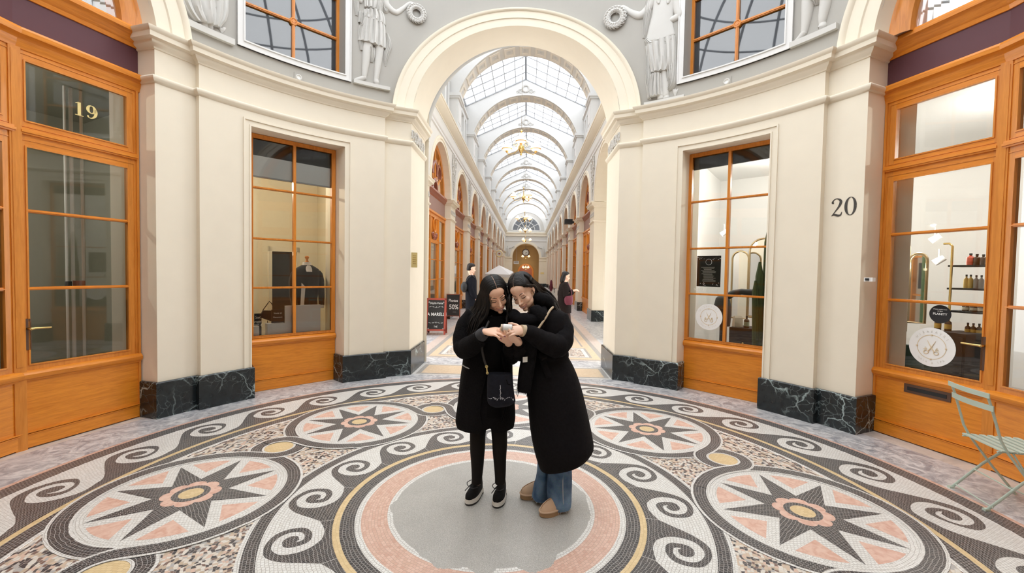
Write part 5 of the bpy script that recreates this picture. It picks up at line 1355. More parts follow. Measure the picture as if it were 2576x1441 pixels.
# small carved panels in the pilaster friezes
for sd in (-1, 1):
    fz = CB()
    for k in range(0, 8):
        yc = P0 + PIT * (k - .5); x = XC + sd * WC; n = Vector((-sd, 0, 0)); u = Vector((0, 1, 0))
        for j in (-.3, 0, .3):
            for e in (-1, 1): scroll(fz, Vector((x, yc + j, 3.61)), u, VZ, n, .15, M['relief'], e)
    o = struct(fz, 'trim_frieze_' + ('left' if sd < 0 else 'right'), 50)
# ---- carved scrolls on the arch reveals of the rotunda
for s, lb in ((QS[0], 'white carved palmette on the left reveal of the rotunda arch'), (QS[1], 'white carved palmette on the right reveal of the rotunda arch')):
    x = ACX + s.sx * ARC_R; n = Vector((-s.sx, 0, 0)); u = Vector((0, 1, 0)); c = Vector((x, 3.98, 3.68)); w = MB()
    for du, s_ in ((.04, .26), (.26, .2)):
        for e in (-1, 1): scroll(w, c + u * e * du - VZ * .02, u, VZ, n, s_ * .8, M['relief'], e)
    for i in range(7):
        a = PI * (i / 6); leaf(w, c + n * .01 - VZ * .05, u * cos(a) + VZ * sin(a), -u * sin(a) + VZ * cos(a), n, .15, .035, M['relief'])
    t = thing('palmette_relief', lb, 'relief', c); w.build('foliage', t, 50)
# ---- shop fronts along the arcade
M['mauve'] = plain('faded_mauve_sign', (.34, .21, .18), .6, var=.05)
M['inside'] = plain('shop_interior_cream', (.74, .70, .62), .8, var=.05)
M['blind'] = plain('pale_shop_blind', (.70, .67, .60), .8, var=.04)
def shopfront(sd, k):
    yc = P0 + PIT * k; xw = XC + sd * (WC + REC)
    F = Fr((0, 0, 0), 0); F.o = Vector((xw, yc, 0)); F.n = Vector((sd, 0, 0)); F.t = Vector((0, -sd, 0)) if sd > 0 else Vector((0, 1, 0))
    # u to the right as seen from the hall; w towards the hall
    m = MC @ Vector((xw, yc, 0)); nm = 'window_%d' % (20 + (k if sd < 0 else 20 + k)); root = senv(nm, m)
    h = OW / 2; W_, WH_ = M['wood'], M['wood_h']; near = k < 4
    f = CB(); b = CB(); g = CB(); s_ = CB(); c = CB()
    F.box(b, -h, h, -.05, 0, .004, .56, WH_); F.box(b, -h, h, 0, .015, .004, .12, WH_); F.box(b, -h, h, 0, .045, .56, .62, WH_); b.build('base_panel', root)
    posts = [(-h, -h + .12), (-.62, -.54), (.54, .62), (h - .12, h)]
    for a, d in posts: F.box(f, a, d, -.06, .02, .60, 3.33, W_)
    F.box(f, -h + .12, h - .12, -.06, .015, 3.20, 3.33, WH_); F.box(f, -h, h, -.06, .05, 3.31, 3.37, WH_)
    for z in (1.35, 1.95, 2.52): F.box(f, -h + .1, -.62, -.04, 0, z - .012, z + .012, WH_); F.box(f, .62, h - .1, -.04, 0, z - .012, z + .012, WH_)
    F.box(f, -.54, .54, -.05, .01, 2.44, 2.54, WH_); F.box(f, -.54, -.46, -.05, .0, .6, 2.46, W_); F.box(f, .46, .54, -.05, 0, .6, 2.46, W_)
    for z in (1.35, 1.95): F.box(f, -.46, .46, -.04, 0, z - .012, z + .012, WH_)
    f.build('frame', root, 30)
    if near:                                          # carved oval with foliage over the door
        F.box(c, -.50, .50, -.03, -.02, 2.54, 3.2, W_)
        c.tube([F.p(.17 * cos(2 * PI * i / 24), .0, 2.98 + .20 * sin(2 * PI * i / 24)) for i in range(25)], .03, W_, 6, caps=False)
        for i in range(14):
            a = PI * i / 13 + PI; u = F.t * cos(a) + VZ * sin(a); leaf(c, F.p(.16 * cos(a), .0, 2.72 + .02 * sin(i)), u, F.t * sin(a) - VZ * cos(a), -F.n, .22, .05, M['wood_red'])
        c.build('carved_panel', root, 40)
    else: F.box(c, -.50, .50, -.03, -.02, 2.54, 3.2, W_); c.build('carved_panel', root)
    F.pane(g, -h + .06, h - .06, .60, 3.25, -.035, M['glass']); g.build('glass', root)
    F.box(s_, -h, h, -.05, 0, 3.37, 3.82, M['mauve']); s_.build('sign_board', root)
    t = CB(); F.mould(t, -h, h, [(-.05, 3.80), (.0, 3.81), (.02, 3.86), (.05, 3.88), (.08, 3.93), (.10, 3.95), (.10, 4.0), (-.05, 4.02)], M['wood_red']); t.build('sign_moulding', root, 30)
    fan = CB(); n = 16
    def ARC(r0, r1, z0, a0, a1, w0, w1, u0=0, m=W_):
        rows = []
        for i in range(n + 1):
            a = a0 + (a1 - a0) * i / n; rows.append([F.p(u0 - r * cos(a), w_, z0 + r * sin(a)) for r, w_ in ((r0, w0), (r0, w1), (r1, w1), (r1, w0))])
        fan.loft(rows, m)
    ARC(RA - .16, RA, 4.0, 0, PI, -.06, .02)
    if k < 6:
        ARC(.30, .38, 4.02, 0, PI, -.05, .02, 0, M['wood_red'])
        for e in (-1, 0, 1): ARC(.22, .30, 4.62, -.5, PI + .5, -.05, .02, e * .58, M['wood_red'])
        for a in (.55, 1.05, PI / 2, PI - 1.05, PI - .55):
            fan.tube([F.p(-.36 * cos(a), -.02, 4.02 + .36 * sin(a)), F.p(-(RA - .12) * cos(a), -.02, 4.0 + (RA - .12) * sin(a))], .04, W_, 6)
    fan.build('fanlight', root, 40)
    fg = CB(); fg.poly([F.p(-(RA - .1) * cos(PI * i / n), -.035, 4.0 + (RA - .1) * sin(PI * i / n)) for i in range(n + 1)], M['glass']); fg.build('fan_glass', root)
    r = CB(); d = 1.6
    F.box(r, -h - .25, h + .25, -d, -d + .02, 0, 5.6, M['inside']); F.box(r, -h - .25, -h - .23, -d, -.08, 0, 5.6, M['inside']); F.box(r, h + .23, h + .25, -d, -.08, 0, 5.6, M['inside'])
    F.box(r, -h - .25, h + .25, -d, -.08, 3.55, 3.6, M['inside']); F.box(r, -h - .25, h + .25, -d, -.08, -.02, .0012, M['shop_floor']); F.box(r, -h - .25, h + .25, -d, -.08, 5.55, 5.6, M['inside'])
    r.build('shop_behind', root)
    if k % 3 != 1:
        bl = CB(); F.box(bl, .62, h - .1, -.16, -.15, 1.2 + .3 * (k % 2), 3.2, M['blind']); F.box(bl, -h + .1, -.62, -.16, -.15, 1.5, 3.2, M['blind']); bl.build('blind', root)
    return root
for k in range(0, 9): shopfront(-1, k)
for k in range(1, 9): shopfront(1, k)
for sd, k, e in ((-1, 0, 26), (-1, 1, 20), (-1, 2, 16), (1, 1, 26), (1, 2, 20)):
    q = MC @ Vector((XC + sd * (WC + 1.1), P0 + PIT * k, 3.1)); lamp('shop_fill_light', q, e, (1, .86, .66))  # unseen point lights added to brighten the shops behind the arcade glass
q = MC @ Vector((XC - WC - .9, P0 - .3, 4.95)); wl = MB(); wl.sphere(q, .07, M['lampglow']); single(wl, 'pendant_bulb', 'glowing bulb behind the first fanlight of the left arcade', 'lamp', 60)
# ---- far end of the arcade
M['lamplit_wall'] = plain('ochre_wall_in_lamplight', (.42, .29, .14), .8, var=.08, scale=2)  # warm tone of the lamplight is put into this wall colour
e_ = CB(); n = 28; r, zs = 1.56, 3.45
for i in range(n):
    t0, t1 = PI * i / n, PI * (i + 1) / n
    e_.poly([(XC + r * cos(t0), YE, zs + r * sin(t0)), (XC + r * cos(t1), YE, zs + r * sin(t1)), (XC + r * cos(t1), YE, 6.2), (XC + r * cos(t0), YE, 6.2)], M['arcade_wall'])
    e_.poly([(XC + r * cos(t0), YE, zs + r * sin(t0)), (XC + r * cos(t1), YE, zs + r * sin(t1)), (XC + r * cos(t1), YE + 1, zs + r * sin(t1)), (XC + r * cos(t0), YE + 1, zs + r * sin(t0))], M['cream'])
    rl = 1.56; zl = 6.5
    e_.poly([(XC + rl * cos(t0), YE, zl + rl * sin(t0)), (XC + rl * cos(t1), YE, zl + rl * sin(t1)), (XC + rl * cos(t1) * 1.0, YE, 10.1), (XC + rl * cos(t0), YE, 10.1)], M['attic'])
for e in (-1, 1):
    e_.poly([(XC + e * r, YE, 0), (XC + e * 3, YE, 0), (XC + e * 3, YE, 3.45), (XC + e * r, YE, 3.45)], M['cream']); e_.poly([(XC + e * r, YE, 3.45), (XC + e * 3, YE, 3.45), (XC + e * 3, YE, 6.2), (XC + e * r, YE, 6.2)], M['arcade_wall'])
    e_.poly([(XC + e * 1.56, YE, 6.2), (XC + e * 3, YE, 6.2), (XC + e * 3, YE, 10.1), (XC + e * 1.56, YE, 10.1)], M['attic'])
    e_.poly([(XC + e * r, YE, 0), (XC + e * r, YE + 1, 0), (XC + e * r, YE + 1, 3.45), (XC + e * r, YE, 3.45)], M['cream'])
e_.poly([(XC - 1.6, YE, 6.2), (XC + 1.6, YE, 6.2), (XC + 1.6, YE, 6.5), (XC - 1.6, YE, 6.5)], M['attic'])
struct(e_, 'wall_corridor_end', 40)
t = CB()
for (r0, r1, z0, h, m_) in ((1.56, 1.80, 3.45, .05, 'cream'), (1.56, 1.72, 6.5, .06, 'attic'), (2.1, 2.25, 6.5, .05, 'attic'), (1.72, 2.1, 6.5, .02, 'relief')):
    rows = [[(XC + rr * cos(PI * i / n), YE - o, z0 + rr * sin(PI * i / n)) for rr, o in ((r0, 0), (r0, h), (r1, h), (r1, 0))] for i in range(n + 1)]; t.grid(rows, M[m_])
for e in (-1, 1):
    for z0, z1, o in ((3.30, 3.47, .08), (2.95, 3.02, .04), (0, .36, .03)): t.bbox((XC + e * 1.56, YE - o, z0), (XC + e * 2.45, YE, z1), M['cream'] if z0 else M['marble'])
for z0, z1, o, m_ in ((5.25, 5.42, .05, 'white_trim'), (5.85, 6.15, .14, 'cream'), (6.15, 6.3, .2, 'cream')): t.bbox((XC - 2.45, YE - o, z0), (XC + 2.45, YE, z1), M[m_])
struct(t, 'trim_end', 40)
# half-round window
lw = CB(); lwg = CB(); rt = senv('window_50', MC @ Vector((XC, YE, 6.5)))
for k in range(1, 6):
    a = PI * k / 6; lw.tube([(XC, YE - .02, 6.5), (XC + 1.56 * cos(a), YE - .02, 6.5 + 1.56 * sin(a))], .03, M['white_trim'], 6)
for rr in (.5, 1.0): lw.tube([(XC + rr * cos(PI * i / 20), YE - .02, 6.5 + rr * sin(PI * i / 20)) for i in range(21)], .028, M['white_trim'], 6)
lw.tube([(XC - 1.56, YE - .02, 6.5), (XC + 1.56, YE - .02, 6.5)], .04, M['white_trim'], 6); lw.build('frame', rt, 50)
lwg.poly([(XC + 1.56 * cos(PI * i / 20), YE + .01, 6.5 + 1.56 * sin(PI * i / 20)) for i in range(21)], M['glass_up']); lwg.build('glass', rt)
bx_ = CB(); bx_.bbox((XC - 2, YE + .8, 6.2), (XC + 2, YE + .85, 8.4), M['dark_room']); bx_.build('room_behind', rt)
# passage beyond
p = CB()
for e in (-1, 1): p.bbox((XC + e * 1.9, YE + .9, 0), (XC + e * 1.95, YE + 8, 5.2), M['lamplit_wall'])
p.bbox((XC - 1.95, YE + .9, 5.15), (XC + 1.95, YE + 8, 5.2), M['lamplit_wall'])
n = 24; r2, z2, yw = .92, 1.75, YE + 7
for i in range(n):
    t0, t1 = PI * i / n, PI * (i + 1) / n
    p.poly([(XC + r2 * cos(t0), yw, z2 + r2 * sin(t0)), (XC + r2 * cos(t1), yw, z2 + r2 * sin(t1)), (XC + r2 * cos(t1), yw, 5.2), (XC + r2 * cos(t0), yw, 5.2)], M['lamplit_wall'])
for e in (-1, 1): p.poly([(XC + e * r2, yw, 0), (XC + e * 1.95, yw, 0), (XC + e * 1.95, yw, 5.2), (XC + e * r2, yw, 5.2)], M['lamplit_wall'])
p.bbox((XC - 1.2, yw + 1.5, 0), (XC + 1.2, yw + 1.55, 3.2), M['wood_red'])
struct(p, 'wall_passage', 40)
p = CB(); rows = [[(XC + rr * cos(PI * i / n), yw - o, z2 + rr * sin(PI * i / n)) for rr, o in ((r2 - .08, .0), (r2 - .08, .06), (r2 + .14, .06), (r2 + .14, 0))] for i in range(n + 1)]; p.grid(rows, M['wood'])
for e in (-1, 1): p.bbox((XC + e * (r2 - .08), yw - .06, 0), (XC + e * (r2 + .14), yw, z2), M['wood'])
struct(p, 'door_3', 40)
# clock
cx, cz, cy = XC - .01, 3.98, YE + .55
t = cthing('clock', 'round wall clock with dark ring hung in the far archway of the arcade', 'clock', (cx, cy, cz)); q = CB()
F = Fr((0, 0, 0), 0); F.o = Vector((cx, cy, cz)); F.n = Vector((0, 1, 0)); F.t = Vector((1, 0, 0))
q.lathe([(0, 0), (.34, 0), (.40, -.02), (.44, -.06), (.40, -.09), (.34, -.06), (.33, -.04)], M['dark_metal'], F.o, 32, axis=(0, 1, 0)); q.build('case', t, 50)
q = CB(); q.lathe([(0, -.045), (.335, -.045)], M['blind'], F.o, 32, axis=(0, 1, 0)); q.build('dial', t)
q = CB()
for k in range(12): a = R_(30 * k); F.box(q, .27 * sin(a) - .018, .27 * sin(a) + .018, .046, .052, .27 * cos(a) - .03, .27 * cos(a) + .03, M['letter'])
q.build('numerals', t)
for a, L in ((R_(178), .25), (R_(95), .17)):
    q = CB(); q.tube([F.p(0, .06, 0), F.p(L * sin(a), .06, L * cos(a))], .018, M['letter'], 6); q.build('hand', t)
hk = CB(); hk.tube([(cx, cy + .02, cz + .43), (cx, cy + .02, 5.0)], .015, M['dark_metal'], 6); hk.build('hanger', t)
# small signs at the far end
sg_ = CB(); sg_.bbox((XC - 1.40, YE + .4, 2.62), (XC - .80, YE + .44, 2.95), M['white_lit'])
sgl = Fr((0, 0, 0), 0); sgl.o = Vector((XC - 1.1, YE + .39, 2.8)); sgl.n = Vector((0, 1, 0)); sgl.t = Vector((1, 0, 0))
for k in range(3): sgl.box(sg_, -.24, .24, .001, .006, .07 - .09 * k, .11 - .09 * k, M['letter'])
sg_.tube([(XC - 1.1, YE + .42, 2.95), (XC - 1.1, YE + .42, 4.58)], .012, M['iron'], 6); single(sg_, 'hanging_sign', 'white hanging sign with dark lines at the left of the far archway', 'sign')
sg_ = CB(); sg_.bbox((XC + 1.75, YE - .03, 1.50), (XC + 2.15, YE - .005, 1.68), M['gold']); single(sg_, 'plaque', 'brass plaque on the far end wall to the right of the archway', 'plaque')
sg_ = CB(); yq = P0 + PIT * 5.0; xq = XC - WC + .42; F = Fr((0, 0, 0), 0); F.o = Vector((xq, yq, 3.05)); F.n = Vector((0, 1, 0)); F.t = Vector((1, 0, 0))
sg_.lathe([(0, -.03), (.27, -.03), (.30, 0), (.27, .03), (0, .03)], M['blind'], F.o, 28, axis=(0, 1, 0)); sg_.lathe([(0, -.04), (.07, -.04)], M['wood_red'], F.o, 16, axis=(0, 1, 0)); sg_.lathe([(.2, -.032), (.23, -.04), (.26, -.032)], M['gold'], F.o, 28, axis=(0, 1, 0))
sg_.tube([(XC - WC, yq, 3.05), (xq - .28, yq, 3.05)], .015, M['iron'], 6); sg_.tube([(XC - WC, yq, 3.38), (xq, yq, 3.36)], .012, M['iron'], 6); single(sg_, 'shop_sign', 'round projecting shop sign on the left arcade wall above the parasol', 'sign', 40)
sp = CB(); sp.bbox((XC + WC - .45, 20.6, 3.98), (XC + WC - .08, 21.0, 4.20), M['black']); sp.bbox((XC + WC - .14, 20.75, 4.02), (XC + WC, 20.85, 4.12), M['black']); single(sp, 'loudspeaker', 'black box loudspeaker fixed above the second pilaster of the right arcade', 'loudspeaker')
# ---- chandeliers
M['opal'] = plain('lit_opal_glass', (1, .95, .85), .4, emit=(1, .80, .50), estr=1.15, var=0)
M['shade_rim'] = plain('shade_amber_rim', (.8, .45, .15), .35, .4)
M['chain'] = plain('tarnished_chain', (.34, .30, .25), .5, .5)
def chandelier(y, z, rot, label, xo=0, r=.49, arms=3, chain_top=9.95, energy=30, sc=1.0):
    t = cthing('chandelier', label, 'chandelier', (XC + xo, y, z), 'brass chandeliers with opal shades along the arcade'); c = Vector((XC + xo, y, z))
    q = CB(); q.lathe([(0, -.24), (.02, -.23), (.035, -.20), (.015, -.17), (.05, -.13), (.085, -.06), (.09, 0), (.06, .05), (.03, .09), (.018, .14), (.018, .42), (.04, .46), (.012, .5), (0, .5)], M['brass'], c, 16); q.build('stem', t, 50)
    q = CB(); zz = z + .5
    while zz < chain_top:
        q.tube([(c.x, c.y, zz), (c.x, c.y, min(chain_top, zz + .3))], .005, M['chain'], 6); q.tube([(c.x, c.y, zz + .2), (c.x, c.y, zz + .3)], .010, M['chain'], 5); zz += .3
    q.build('chain', t)
    for a in range(arms):
        an = rot + 2 * PI * a / arms; d = Vector((cos(an), sin(an), 0)); e = c + d * r
        q = CB(); q.tube([c + d * .06 + VZ * -.02, c + d * r * .45 + VZ * -.13, c + d * r * .85 + VZ * -.15, e + VZ * -.06], .012, M['brass'], 6)
        q.tube([c + d * (.1 + .08 * (1 - i / 14) * cos(i * .55)) + d * .08 + VZ * (.1 + .09 * (1 - i / 18) * sin(i * .55)) for i in range(15)], .008, M['brass'], 5); q.lathe([(0, -.09), (.02, -.085), (.03, -.06), (.045, -.04), (.02, -.02)], M['shade_rim'], e, 12); arm = q.build('arm', t, 50)
        q = CB(); q.lathe([(.03, -.03), (.10, -.022), (.145, .02), (.155, .065), (.138, .12), (.09, .155), (.055, .175), (.05, .21), (.062, .24), (.045, .245)], M['opal'], e, 20); q.lathe([(.140, .010), (.149, .018), (.154, .030)], M['shade_rim'], e, 20); q.build('shade', arm, 60)
    lamp('chandelier_lamp', MC @ (c + VZ * .02), energy, (1, .84, .6), .25)
chandelier(12.45, 5.2, R_(-90), 'nearest chandelier with three lit opal shades hanging in the arcade', -.03)
chandelier(20.65, 5.2, R_(-60), 'second chandelier from the rotunda, three lit opal shades', -.03)
chandelier(28.85, 5.2, R_(-75), 'third chandelier from the rotunda, above the half-round far window', -.03)
chandelier(37.05, 5.2, R_(-90), 'fourth chandelier from the rotunda, below the half-round far window', -.03)
chandelier(45.25, 5.0, R_(0), 'fifth chandelier, hanging just before the far archway', -.03)
chandelier(YE + 3.0, 3.55, R_(0), 'two-shade chandelier glowing below the clock in the far passage', 0, .40, 2, 5.1, 60)
chandelier(YE + 5.5, 2.25, R_(-90), 'chandelier glowing in front of the last arched door', 0, .40, 3, 5.1, 60)
# end-wall figures
def mini_figure(x, lab, e):
    c = Vector((XC + x, YE - .0, 3.50)); t = cthing('relief_figure', lab, 'relief', (XC + x, YE, 3.5)); q = CB()
    L = lambda rows: q.loft([[Vector((c.x + dx + rx * cos(2 * PI * i / 14), c.y - .02 - ry * max(-.2, sin(2 * PI * i / 14)), c.z + z)) for i in range(14)] for z, dx, rx, ry in rows], M['relief'])
    L([(0, 0, .16, .06), (.3, .02, .17, .09), (.6, -.02, .15, .08), (.85, -.03, .17, .1), (.98, -.03, .12, .08), (1.02, -.03, .05, .05), (1.1, -.03, .055, .06), (1.2, -.03, .045, .05)])
    q.tube([c + Vector((e * .12, -.05, .95)), c + Vector((e * .34, -.06, .98)), c + Vector((e * .55, -.05, 1.12))], [.05, .04, .03], M['relief'], 8); q.build('body', t, 60)
    w = CB(); wreath(w, c + Vector((e * .62, -.03, 1.05)), UX, VZ, NY, .1, .03, M['relief'], 8, 14); w.build('wreath', t, 50)
mini_figure(-2.05, 'white relief figure on the far end wall left of the archway', 1); mini_figure(2.05, 'white relief figure on the far end wall right of the archway', -1)
# rear vestibule behind the camera
v = MB()
for e in (-1, 1): v.bbox((e * 1.62, -9, 0), (e * 1.7, -4.45, 5.6), M['cream'])
v.bbox((-1.7, -9.1, 0), (1.7, -9, 5.6), M['cream']); v.bbox((-1.7, -9, 5.55), (1.7, -4.45, 5.6), M['cream']); v.bbox((-1.7, -9, -.05), (1.7, -4.3, .0008), M['marble_gray'])
struct(v, 'wall_rear_vestibule')
# ------------------------------------------------------------------ carved figures on the drum
def cyl(px, py, R=RU):
    d = CAMROT @ Vector(((px - 1288) / FPX, (py - 720.5) / FPX, 1)); A = d.x ** 2 + d.y ** 2; B = 2 * (CAM.x * d.x + CAM.y * d.y); C = CAM.x ** 2 + CAM.y ** 2 - R * R
    q = CAM + d * ((-B + math.sqrt(B * B - 4 * A * C)) / (2 * A)); return math.degrees(math.atan2(q.x, q.y)), q.z
MPP = .0066
class Relief:
    def __init__(s, off, sc): s.off, s.sc = off, sc
    def uz(s, x, y): a, z = cyl(s.off[0] + x * s.sc, s.off[1] + y * s.sc); return R_(a) * RU, z
    def surf(s, u, w, z): return pol(math.degrees(u / RU), RU - w, z)
    def tube(s, mb, P, h=None, n=10, fold=0, cap=True):
        """half-round swelling along crop points (x, y, half width)"""
        Q = cr_spline([(*s.uz(x, y), w * s.sc * MPP) for x, y, w in P], 7); rows = []
        def cap_(q0, q1): d_ = Vector((q0[0] - q1[0], q0[1] - q1[1])); d_ = d_.normalized() if d_.length else d_; rr = min(q0[2] * .5, .03); return [(q0[0] + d_.x * rr * k1, q0[1] + d_.y * rr * k1, q0[2] * k2) for k1, k2 in ((.5, .86), (.85, .55), (1.0, .12))]
        if not fold: Q = cap_(Q[0], Q[1])[::-1] + Q + cap_(Q[-1], Q[-2])
        n = 44 if fold else 14
        for i, (u, z, r) in enumerate(Q):
            a, b = Q[max(i - 1, 0)], Q[min(i + 1, len(Q) - 1)]; d = Vector((b[0] - a[0], b[1] - a[1])).normalized(); nn = Vector((-d.y, d.x))
            hh = (h if h else min(r * .8, .08 if fold else .052)) * min(1, r / .02); row = []
            for k in range(n + 1):
                t = PI * k / n; f = 1 + (.30 * math.cos(t * 13 + .6 * math.sin(i * .22)) + .14 * math.cos(t * 29 + i * .1)) * (fold > 0) * (.35 + .65 * sin(t))
                row.append(s.surf(u + nn.x * r * cos(t), .001 + hh * sin(t) * f, z + nn.y * r * cos(t)))
            rows.append(row)
        mb.grid(rows, M['relief'])
        for row in (rows[0], rows[-1]): mb.face([mb.vert(p) for p in row], M['relief'])
    def wreath(s, mb, x, y, R, r):
        u, z = s.uz(x, y); c = s.surf(u, .012, z); n = -Vector((c.x, c.y, 0)).normalized(); t = Vector((n.y, -n.x, 0)) * -1
        wreath(mb, c, t, VZ, n, R * s.sc * MPP, r * s.sc * MPP, M['relief'], 20, 32)
    def plinth(s, mb, x0, y0, x1, y1, th):
        u0, z0 = s.uz(x0, y0); u1, z1 = s.uz(x1, y1); z = (z0 + z1) / 2; h = th * s.sc * MPP; rows = []
        for i in range(9):
            u = u0 + (u1 - u0) * i / 8; rows.append([s.surf(u, 0.001, z - h), s.surf(u, .05, z - h), s.surf(u, .05, z), s.surf(u, .001, z)])
        mb.loft(rows, M['relief'])
def relief_thing(name, label, rel, parts, base):
    u, z = rel.uz(*base); t = thing('relief_figure', label, 'relief', rel.surf(u, .0, z))
    for nm, fn in parts:
        mb = MB(); fn(mb); mb.build(nm, t, 55)
    return t
r = Relief((860, 0), .2824)
def fig1(mb):
    for P, f in ([[(300, -330, 14), (300, -300, 30), (300, -255, 32), (300, -215, 22), (298, -190, 18)], 0], [[(298, -195, 20), (296, -150, 90), (290, -60, 84), (285, 20, 76), (278, 95, 68)], .03], [[(235, 395, 38), (222, 460, 35), (212, 560, 28), (196, 685, 19)], 0], [[(335, 405, 37), (332, 475, 31), (318, 600, 25), (304, 712, 18)], 0], [[(205, 690, 20), (165, 702, 16), (118, 708, 10)], 0], [[(304, 705, 18), (307, 735, 22), (308, 752, 16)], 0],
                 [[(380, -110, 34), (385, 20, 32), (428, 78, 25), (485, 112, 21), (540, 80, 17), (600, 32, 13), (640, 46, 15), (655, 78, 8)], 0], [[(205, -130, 34), (170, -40, 30), (150, 10, 26)], 0]): r.tube(mb, P, fold=f)
def drap1(mb):
    for P, f in ([[(276, 100, 72), (285, 150, 88), (282, 192, 94)], .10], [[(282, 190, 88), (276, 300, 102), (270, 402, 108)], .07], [[(135, -40, 22), (130, 60, 18), (131, 140, 10)], .1], [[(190, 120, 34), (178, 220, 30), (160, 222, 18)], .15], [[(178, 240, 26), (170, 330, 22), (178, 450, 14)], .15], [[(396, 300, 14), (418, 400, 22), (392, 500, 20), (388, 590, 6)], .15], [[(262, 430, 30), (264, 500, 26), (264, 555, 10)], .15], [[(205, 100, 10), (280, 96, 10), (350, 118, 10)], 0], [[(360, 60, 22), (390, 105, 14), (410, 70, 16)], .2]): r.tube(mb, P, fold=f)
relief_thing('f', 'white relief figure in short tunic holding a wreath, left of the central arch', r, [('body', fig1), ('drapery', drap1), ('wreath', lambda mb: r.wreath(mb, 663, 130, 54, 19)), ('plinth', lambda mb: r.plinth(mb, 100, 712, 425, 785, 26))], (270, 745))
r2 = Relief((1510, 0), .3492)
def fig2(mb):
    for P, f in ([[(470, -250, 12), (470, -225, 26), (470, -185, 27), (470, -150, 18), (470, -130, 15)], 0], [[(470, -135, 20), (470, -90, 74), (468, -10, 76), (452, 90, 66), (436, 190, 74), (432, 280, 90)], 0], [[(404, 450, 28), (420, 600, 23), (436, 690, 22)], 0], [[(466, 450, 28), (470, 600, 24), (472, 690, 20)], 0], [[(436, 690, 20), (436, 712, 22)], 0], [[(474, 690, 18), (476, 708, 20)], 0],
                 [[(385, -70, 32), (352, 50, 28), (292, 112, 25), (222, 92, 19), (162, 55, 14), (128, 82, 13), (118, 98, 7)], 0], [[(540, -60, 28), (556, 60, 24), (568, 108, 22), (535, 135, 20), (470, 162, 15), (436, 206, 8)], 0]): r2.tube(mb, P, fold=f)
    for e in (-1, 1): r2.tube(mb, [(462 + e * 32, -6, 14), (462 + e * 34, 16, 22), (462 + e * 33, 36, 12)], h=.066)
def drap2(mb):
    for P, f in ([[(332, 285, 16), (372, 318, 24), (430, 288, 18), (482, 312, 26), (534, 278, 16)], .12], [[(432, 300, 92), (440, 400, 88), (444, 480, 80), (440, 520, 70)], .09], [[(352, 330, 18), (350, 450, 20), (352, 570, 24), (366, 690, 22), (372, 706, 12)], .15], [[(524, 300, 14), (530, 450, 18), (520, 600, 26), (484, 650, 12)], .15], [[(374, -60, 22), (345, 60, 26), (330, 160, 20), (322, 230, 14), (314, 276, 8)], .15], [[(400, 540, 40), (392, 620, 50), (395, 700, 46)], .12], [[(500, 480, 30), (505, 560, 26), (490, 600, 14)], .12]): r2.tube(mb, P, fold=f)
def branch2(mb):
    for i in range(9):
        f = i / 8; x, y = 530 + 56 * f, 88 - 90 * f
        for e in (-1, 1): r2.tube(mb, [(x, y, 3), (x + e * 9 + 4, y - 8, 6), (x + e * 14 + 8, y - 20, 1)], n=5)
relief_thing('f', 'white relief figure in long drapery holding a wreath, right of the central arch', r2, [('body', fig2), ('drapery', drap2), ('branch', branch2), ('wreath', lambda mb: r2.wreath(mb, 110, 135, 50, 18)), ('plinth', lambda mb: r2.plinth(mb, 320, 745, 610, 688, 30)), ('sprig', lambda mb: [r2.tube(mb, [(540, 690, 5), (540 + dx, 660, 8), (540 + dx * 2.2, 640, 3)], n=5) for dx in (-7, 0, 9)])], (450, 715))
r3 = Relief((0, 0), .34704)
def fig3(mb):
    for P, f in ([[(1475, -900, 12), (1475, -870, 30), (1475, -820, 30), (1475, -770, 18)], 0], [[(1475, -780, 20), (1475, -720, 90), (1470, -560, 80), (1470, -420, 70)], 0], [[(1478, 150, 24), (1478, 200, 18), (1490, 215, 16)], 0], [[(1515, 150, 24), (1525, 195, 22), (1535, 205, 12)], 0]): r3.tube(mb, P, fold=f)
def drap3(mb):
    for P, f in ([[(1470, -430, 80), (1472, -200, 110), (1475, 0, 112), (1485, 100, 96), (1500, 180, 60)], .09], [[(1372, -60, 22), (1370, 30, 20), (1362, 92, 8)], .15], [[(1400, 0, 26), (1410, 80, 24), (1425, 130, 10)], .15], [[(1560, -40, 34), (1582, 60, 26), (1588, 140, 8)], .15], [[(1545, 60, 26), (1555, 130, 22), (1550, 170, 8)], .15]): r3.tube(mb, P, fold=f)
relief_thing('f', 'white relief figure in long skirt at the far left above the cornice', r3, [('body', fig3), ('drapery', drap3), ('plinth', lambda mb: r3.plinth(mb, 1322, 145, 1690, 280, 30)), ('sprig', lambda mb: [r3.tube(mb, [(1606, 235, 5), (1606 + dx, 212, 9), (1606 + dx * 2.4, 202, 3)], n=5) for dx in (-10, 0, 12)])], (1505, 215))
r4 = Relief((1500, 0), .27174)
def fig4(mb):
    for P, f in ([[(2040, -1150, 14), (2040, -1110, 36), (2040, -1050, 36), (2040, -1000, 22)], 0], [[(2040, -1000, 24), (2040, -930, 105), (2040, -760, 96), (2040, -560, 84), (2040, -380, 96)], 0], [[(1985, -330, 52), (1985, -150, 46), (1968, 0, 40), (1948, 170, 30), (1926, 305, 20)], 0], [[(2110, -330, 50), (2130, -150, 42), (2128, 0, 35), (2102, 150, 27), (2092, 225, 18)], 0], [[(1930, 300, 22), (1890, 345, 18), (1838, 388, 9)], 0], [[(2094, 220, 20), (2094, 250, 24), (2084, 270, 14)], 0]): r4.tube(mb, P, fold=f)
def drap4(mb):
    for P, f in ([[(2040, -400, 100), (2050, -200, 110), (2060, -60, 70), (2045, 48, 10)], .1], [[(2180, -500, 30), (2190, -200, 34), (2180, -60, 20)], .15]): r4.tube(mb, P, fold=f)
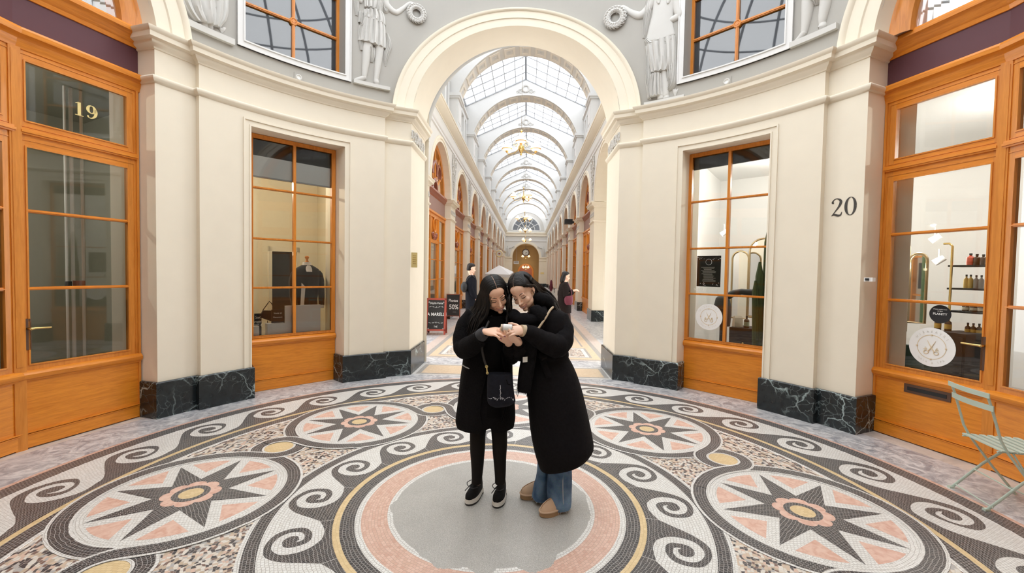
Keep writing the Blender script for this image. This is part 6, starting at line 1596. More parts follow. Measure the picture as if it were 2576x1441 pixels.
relief_thing('f', 'white relief figure with bare legs at the far right above the cornice', r4, [('body', fig4), ('drapery', drap4), ('plinth', lambda mb: r4.plinth(mb, 1805, 400, 2245, 222, 34))], (2010, 300))
# ------------------------------------------------------------------ bistro chair by the salon door
M['mint'] = plain('pale_mint_enamel', (.50, .60, .52), .4, var=.04)
A_, B_ = Vector((3.518, .415, 0)), Vector((3.441, .074, 0)); ax = (B_ - A_).normalized(); fwd = Vector((-ax.y, ax.x, 0))
t = thing('folding_chair', 'pale mint green folding slatted chair on the grey marble by the salon door', 'chair', (A_ + B_) / 2)
PARM[t.name] = Matrix.Translation((A_ + B_) / 2)
def cp(s_, fw_, z): return A_ + ax * (s_ * .35) + fwd * fw_ + Vector((0, 0, z))
def bar_(name, pts, w, d, s_axis=True):
    mb = MB(); mb.tube(pts, w, M['mint'], 8, ry=d); return mb.build(name, t, 50)
for s_ in (.03, .97):
    bar_('leg', [cp(s_, -.03, .815), cp(s_, .0, .72), cp(s_, .06, .50), cp(s_, .10, .42), cp(s_, .25, .20), cp(s_, .40, .008)], .009, .007)
    bar_('leg', [cp(s_, .01, .012), cp(s_, .19, .215), cp(s_, .40, .405)], .011, .006)
    fo = MB(); fo.box(cp(s_, .0, .008), (.035, .024, .015), M['mint']); fo.build('foot', t)
for z0, z1, f0 in ((.79, .825, -.035), (.70, .74, -.008)):
    mb = MB(); rows = [[cp(-.04 + 1.08 * i / 8, f0 - .022 * sin(PI * i / 8) + o, z) for o, z in ((0, z0), (.006, z0), (.004, z1), (-.002, z1))] for i in range(9)]; mb.loft(rows, M['mint']); mb.build('back_slat', t, 40)
for i in range(7):
    mb = MB(); f0 = .06 + .052 * i; rows = [[cp(s_, f0 + a, .425 + b) for a, b in ((0, 0), (.032, 0), (.032, .008), (0, .008))] for s_ in (.0, 1.0)]; mb.loft(rows, M['mint']); mb.build('seat_slat', t, 30)
for s_ in (.06, .94): bar_('seat_rail', [cp(s_, .05, .418), cp(s_, .42, .418)], .006, .006)
bar_('floor_rod', [cp(0, .03, .03), cp(1, .03, .03)], .005, .005); bar_('cross_rod', [cp(0, .14, .165), cp(1, .14, .165)], .005, .005); bar_('cross_rod', [cp(0, .36, .06), cp(1, .36, .06)], .005, .005)
bar_('brace', [cp(.97, .13, .42), cp(.97, .30, .12)], .007, .004)
# ------------------------------------------------------------------ people
def skin_mat(name, col):
    m, nt, b = newmat(name); tc = nd(nt, 'ShaderNodeTexCoord'); n = nd(nt, 'ShaderNodeTexNoise', i_Scale=22.0, i_Detail=3.0); nt.links.new(tc.outputs['Object'], n.inputs['Vector'])
    mx = nd(nt, 'ShaderNodeMix', data_type='RGBA'); mx.inputs[6].default_value = c4([c * .93 for c in col]); mx.inputs[7].default_value = c4((col[0] * 1.04, col[1] * .98, col[2] * .96))
    nt.links.new(n.outputs['Fac'], mx.inputs[0]); nt.links.new(mx.outputs[2], b.inputs['Base Color']); b.inputs['Roughness'].default_value = .48
    b.inputs['Subsurface Weight'].default_value = .12; b.inputs['Subsurface Radius'].default_value = (.012, .005, .003); b.inputs['Subsurface Scale'].default_value = 1.0
    return m
M['skin'] = skin_mat('skin_warm', (.93, .60, .44)); M['skin2'] = skin_mat('skin_light', (.95, .65, .50))
M['hair'] = plain('black_brown_hair', (.0045, .0035, .0035), .48, var=.5, scale=60, spec=.32)
M['hair2'] = plain('dark_brown_hair', (.0085, .0055, .0048), .46, var=.5, scale=60, spec=.36)
M['lip'] = plain('lips', (.56, .24, .20), .45); M['brow'] = plain('brow', (.05, .03, .022), .9); M['lash'] = plain('lash', (.012, .009, .008), .7); M['teeth'] = plain('teeth', (.75, .73, .68), .3, var=0)
M['nail'] = plain('plum_nail_varnish', (.16, .02, .045), .2)
M['coat1'] = plain('black_boucle_coat', (.0055, .0048, .0055), .95, var=.6, scale=90, bump=.5, spec=.15); M['coat2'] = plain('black_wool_coat', (.0062, .0052, .0062), .92, var=.5, scale=60, bump=.25, spec=.18)
M['knit'] = plain('black_knit', (.0038, .0036, .004), .95, var=.4, scale=120, bump=.4, spec=.12); M['scarf'] = plain('black_scarf', (.0065, .0062, .0075), .95, var=.6, scale=80, bump=.5, spec=.15)
M['trouser'] = plain('black_trousers', (.0075, .0055, .0045), .8, var=.3, scale=30, spec=.2)
M['greysleeve'] = plain('charcoal_cuff', (.045, .047, .055), .9, var=.3, scale=80); M['beige_cuff'] = plain('beige_knit_cuff', (.58, .47, .33), .9, var=.1, scale=90)
M['rubber'] = plain('dark_outsole', (.02, .018, .016), .6); M['midsole'] = plain('white_midsole', (.72, .70, .66), .5); M['mesh_shoe'] = plain('black_trainer_mesh', (.005, .005, .0055), .8, var=.5, scale=120, bump=.3, spec=.25)
M['suede'] = plain('tan_suede', (.64, .45, .31), .9, var=.1, scale=30, sheen=.2); M['suede_sole'] = plain('tan_sole', (.40, .25, .14), .8)
def denim():
    m, nt, b = newmat('blue_denim'); tc = nd(nt, 'ShaderNodeTexCoord'); n = nd(nt, 'ShaderNodeTexNoise', i_Scale=7.0, i_Detail=5.0); n2 = nd(nt, 'ShaderNodeTexNoise', i_Scale=160.0, i_Detail=2.0)
    nt.links.new(tc.outputs['Object'], n.inputs['Vector']); nt.links.new(tc.outputs['Object'], n2.inputs['Vector'])
    cr = nd(nt, 'ShaderNodeValToRGB'); e = cr.color_ramp.elements; e[0].position = .33; e[0].color = (.04, .105, .23, 1); e[1].position = .68; e[1].color = (.24, .39, .60, 1)
    nt.links.new(n.outputs['Fac'], cr.inputs[0]); mx = nd(nt, 'ShaderNodeMix', data_type='RGBA', blend_type='MULTIPLY'); mx.inputs[0].default_value = .5
    nt.links.new(cr.outputs[0], mx.inputs[6]); nt.links.new(n2.outputs['Color'], mx.inputs[7]); nt.links.new(mx.outputs[2], b.inputs['Base Color']); b.inputs['Roughness'].default_value = .85; return m
M['denim'] = denim(); M['thread'] = plain('pale_thread', (.55, .56, .60), .9); M['dark_denim'] = plain('dark_denim_bag', (.012, .013, .020), .85, var=.5, scale=50, spec=.2)

def remeshed(mb, name, vox, smooth_it=4, parent=None):
    o = mb.build('tmp', None); md = o.modifiers.new('r', 'REMESH'); md.mode = 'VOXEL'; md.voxel_size = vox; md.use_smooth_shade = True
    sm = o.modifiers.new('s', 'SMOOTH'); sm.factor = .5; sm.iterations = smooth_it
    dg = bpy.context.evaluated_depsgraph_get(); me = bpy.data.meshes.new_from_object(o.evaluated_get(dg)); me.name = name
    bpy.data.objects.remove(o); me.materials.clear()
    return me
def put_mesh(me, name, mat, origin):
    me.transform(Matrix.Translation(-Vector(origin))); me.materials.append(mat); me.polygons.foreach_set('use_smooth', [True] * len(me.polygons)); me.polygons.foreach_set('material_index', [0] * len(me.polygons))
    o = bpy.data.objects.new(name, me); COL.objects.link(o); o.location = origin; PARM[o.name] = Matrix.Translation(Vector(origin)); return o
def HM(eye, yaw, pitch, roll, s=1.0):
    R = Matrix.Rotation(R_(roll), 3, 'Y') @ Matrix.Rotation(R_(yaw), 3, 'Z') @ Matrix.Rotation(R_(pitch), 3, 'X')
    o = Vector(eye) - R @ Vector((0, -.082, .002)) * s; m = (R.to_4x4() @ Matrix.Scale(s, 4)); m.translation = o; return m
def head_geo(mb, H, mat, neck_to):
    def sp(c, r, n=18, m=12):
        b = MB(); b.sphere(c, r, mat, n, m); k = len(mb.v)
        for p in b.v: mb.v.append(H @ p)
        for f in b.f: mb.f.append(tuple(i + k for i in f)); mb.m.append(mb.mi(mat))
    def tb(pts, r, ry=None):
        b = MB(); b.tube(pts, r, mat, 10, ry=ry); k = len(mb.v)
        for p in b.v: mb.v.append(H @ p)
        for f in b.f: mb.f.append(tuple(i + k for i in f)); mb.m.append(mb.mi(mat))
    sp((0, .014, .036), (.072, .093, .084)); sp((0, -.028, -.018), (.058, .060, .086)); sp((0, -.038, -.066), (.046, .046, .042)); sp((0, -.074, -.097), (.019, .016, .015)); sp((0, -.05, .045), (.055, .045, .045))
    for e in (-1, 1):
        sp((e * .034, -.062, -.034), (.023, .021, .022)); sp((e * .024, -.079, .016), (.026, .012, .009)); sp((e * .030, -.071, -.003), (.016, .014, .011)); sp((e * .0095, -.092, -.040), (.0078, .0095, .0068))
        sp((e * .073, .014, -.004), (.006, .016, .027)); sp((e * .038, -.022, -.066), (.016, .032, .026))
    tb([(0, -.080, .014), (0, -.090, -.006), (0, -.1035, -.028)], [.0065, .008, .0095]); sp((0, -.1085, -.037), (.0105, .0105, .0092))
    sp((0, -.084, -.066), (.024, .010, .011))
    nb_ = H @ Vector((0, .03, -.05)); mb.tube([H @ Vector((0, .022, -.03)), nb_, nb_.lerp(Vector(neck_to), .5), Vector(neck_to)], [.052, .052, .05, .065], mat, 16)
def face_parts(o, H, smile, lipm='lip'):
    def part(name, fn, lab=None):
        b = MB(); fn(b); b.v = [H @ p for p in b.v]; p_ = b.build(name, o, 60)
        if lab: p_['label'] = lab
    for e in (-1, 1):
        part('eyebrow', lambda b: b.tube([(e * .012, -.0895, .016), (e * .028, -.0885, .0225), (e * .040, -.082, .021), (e * .049, -.072, .014)], [.0018, .0027, .0024, .001], M['brow'], 8, ry=.0014))
        part('eyelashes', lambda b: b.tube([(e * .016, -.0835, -.006), (e * .024, -.0858, -.0105), (e * .034, -.0845, -.0108), (e * .042, -.079, -.0075), (e * .0475, -.073, -.004)], [.0012, .0021, .0024, .0022, .001], M['lash'], 8))
        part('eyelid_crease', lambda b: b.tube([(e * .017, -.0845, .003), (e * .030, -.0868, .0065), (e * .043, -.079, .003)], [.0008, .0012, .0008], M['brow'], 6))
    w = .023 + .006 * smile; up = .007 * smile
    part('upper_lip', lambda b: b.tube([(-w, -.079, -.064 + up), (-w * .5, -.0905, -.0655 + up * .1), (0, -.0955, -.0645 - .002 * smile), (w * .5, -.0905, -.0655 + up * .1), (w, -.079, -.064 + up)], [.0012, .0032, .0034, .0032, .0012], M[lipm], 8, ry=.0034))
    part('lower_lip', lambda b: b.tube([(-w, -.079, -.065 + up), (-w * .5, -.089, -.0735 - .002 * smile), (0, -.094, -.0765 - .003 * smile), (w * .5, -.089, -.0735 - .002 * smile), (w, -.079, -.065 + up)], [.0012, .0038, .0046, .0038, .0012], M[lipm], 8, ry=.004))
    if smile > .5: part('teeth', lambda b: b.tube([(-w * .72, -.0855, -.0675 + up * .5), (-w * .35, -.0918, -.0705), (0, -.0942, -.0715), (w * .35, -.0918, -.0705), (w * .72, -.0855, -.0675 + up * .5)], [.0015, .0034, .0038, .0034, .0015], M['teeth'], 8, ry=.0022))
def hand_geo(mb, W, fdir, back, mat, curl, spread=.10, L=1.0, thumb=None, side=1, nails=None):
    """W wrist, fdir along the fingers, back = direction the back of the hand faces, side: +1 thumb on the (fdir x back) side"""
    f = Vector(fdir).normalized(); b = Vector(back); b = (b - f * b.dot(f)).normalized(); s = f.cross(b) * side; W = Vector(W)
    mb.loft([[W + f * x * L + s * (w * cos(t)) * L + b * (h * sin(t) + o) * L for t in [2 * PI * i / 16 for i in range(16)]] for x, w, h, o in ((-.018, .025, .019, 0), (0, .027, .019, 0), (.03, .036, .017, .002), (.065, .042, .015, .003), (.088, .040, .012, .003), (.096, .034, .008, .002))], mat)
    fl_ = (.066, .074, .069, .054); tips = []
    for i in range(4):
        o = W + f * .086 * L + s * (.031 - .0205 * i) * L + b * .003; ang = spread * (1.2 - .8 * i); d = (f * cos(ang) + s * sin(ang)).normalized(); pts = [o - d * .012 * L, o]; p = o; cu = curl[i] if isinstance(curl[i], (list, tuple)) else (curl[i] * .8, curl[i], curl[i] * .7); a = 0
        for j, seg in enumerate((.45, .31, .24)):
            a += cu[j]; q = p + (d * cos(a) - b * sin(a)) * fl_[i] * seg * L; pts += [p.lerp(q, .5), q]; p = q
        n = len(pts); mb.tube(pts, [(.0093 - .0030 * k / (n - 1)) * L for k in range(n)], mat, 9); mb.sphere(pts[-1], .0064 * L, mat, 8, 6)
        tips.append((pts[-1], (pts[-1] - pts[-2]).normalized(), (d * sin(a) + b * cos(a)).normalized()))
    th = thumb or (.55, .35); o = W + f * .022 * L + s * .026 * L - b * .004; d0 = (s * .75 + f * .62 - b * .25).normalized(); p1 = o + d0 * .042 * L; d1 = (d0 * cos(th[0]) + (f - b * .6).normalized() * sin(th[0])).normalized(); p2 = p1 + d1 * .032 * L; d2 = (d1 * cos(th[1]) + (f - b * .8).normalized() * sin(th[1])).normalized(); p3 = p2 + d2 * .026 * L
    mb.tube([o - d0 * .01, o, p1, p2, p3], [x * L for x in (.015, .0155, .0115, .0105, .0075)], mat, 10); mb.sphere(p3, .0075 * L, mat, 8, 6)
    return tips
def nail_parts(o, tips, mat, L=1.0):
    for p, d, nb in tips:
        b = MB(); c = p + nb * .0042 * L - d * .001; s = d.cross(nb); b.loft([[c + d * x * L + s * w * cos(t) * L + nb * (h * sin(t)) * L for t in [2 * PI * i / 8 for i in range(8)]] for x, w, h in ((-.008, .003, .001), (-.003, .0048, .0022), (.004, .0046, .0022), (.009, .002, .001))], mat); b.build('fingernail', o, 60)
def rows_px(R, mat, mb, n=36, e=2.3, fold=None, cap=True, th=.55):
    """rows: (yl, yr, xl, xr, depth half, ydepth) in photo pixels at world depth"""
    rings = []
    for k, (yl, yr, xl, xr, dh, yd) in enumerate(R):
        a, b = pix(xl, yl, yd), pix(xr, yr, yd); c = (a + b) / 2; hv = (b - a) / 2; ring = []
        for i in range(n):
            t = 2 * PI * i / n; ct, st = cos(t), sin(t); q = 2 / e; x = math.copysign(abs(ct) ** q, ct); y = math.copysign(abs(st) ** q, st); m = 1 + (fold(t, k) if fold else 0)
            ring.append(c + hv * x * m + Vector((0, 1, 0)) * dh * y * m)
        rings.append(ring)
    mb.loft(rings, mat, cap, cap); return rings
def smooth_rows(R, n=4): return [tuple(q) for q in cr_spline(R, n)]
def gpt(px, py):
    d = CAMROT @ Vector(((px - 1288) / FPX, (py - 720.5) / FPX, 1)); return CAM - d * (CAM.z / d.z)
def hair_geo(mb, H, part_x, sides, mat, c=(0, .012, .032), rad=(.080, .102, .094), n=22, cut=(-.045, .052), seed=3):
    rnd = random.Random(seed); c = Vector(c)
    # close cap
    rows = []
    for i in range(43):
        ph = PI * .60 * i / 42; row = []
        for k in range(120):
            a = 2 * PI * k / 120; p = Vector((rad[0] * sin(ph) * sin(a), -rad[1] * sin(ph) * cos(a), rad[2] * cos(ph)))
            row.append(c + p * .985)
        rows.append(row)
    ids = [[mb.vert(H @ p) for p in r_] for r_ in rows]
    for i in range(42):
        for k in range(120):
            k2 = (k + 1) % 120; q = (rows[i][k] + rows[i + 1][k2]) / 2
            if q.y < .012 and q.z < .070 - .72 * (q.y + .085): continue
            mb.face((ids[i][k], ids[i][k2], ids[i + 1][k2], ids[i + 1][k]), mat)
    for sg, guides in sides:
        for j in range(n):
            f = j / (n - 1); y = -.086 + .165 * f; jit = lambda s_: rnd.uniform(-s_, s_)
            loc = []
            for ph in (0.02, .3, .6, .9, 1.2, 1.5):
                yy = y * (1 - .12 * ph * (1 if f < .3 else .2)); q = max(.15, 1 - (yy / rad[1]) ** 2) ** .5
                loc.append(H @ (c + Vector((part_x + sg * (rad[0] + .004) * q * sin(ph) - part_x * sin(ph), yy, (rad[2] + .005) * q * cos(ph)))))
            keep = guides.get('keep', 6); loc = loc[:keep if f < guides.get('kf', 2) else 6]
            g0, g1 = guides['front'], guides['back']; gl = [a.lerp(b, f) + Vector((jit(.011), jit(.016), jit(.010))) for a, b in zip(g0, g1)]
            if f < guides.get('kf', -1) and 'mid' in guides: loc += [H @ Vector(p) + Vector((jit(.003), jit(.003), 0)) for p in guides['mid']]
            P = cr_spline([tuple(p) for p in loc + gl], 3); m = len(P); w0 = rnd.uniform(.0042, .0075)
            mb.tube(P, [w0 * (.7 + .5 * min(1, i / 6)) * (1 if i < m * .7 else max(.15, 1 - (i - m * .7) / (m * .32))) for i in range(m)], mat, 7, ry=[w0 * .7] * m)
def shoe(o, toe, heel, wd, kind, part='shoe'):
    a, b = gpt(*heel), gpt(*toe); a.z = b.z = 0; d = (b - a); L = d.length; d.normalize(); s = Vector((-d.y, d.x, 0))
    def out(x): # half width along length 0 heel .. 1 toe
        return wd * (.36 + .64 * math.sin(min(1, x * 1.25) * PI / 2)) * (1 if x < .62 else math.sqrt(max(0, 1 - ((x - .62) / .385) ** 2)) ) if x > .06 else wd * .55 * math.sqrt(max(.02, x / .06))
    xs = [0, .03, .06, .12, .2, .32, .45, .58, .7, .8, .88, .94, .98, 1.0]
    def slab(z0, z1, k0, k1, mat, rise=0):
        mb = MB(); rings = []
        for x in xs:
            w = out(x); lift = rise * max(0, (x - .75)) ** 2 * 16
            rings.append([a + d * L * (.5 + (x - .5) * k) + s * (e * w * k) + Vector((0, 0, z + lift)) for e, z, k in ((-1, z0, k0), (1, z0, k0), (1, z1, k1), (-1, z1, k1))])
        mb.loft(rings, mat); return mb
    if kind == 'trainer':
        slab(.001, .014, .97, .99, M['rubber'], .0).build('outsole', o, 40); slab(.014, .042, 1.0, .97, M['midsole'], .0).build('midsole', o, 40)
        wd *= .93; prof = [(0.01, .105), (.08, .112), (.16, .112), (.26, .105), (.36, .098), (.48, .085), (.6, .068), (.72, .056), (.84, .050), (.93, .042), (.985, .02)]; z0 = .0425; mt = M['mesh_shoe']
    else:
        slab(.001, .034, 1.0, 1.0, M['suede_sole'], .006).build('sole', o, 40)
        rim = MB(); P = [a + d * L * x + s * out(x) + Vector((0, 0, .036)) for x in xs[1:]] + [a + d * L * x - s * out(x) + Vector((0, 0, .036)) for x in xs[::-1][1:-1]]; rim.tube(P + [P[0]], .007, M['suede'], 6, caps=False); rim.build('welt', o, 60)
        prof = [(0.02, .06), (.1, .072), (.2, .08), (.32, .082), (.45, .08), (.58, .074), (.7, .066), (.82, .056), (.92, .043), (.985, .022)]; z0 = .034; mt = M['suede']
    mb = MB(); rings = []
    for x, h in prof:
        w = out(x) * .95; rings.append([a + d * L * x + s * (w * cos(t) * (1 if sin(t) < .25 else 1 - .25 * sin(t))) + Vector((0, 0, z0 + h * max(0, sin(t)) ** .75)) for t in [PI * i / 14 for i in range(15)]])
    mb.loft(rings, mt); mb.build('upper', o, 70)
    if kind == 'trainer':
        lc = MB(); 
        for i in range(4):
            x = .42 + i * .055; h = .04 + .092 - .035 * i; lc.tube([a + d * L * x - s * .022 + Vector((0, 0, h - .004)), a + d * L * (x + .02) + Vector((0, 0, h + .004)), a + d * L * x + s * .022 + Vector((0, 0, h - .004))], .0035, M['black'], 6)
        c = a + d * L * .40 + Vector((0, 0, .125)); lc.tube(cr_spline([tuple(p) for p in (c, c - s * .02 + d * .03 + Vector((0, 0, .01)), c - s * .05 + d * .04 + Vector((0, 0, -.01)), c - s * .035 + d * .045 + Vector((0, 0, -.03)), c - s * .005 + d * .02)], 4), .0025, M['black'], 6); lc.tube([c, c - s * .03 + d * .05 + Vector((0, 0, -.03)), c - s * .05 + d * .07 + Vector((0, 0, -.055))], .003, M['black'], 6); lc.build('laces', o, 60)
        rf = MB(); c = a + d * L * .64 + Vector((0, 0, .106)); rf.tube([c + s * .028 + d * -.02 + Vector((0, 0, -.012)), c + s * .012 + d * .02 + Vector((0, 0, -.008)), c - s * .012 + d * .02 + Vector((0, 0, -.008)), c - s * .028 - d * .02 + Vector((0, 0, -.012))], .004, M['greysleeve'], 6); rf.build('overlay', o, 60)
    else:
        sm = MB(); sm.tube([a + d * L * x + Vector((0, 0, z0 + h + .001)) for x, h in prof[4:]], .0028, M['suede_sole'], 6); sm.build('seam', o, 60)

# ================= woman on the left
H1 = HM(pix(1254, 753, -.185), 15, 27, -17, .97)
N1 = pix(1236, 792, -.02)
b = MB(); head_geo(b, H1, M['skin'], N1)
sh1 = [pix(1190, 800, -.02), pix(1276, 800, -.01)]
b.loft([[pix(x, y, -.02) + Vector((rx * cos(2 * PI * i / 18), ry * sin(2 * PI * i / 18), 0)) for i in range(18)] for x, y, rx, ry in ((1236, 790, .06, .05), (1234, 805, .13, .07), (1230, 860, .12, .08), (1230, 930, .10, .08), (1230, 1000, .12, .09), (1230, 1040, .11, .08))], M['skin'])
AL = [pix(1196, 798, -.02), pix(1174, 830, -.03), pix(1170, 868, -.08), pix(1190, 866, -.17), pix(1213, 843, -.25), pix(1221, 834, -.275)]
b.tube(AL, [.04, .035, .032, .03, .026, .024], M['skin'], 12)
AR_ = [pix(1274, 802, -.01), pix(1284, 855, -.03), pix(1287, 893, -.08), pix(1282, 872, -.20), pix(1278, 858, -.255)]
b.tube(AR_, [.04, .035, .032, .028, .024], M['skin'], 12)
for P in ([(1206, 1030, -.02), (1203, 1100, -.03), (1202, 1160, -.02), (1199, 1215, -.0)], [(1256, 1030, -.02), (1257, 1100, -.03), (1258, 1160, -.03), (1259, 1215, -.02)]): b.tube([pix(*q) for q in P], [.06, .045, .035, .032], M['skin'], 12)
can_a, can_b = pix(1261.5, 824.5, -.315), pix(1289, 826, -.315)
hr = hand_geo(b, pix(1221, 834, -.275), pix(1262, 837.5, -.33) - pix(1221, 834, -.275), (-.05, -.55, .8), M['skin'], [.26, .22, .22, .26], .14, .92, thumb=(.9, .4), side=-1)
hl = hand_geo(b, pix(1280, 861, -.262), pix(1259, 842, -.33) - pix(1280, 861, -.262), (.25, -.35, -.9), M['skin'], [.5, .5, .5, .55], .08, .88, thumb=(.1, .1), side=1)
me = remeshed(b, 'person', .0034, 5)
g1 = gpt(1222, 1262)
P1 = put_mesh(me, 'person', M['skin'], (g1.x, g1.y, 0)); P1['label'] = 'person in a short black coat and black trainers, left of the two front people'; P1['category'] = 'person'
face_parts(P1, H1, .7)
pt_ = MB(); pt_.tube([H1 @ Vector((.004, .012 + .1035 * math.sin(a), .032 + .0965 * math.cos(a))) for a in [-1.08 + .14 * i for i in range(10)]], .0032, M['skin'], 6); pt_.build('hair_parting', P1, 60)
nail_parts(P1, hr, M['nail'], .92)
hb = MB()
hair_geo(hb, H1, 0.004, [(-1, {'front': [pix(1229, 770, -.20), pix(1224, 790, -.19), pix(1212, 815, -.18), pix(1198, 842, -.17)], 'back': [pix(1197, 765, -.05), pix(1183, 790, -.045), pix(1170, 815, -.05), pix(1161, 850, -.07)]}),
                        (1, {'front': [pix(1277, 765, -.14), pix(1279, 783, -.15), pix(1277, 800, -.16), pix(1272, 815, -.17)], 'back': [pix(1276, 765, .02), pix(1284, 785, .03), pix(1284, 800, .04), pix(1280, 820, .05)]})], M['hair'], n=80, seed=3)
hb.build('hair', P1, 70)
c = MB(); fold1 = lambda t, k: .018 * sin(7 * t + k * .25) * min(1, k / 14)
R1 = smooth_rows([(779, 779, 1200, 1272, .075, -.02), (786, 786, 1182, 1286, .10, -.02), (800, 800, 1174, 1292, .118, -.02), (840, 840, 1170, 1292, .135, -.02), (880, 880, 1168, 1291, .140, -.02), (915, 915, 1164, 1290, .145, -.02), (960, 960, 1157, 1290, .15, -.02), (1010, 1010, 1151, 1294, .155, -.02), (1050, 1050, 1147, 1295, .155, -.02), (1070, 1070, 1152, 1292, .15, -.02)], 4)
rings = rows_px(R1, M['coat1'], c, 40, 2.4, fold1, True)
c2 = MB(); c2.sphere(pix(1236, 790, -.04), (.10, .085, .05), M['knit'], 18, 10)
c2.loft([[pix(1238, y, -.13) + Vector((rx * cos(2 * PI * i / 18), ry * sin(2 * PI * i / 18), 0)) for i in range(18)] for y, rx, ry in ((795, .075, .05), (830, .085, .06), (900, .075, .055), (980, .07, .05), (1045, .075, .05))], M['knit']); c2.build('jumper', P1, 60)
# hem notch between the coat fronts
for i, v in enumerate(c.v):
    w = math.exp(-((v.x - pix(1230, 1060, -.02).x) / .028) ** 2) * max(0, min(1, (pix(1230, 1000, -.02).z - v.z) / .12)); v.z += .05 * w
for e, xs in ((-1, ((1243, 830), (1238, 880), (1228, 930), (1214, 985), (1208, 1040), (1214, 1066))), (1, ((1262, 880), (1268, 930), (1274, 985), (1272, 1030), (1262, 1060)))):
    c.tube([pix(x, y, -.175) for x, y in xs], .006, M['knit'], 6)
ct = c.build('coat', P1, 70)
z_ = MB(); z_.tube([pix(1163, 918, -.10), pix(1171, 923, -.14), pix(1180, 927, -.16)], .004, M['iron'], 6); z_.build('pocket_zip', P1, 60, label='metal pocket zip')
def sleeve(o, P, r, mat, cuff=None, cm=None, name='sleeve'):
    q = cr_spline([tuple(p) + (rr,) for p, rr in zip(P, r)], 5); mb = MB(); rr = [x[3] * (1 + .035 * sin(i * 1.9)) for i, x in enumerate(q)]
    mb.tube([x[:3] for x in q], rr, mat, 20); s_ = mb.build(name, o, 80)
    if cuff: mb = MB(); mb.tube(cuff[0], cuff[1], cm, 16); mb.build('cuff', o, 70)
sleeve(P1, [pix(1196, 790, -.02), pix(1172, 825, -.03), pix(1168, 872, -.08), pix(1188, 868, -.17), pix(1211, 846, -.245)], [.065, .072, .075, .066, .048], M['coat1'], ([pix(1203, 851, -.225), pix(1214, 840, -.255), pix(1221, 834, -.272)], [.046, .040, .035]), M['greysleeve'])
sleeve(P1, [pix(1270, 792, -.02), pix(1280, 830, -.02), pix(1283, 890, -.06), pix(1284, 880, -.16), pix(1281, 864, -.235)], [.062, .066, .068, .052, .038], M['coat1'])
for nm, R in (('l', [(1000, 1000, 1180, 1230, .085, -.02), (1060, 1060, 1183, 1226, .075, -.03), (1100, 1100, 1182, 1221, .068, -.04), (1130, 1130, 1183, 1220, .058, -.03), (1165, 1165, 1185, 1217, .052, -.02), (1200, 1200, 1187, 1213, .045, -.01), (1213, 1213, 1186, 1212, .045, -.005)]), ('r', [(1000, 1000, 1230, 1280, .085, -.02), (1060, 1060, 1234, 1277, .075, -.03), (1100, 1100, 1237, 1276, .068, -.045), (1130, 1130, 1239, 1275, .058, -.04), (1165, 1165, 1242, 1273, .052, -.03), (1200, 1200, 1245, 1272, .045, -.03), (1213, 1213, 1245, 1271, .045, -.025)])):
    t_ = MB(); rows_px(smooth_rows(R, 4), M['trouser'], t_, 24, 2.1, lambda t, k: .015 * sin(3 * t + k * .8)); t_.build('trouser_leg', P1, 70)
shoe(P1, (1175, 1273), (1211, 1237), .046, 'trainer'); shoe(P1, (1247, 1280), (1268, 1240), .046, 'trainer')
# her bag
cb = pix(1260, 1020, -.235); t = thing('shoulder_bag', 'dark denim bucket bag with frayed seam hanging in front of the left person', 'bag', cb)
bg = MB(); rows_px(smooth_rows([(938, 940, 1228, 1289, .045, -.225), (950, 952, 1226, 1290, .055, -.225), (985, 985, 1225, 1293, .062, -.225), (1005, 1002, 1226, 1296, .062, -.225), (1016, 1010, 1231, 1296, .055, -.225), (1022, 1018, 1242, 1284, .035, -.225)], 3), M['dark_denim'], bg, 30, 2.6); bg.build('body', t, 60)
fr_ = MB()
rnd = random.Random(5)
for i in range(22):
    x = 1228 + 64 * i / 21; y = 1001 + 2 * sin(i); p = pix(x, y, -.291); fr_.tube([p, p + Vector((rnd.uniform(-.006, .006), -.004, rnd.uniform(-.014, .004)))], .0016, M['thread'], 4)
for i in range(14):
    y = 968 + 30 * i / 13; p = pix(1259 + .6 * sin(i), y, -.292); fr_.tube([p, p + Vector((rnd.uniform(-.004, .004), -.002, -.007))], .0014, M['thread'], 4)
fr_.tube([pix(1274, 955, -.289), pix(1277, 966, -.291), pix(1284, 968, -.290)], .003, M['knit'], 5); fr_.build('frayed_seam', t)
st = MB(); P = [pix(1238, 794, -.13), pix(1228, 812, -.19), pix(1214, 850, -.235), pix(1213, 880, -.24), pix(1219, 908, -.245), pix(1224, 922, -.25)]; st.tube([tuple(q) for q in cr_spline([tuple(p) for p in P], 5)], .003, M['rubber'], 8, ry=.007, up=(0, 1, 0)); st.build('strap', t, 60)
cl = MB(); cl.tube([pix(1224, 921, -.252), pix(1225, 930, -.254), pix(1226, 939, -.256)], .0045, M['gold'], 8); cl.tube([pix(1224 + 3 * cos(a), 922 + 3 * sin(a), -.253) for a in [2 * PI * i / 10 for i in range(11)]], .0025, M['gold'], 6, caps=False); cl.tube([pix(1226 + 2.6 * cos(a), 938 + 3 * sin(a), -.257) for a in [2 * PI * i / 10 for i in range(11)]], .0025, M['gold'], 6, caps=False); cl.build('clasp', t, 60)
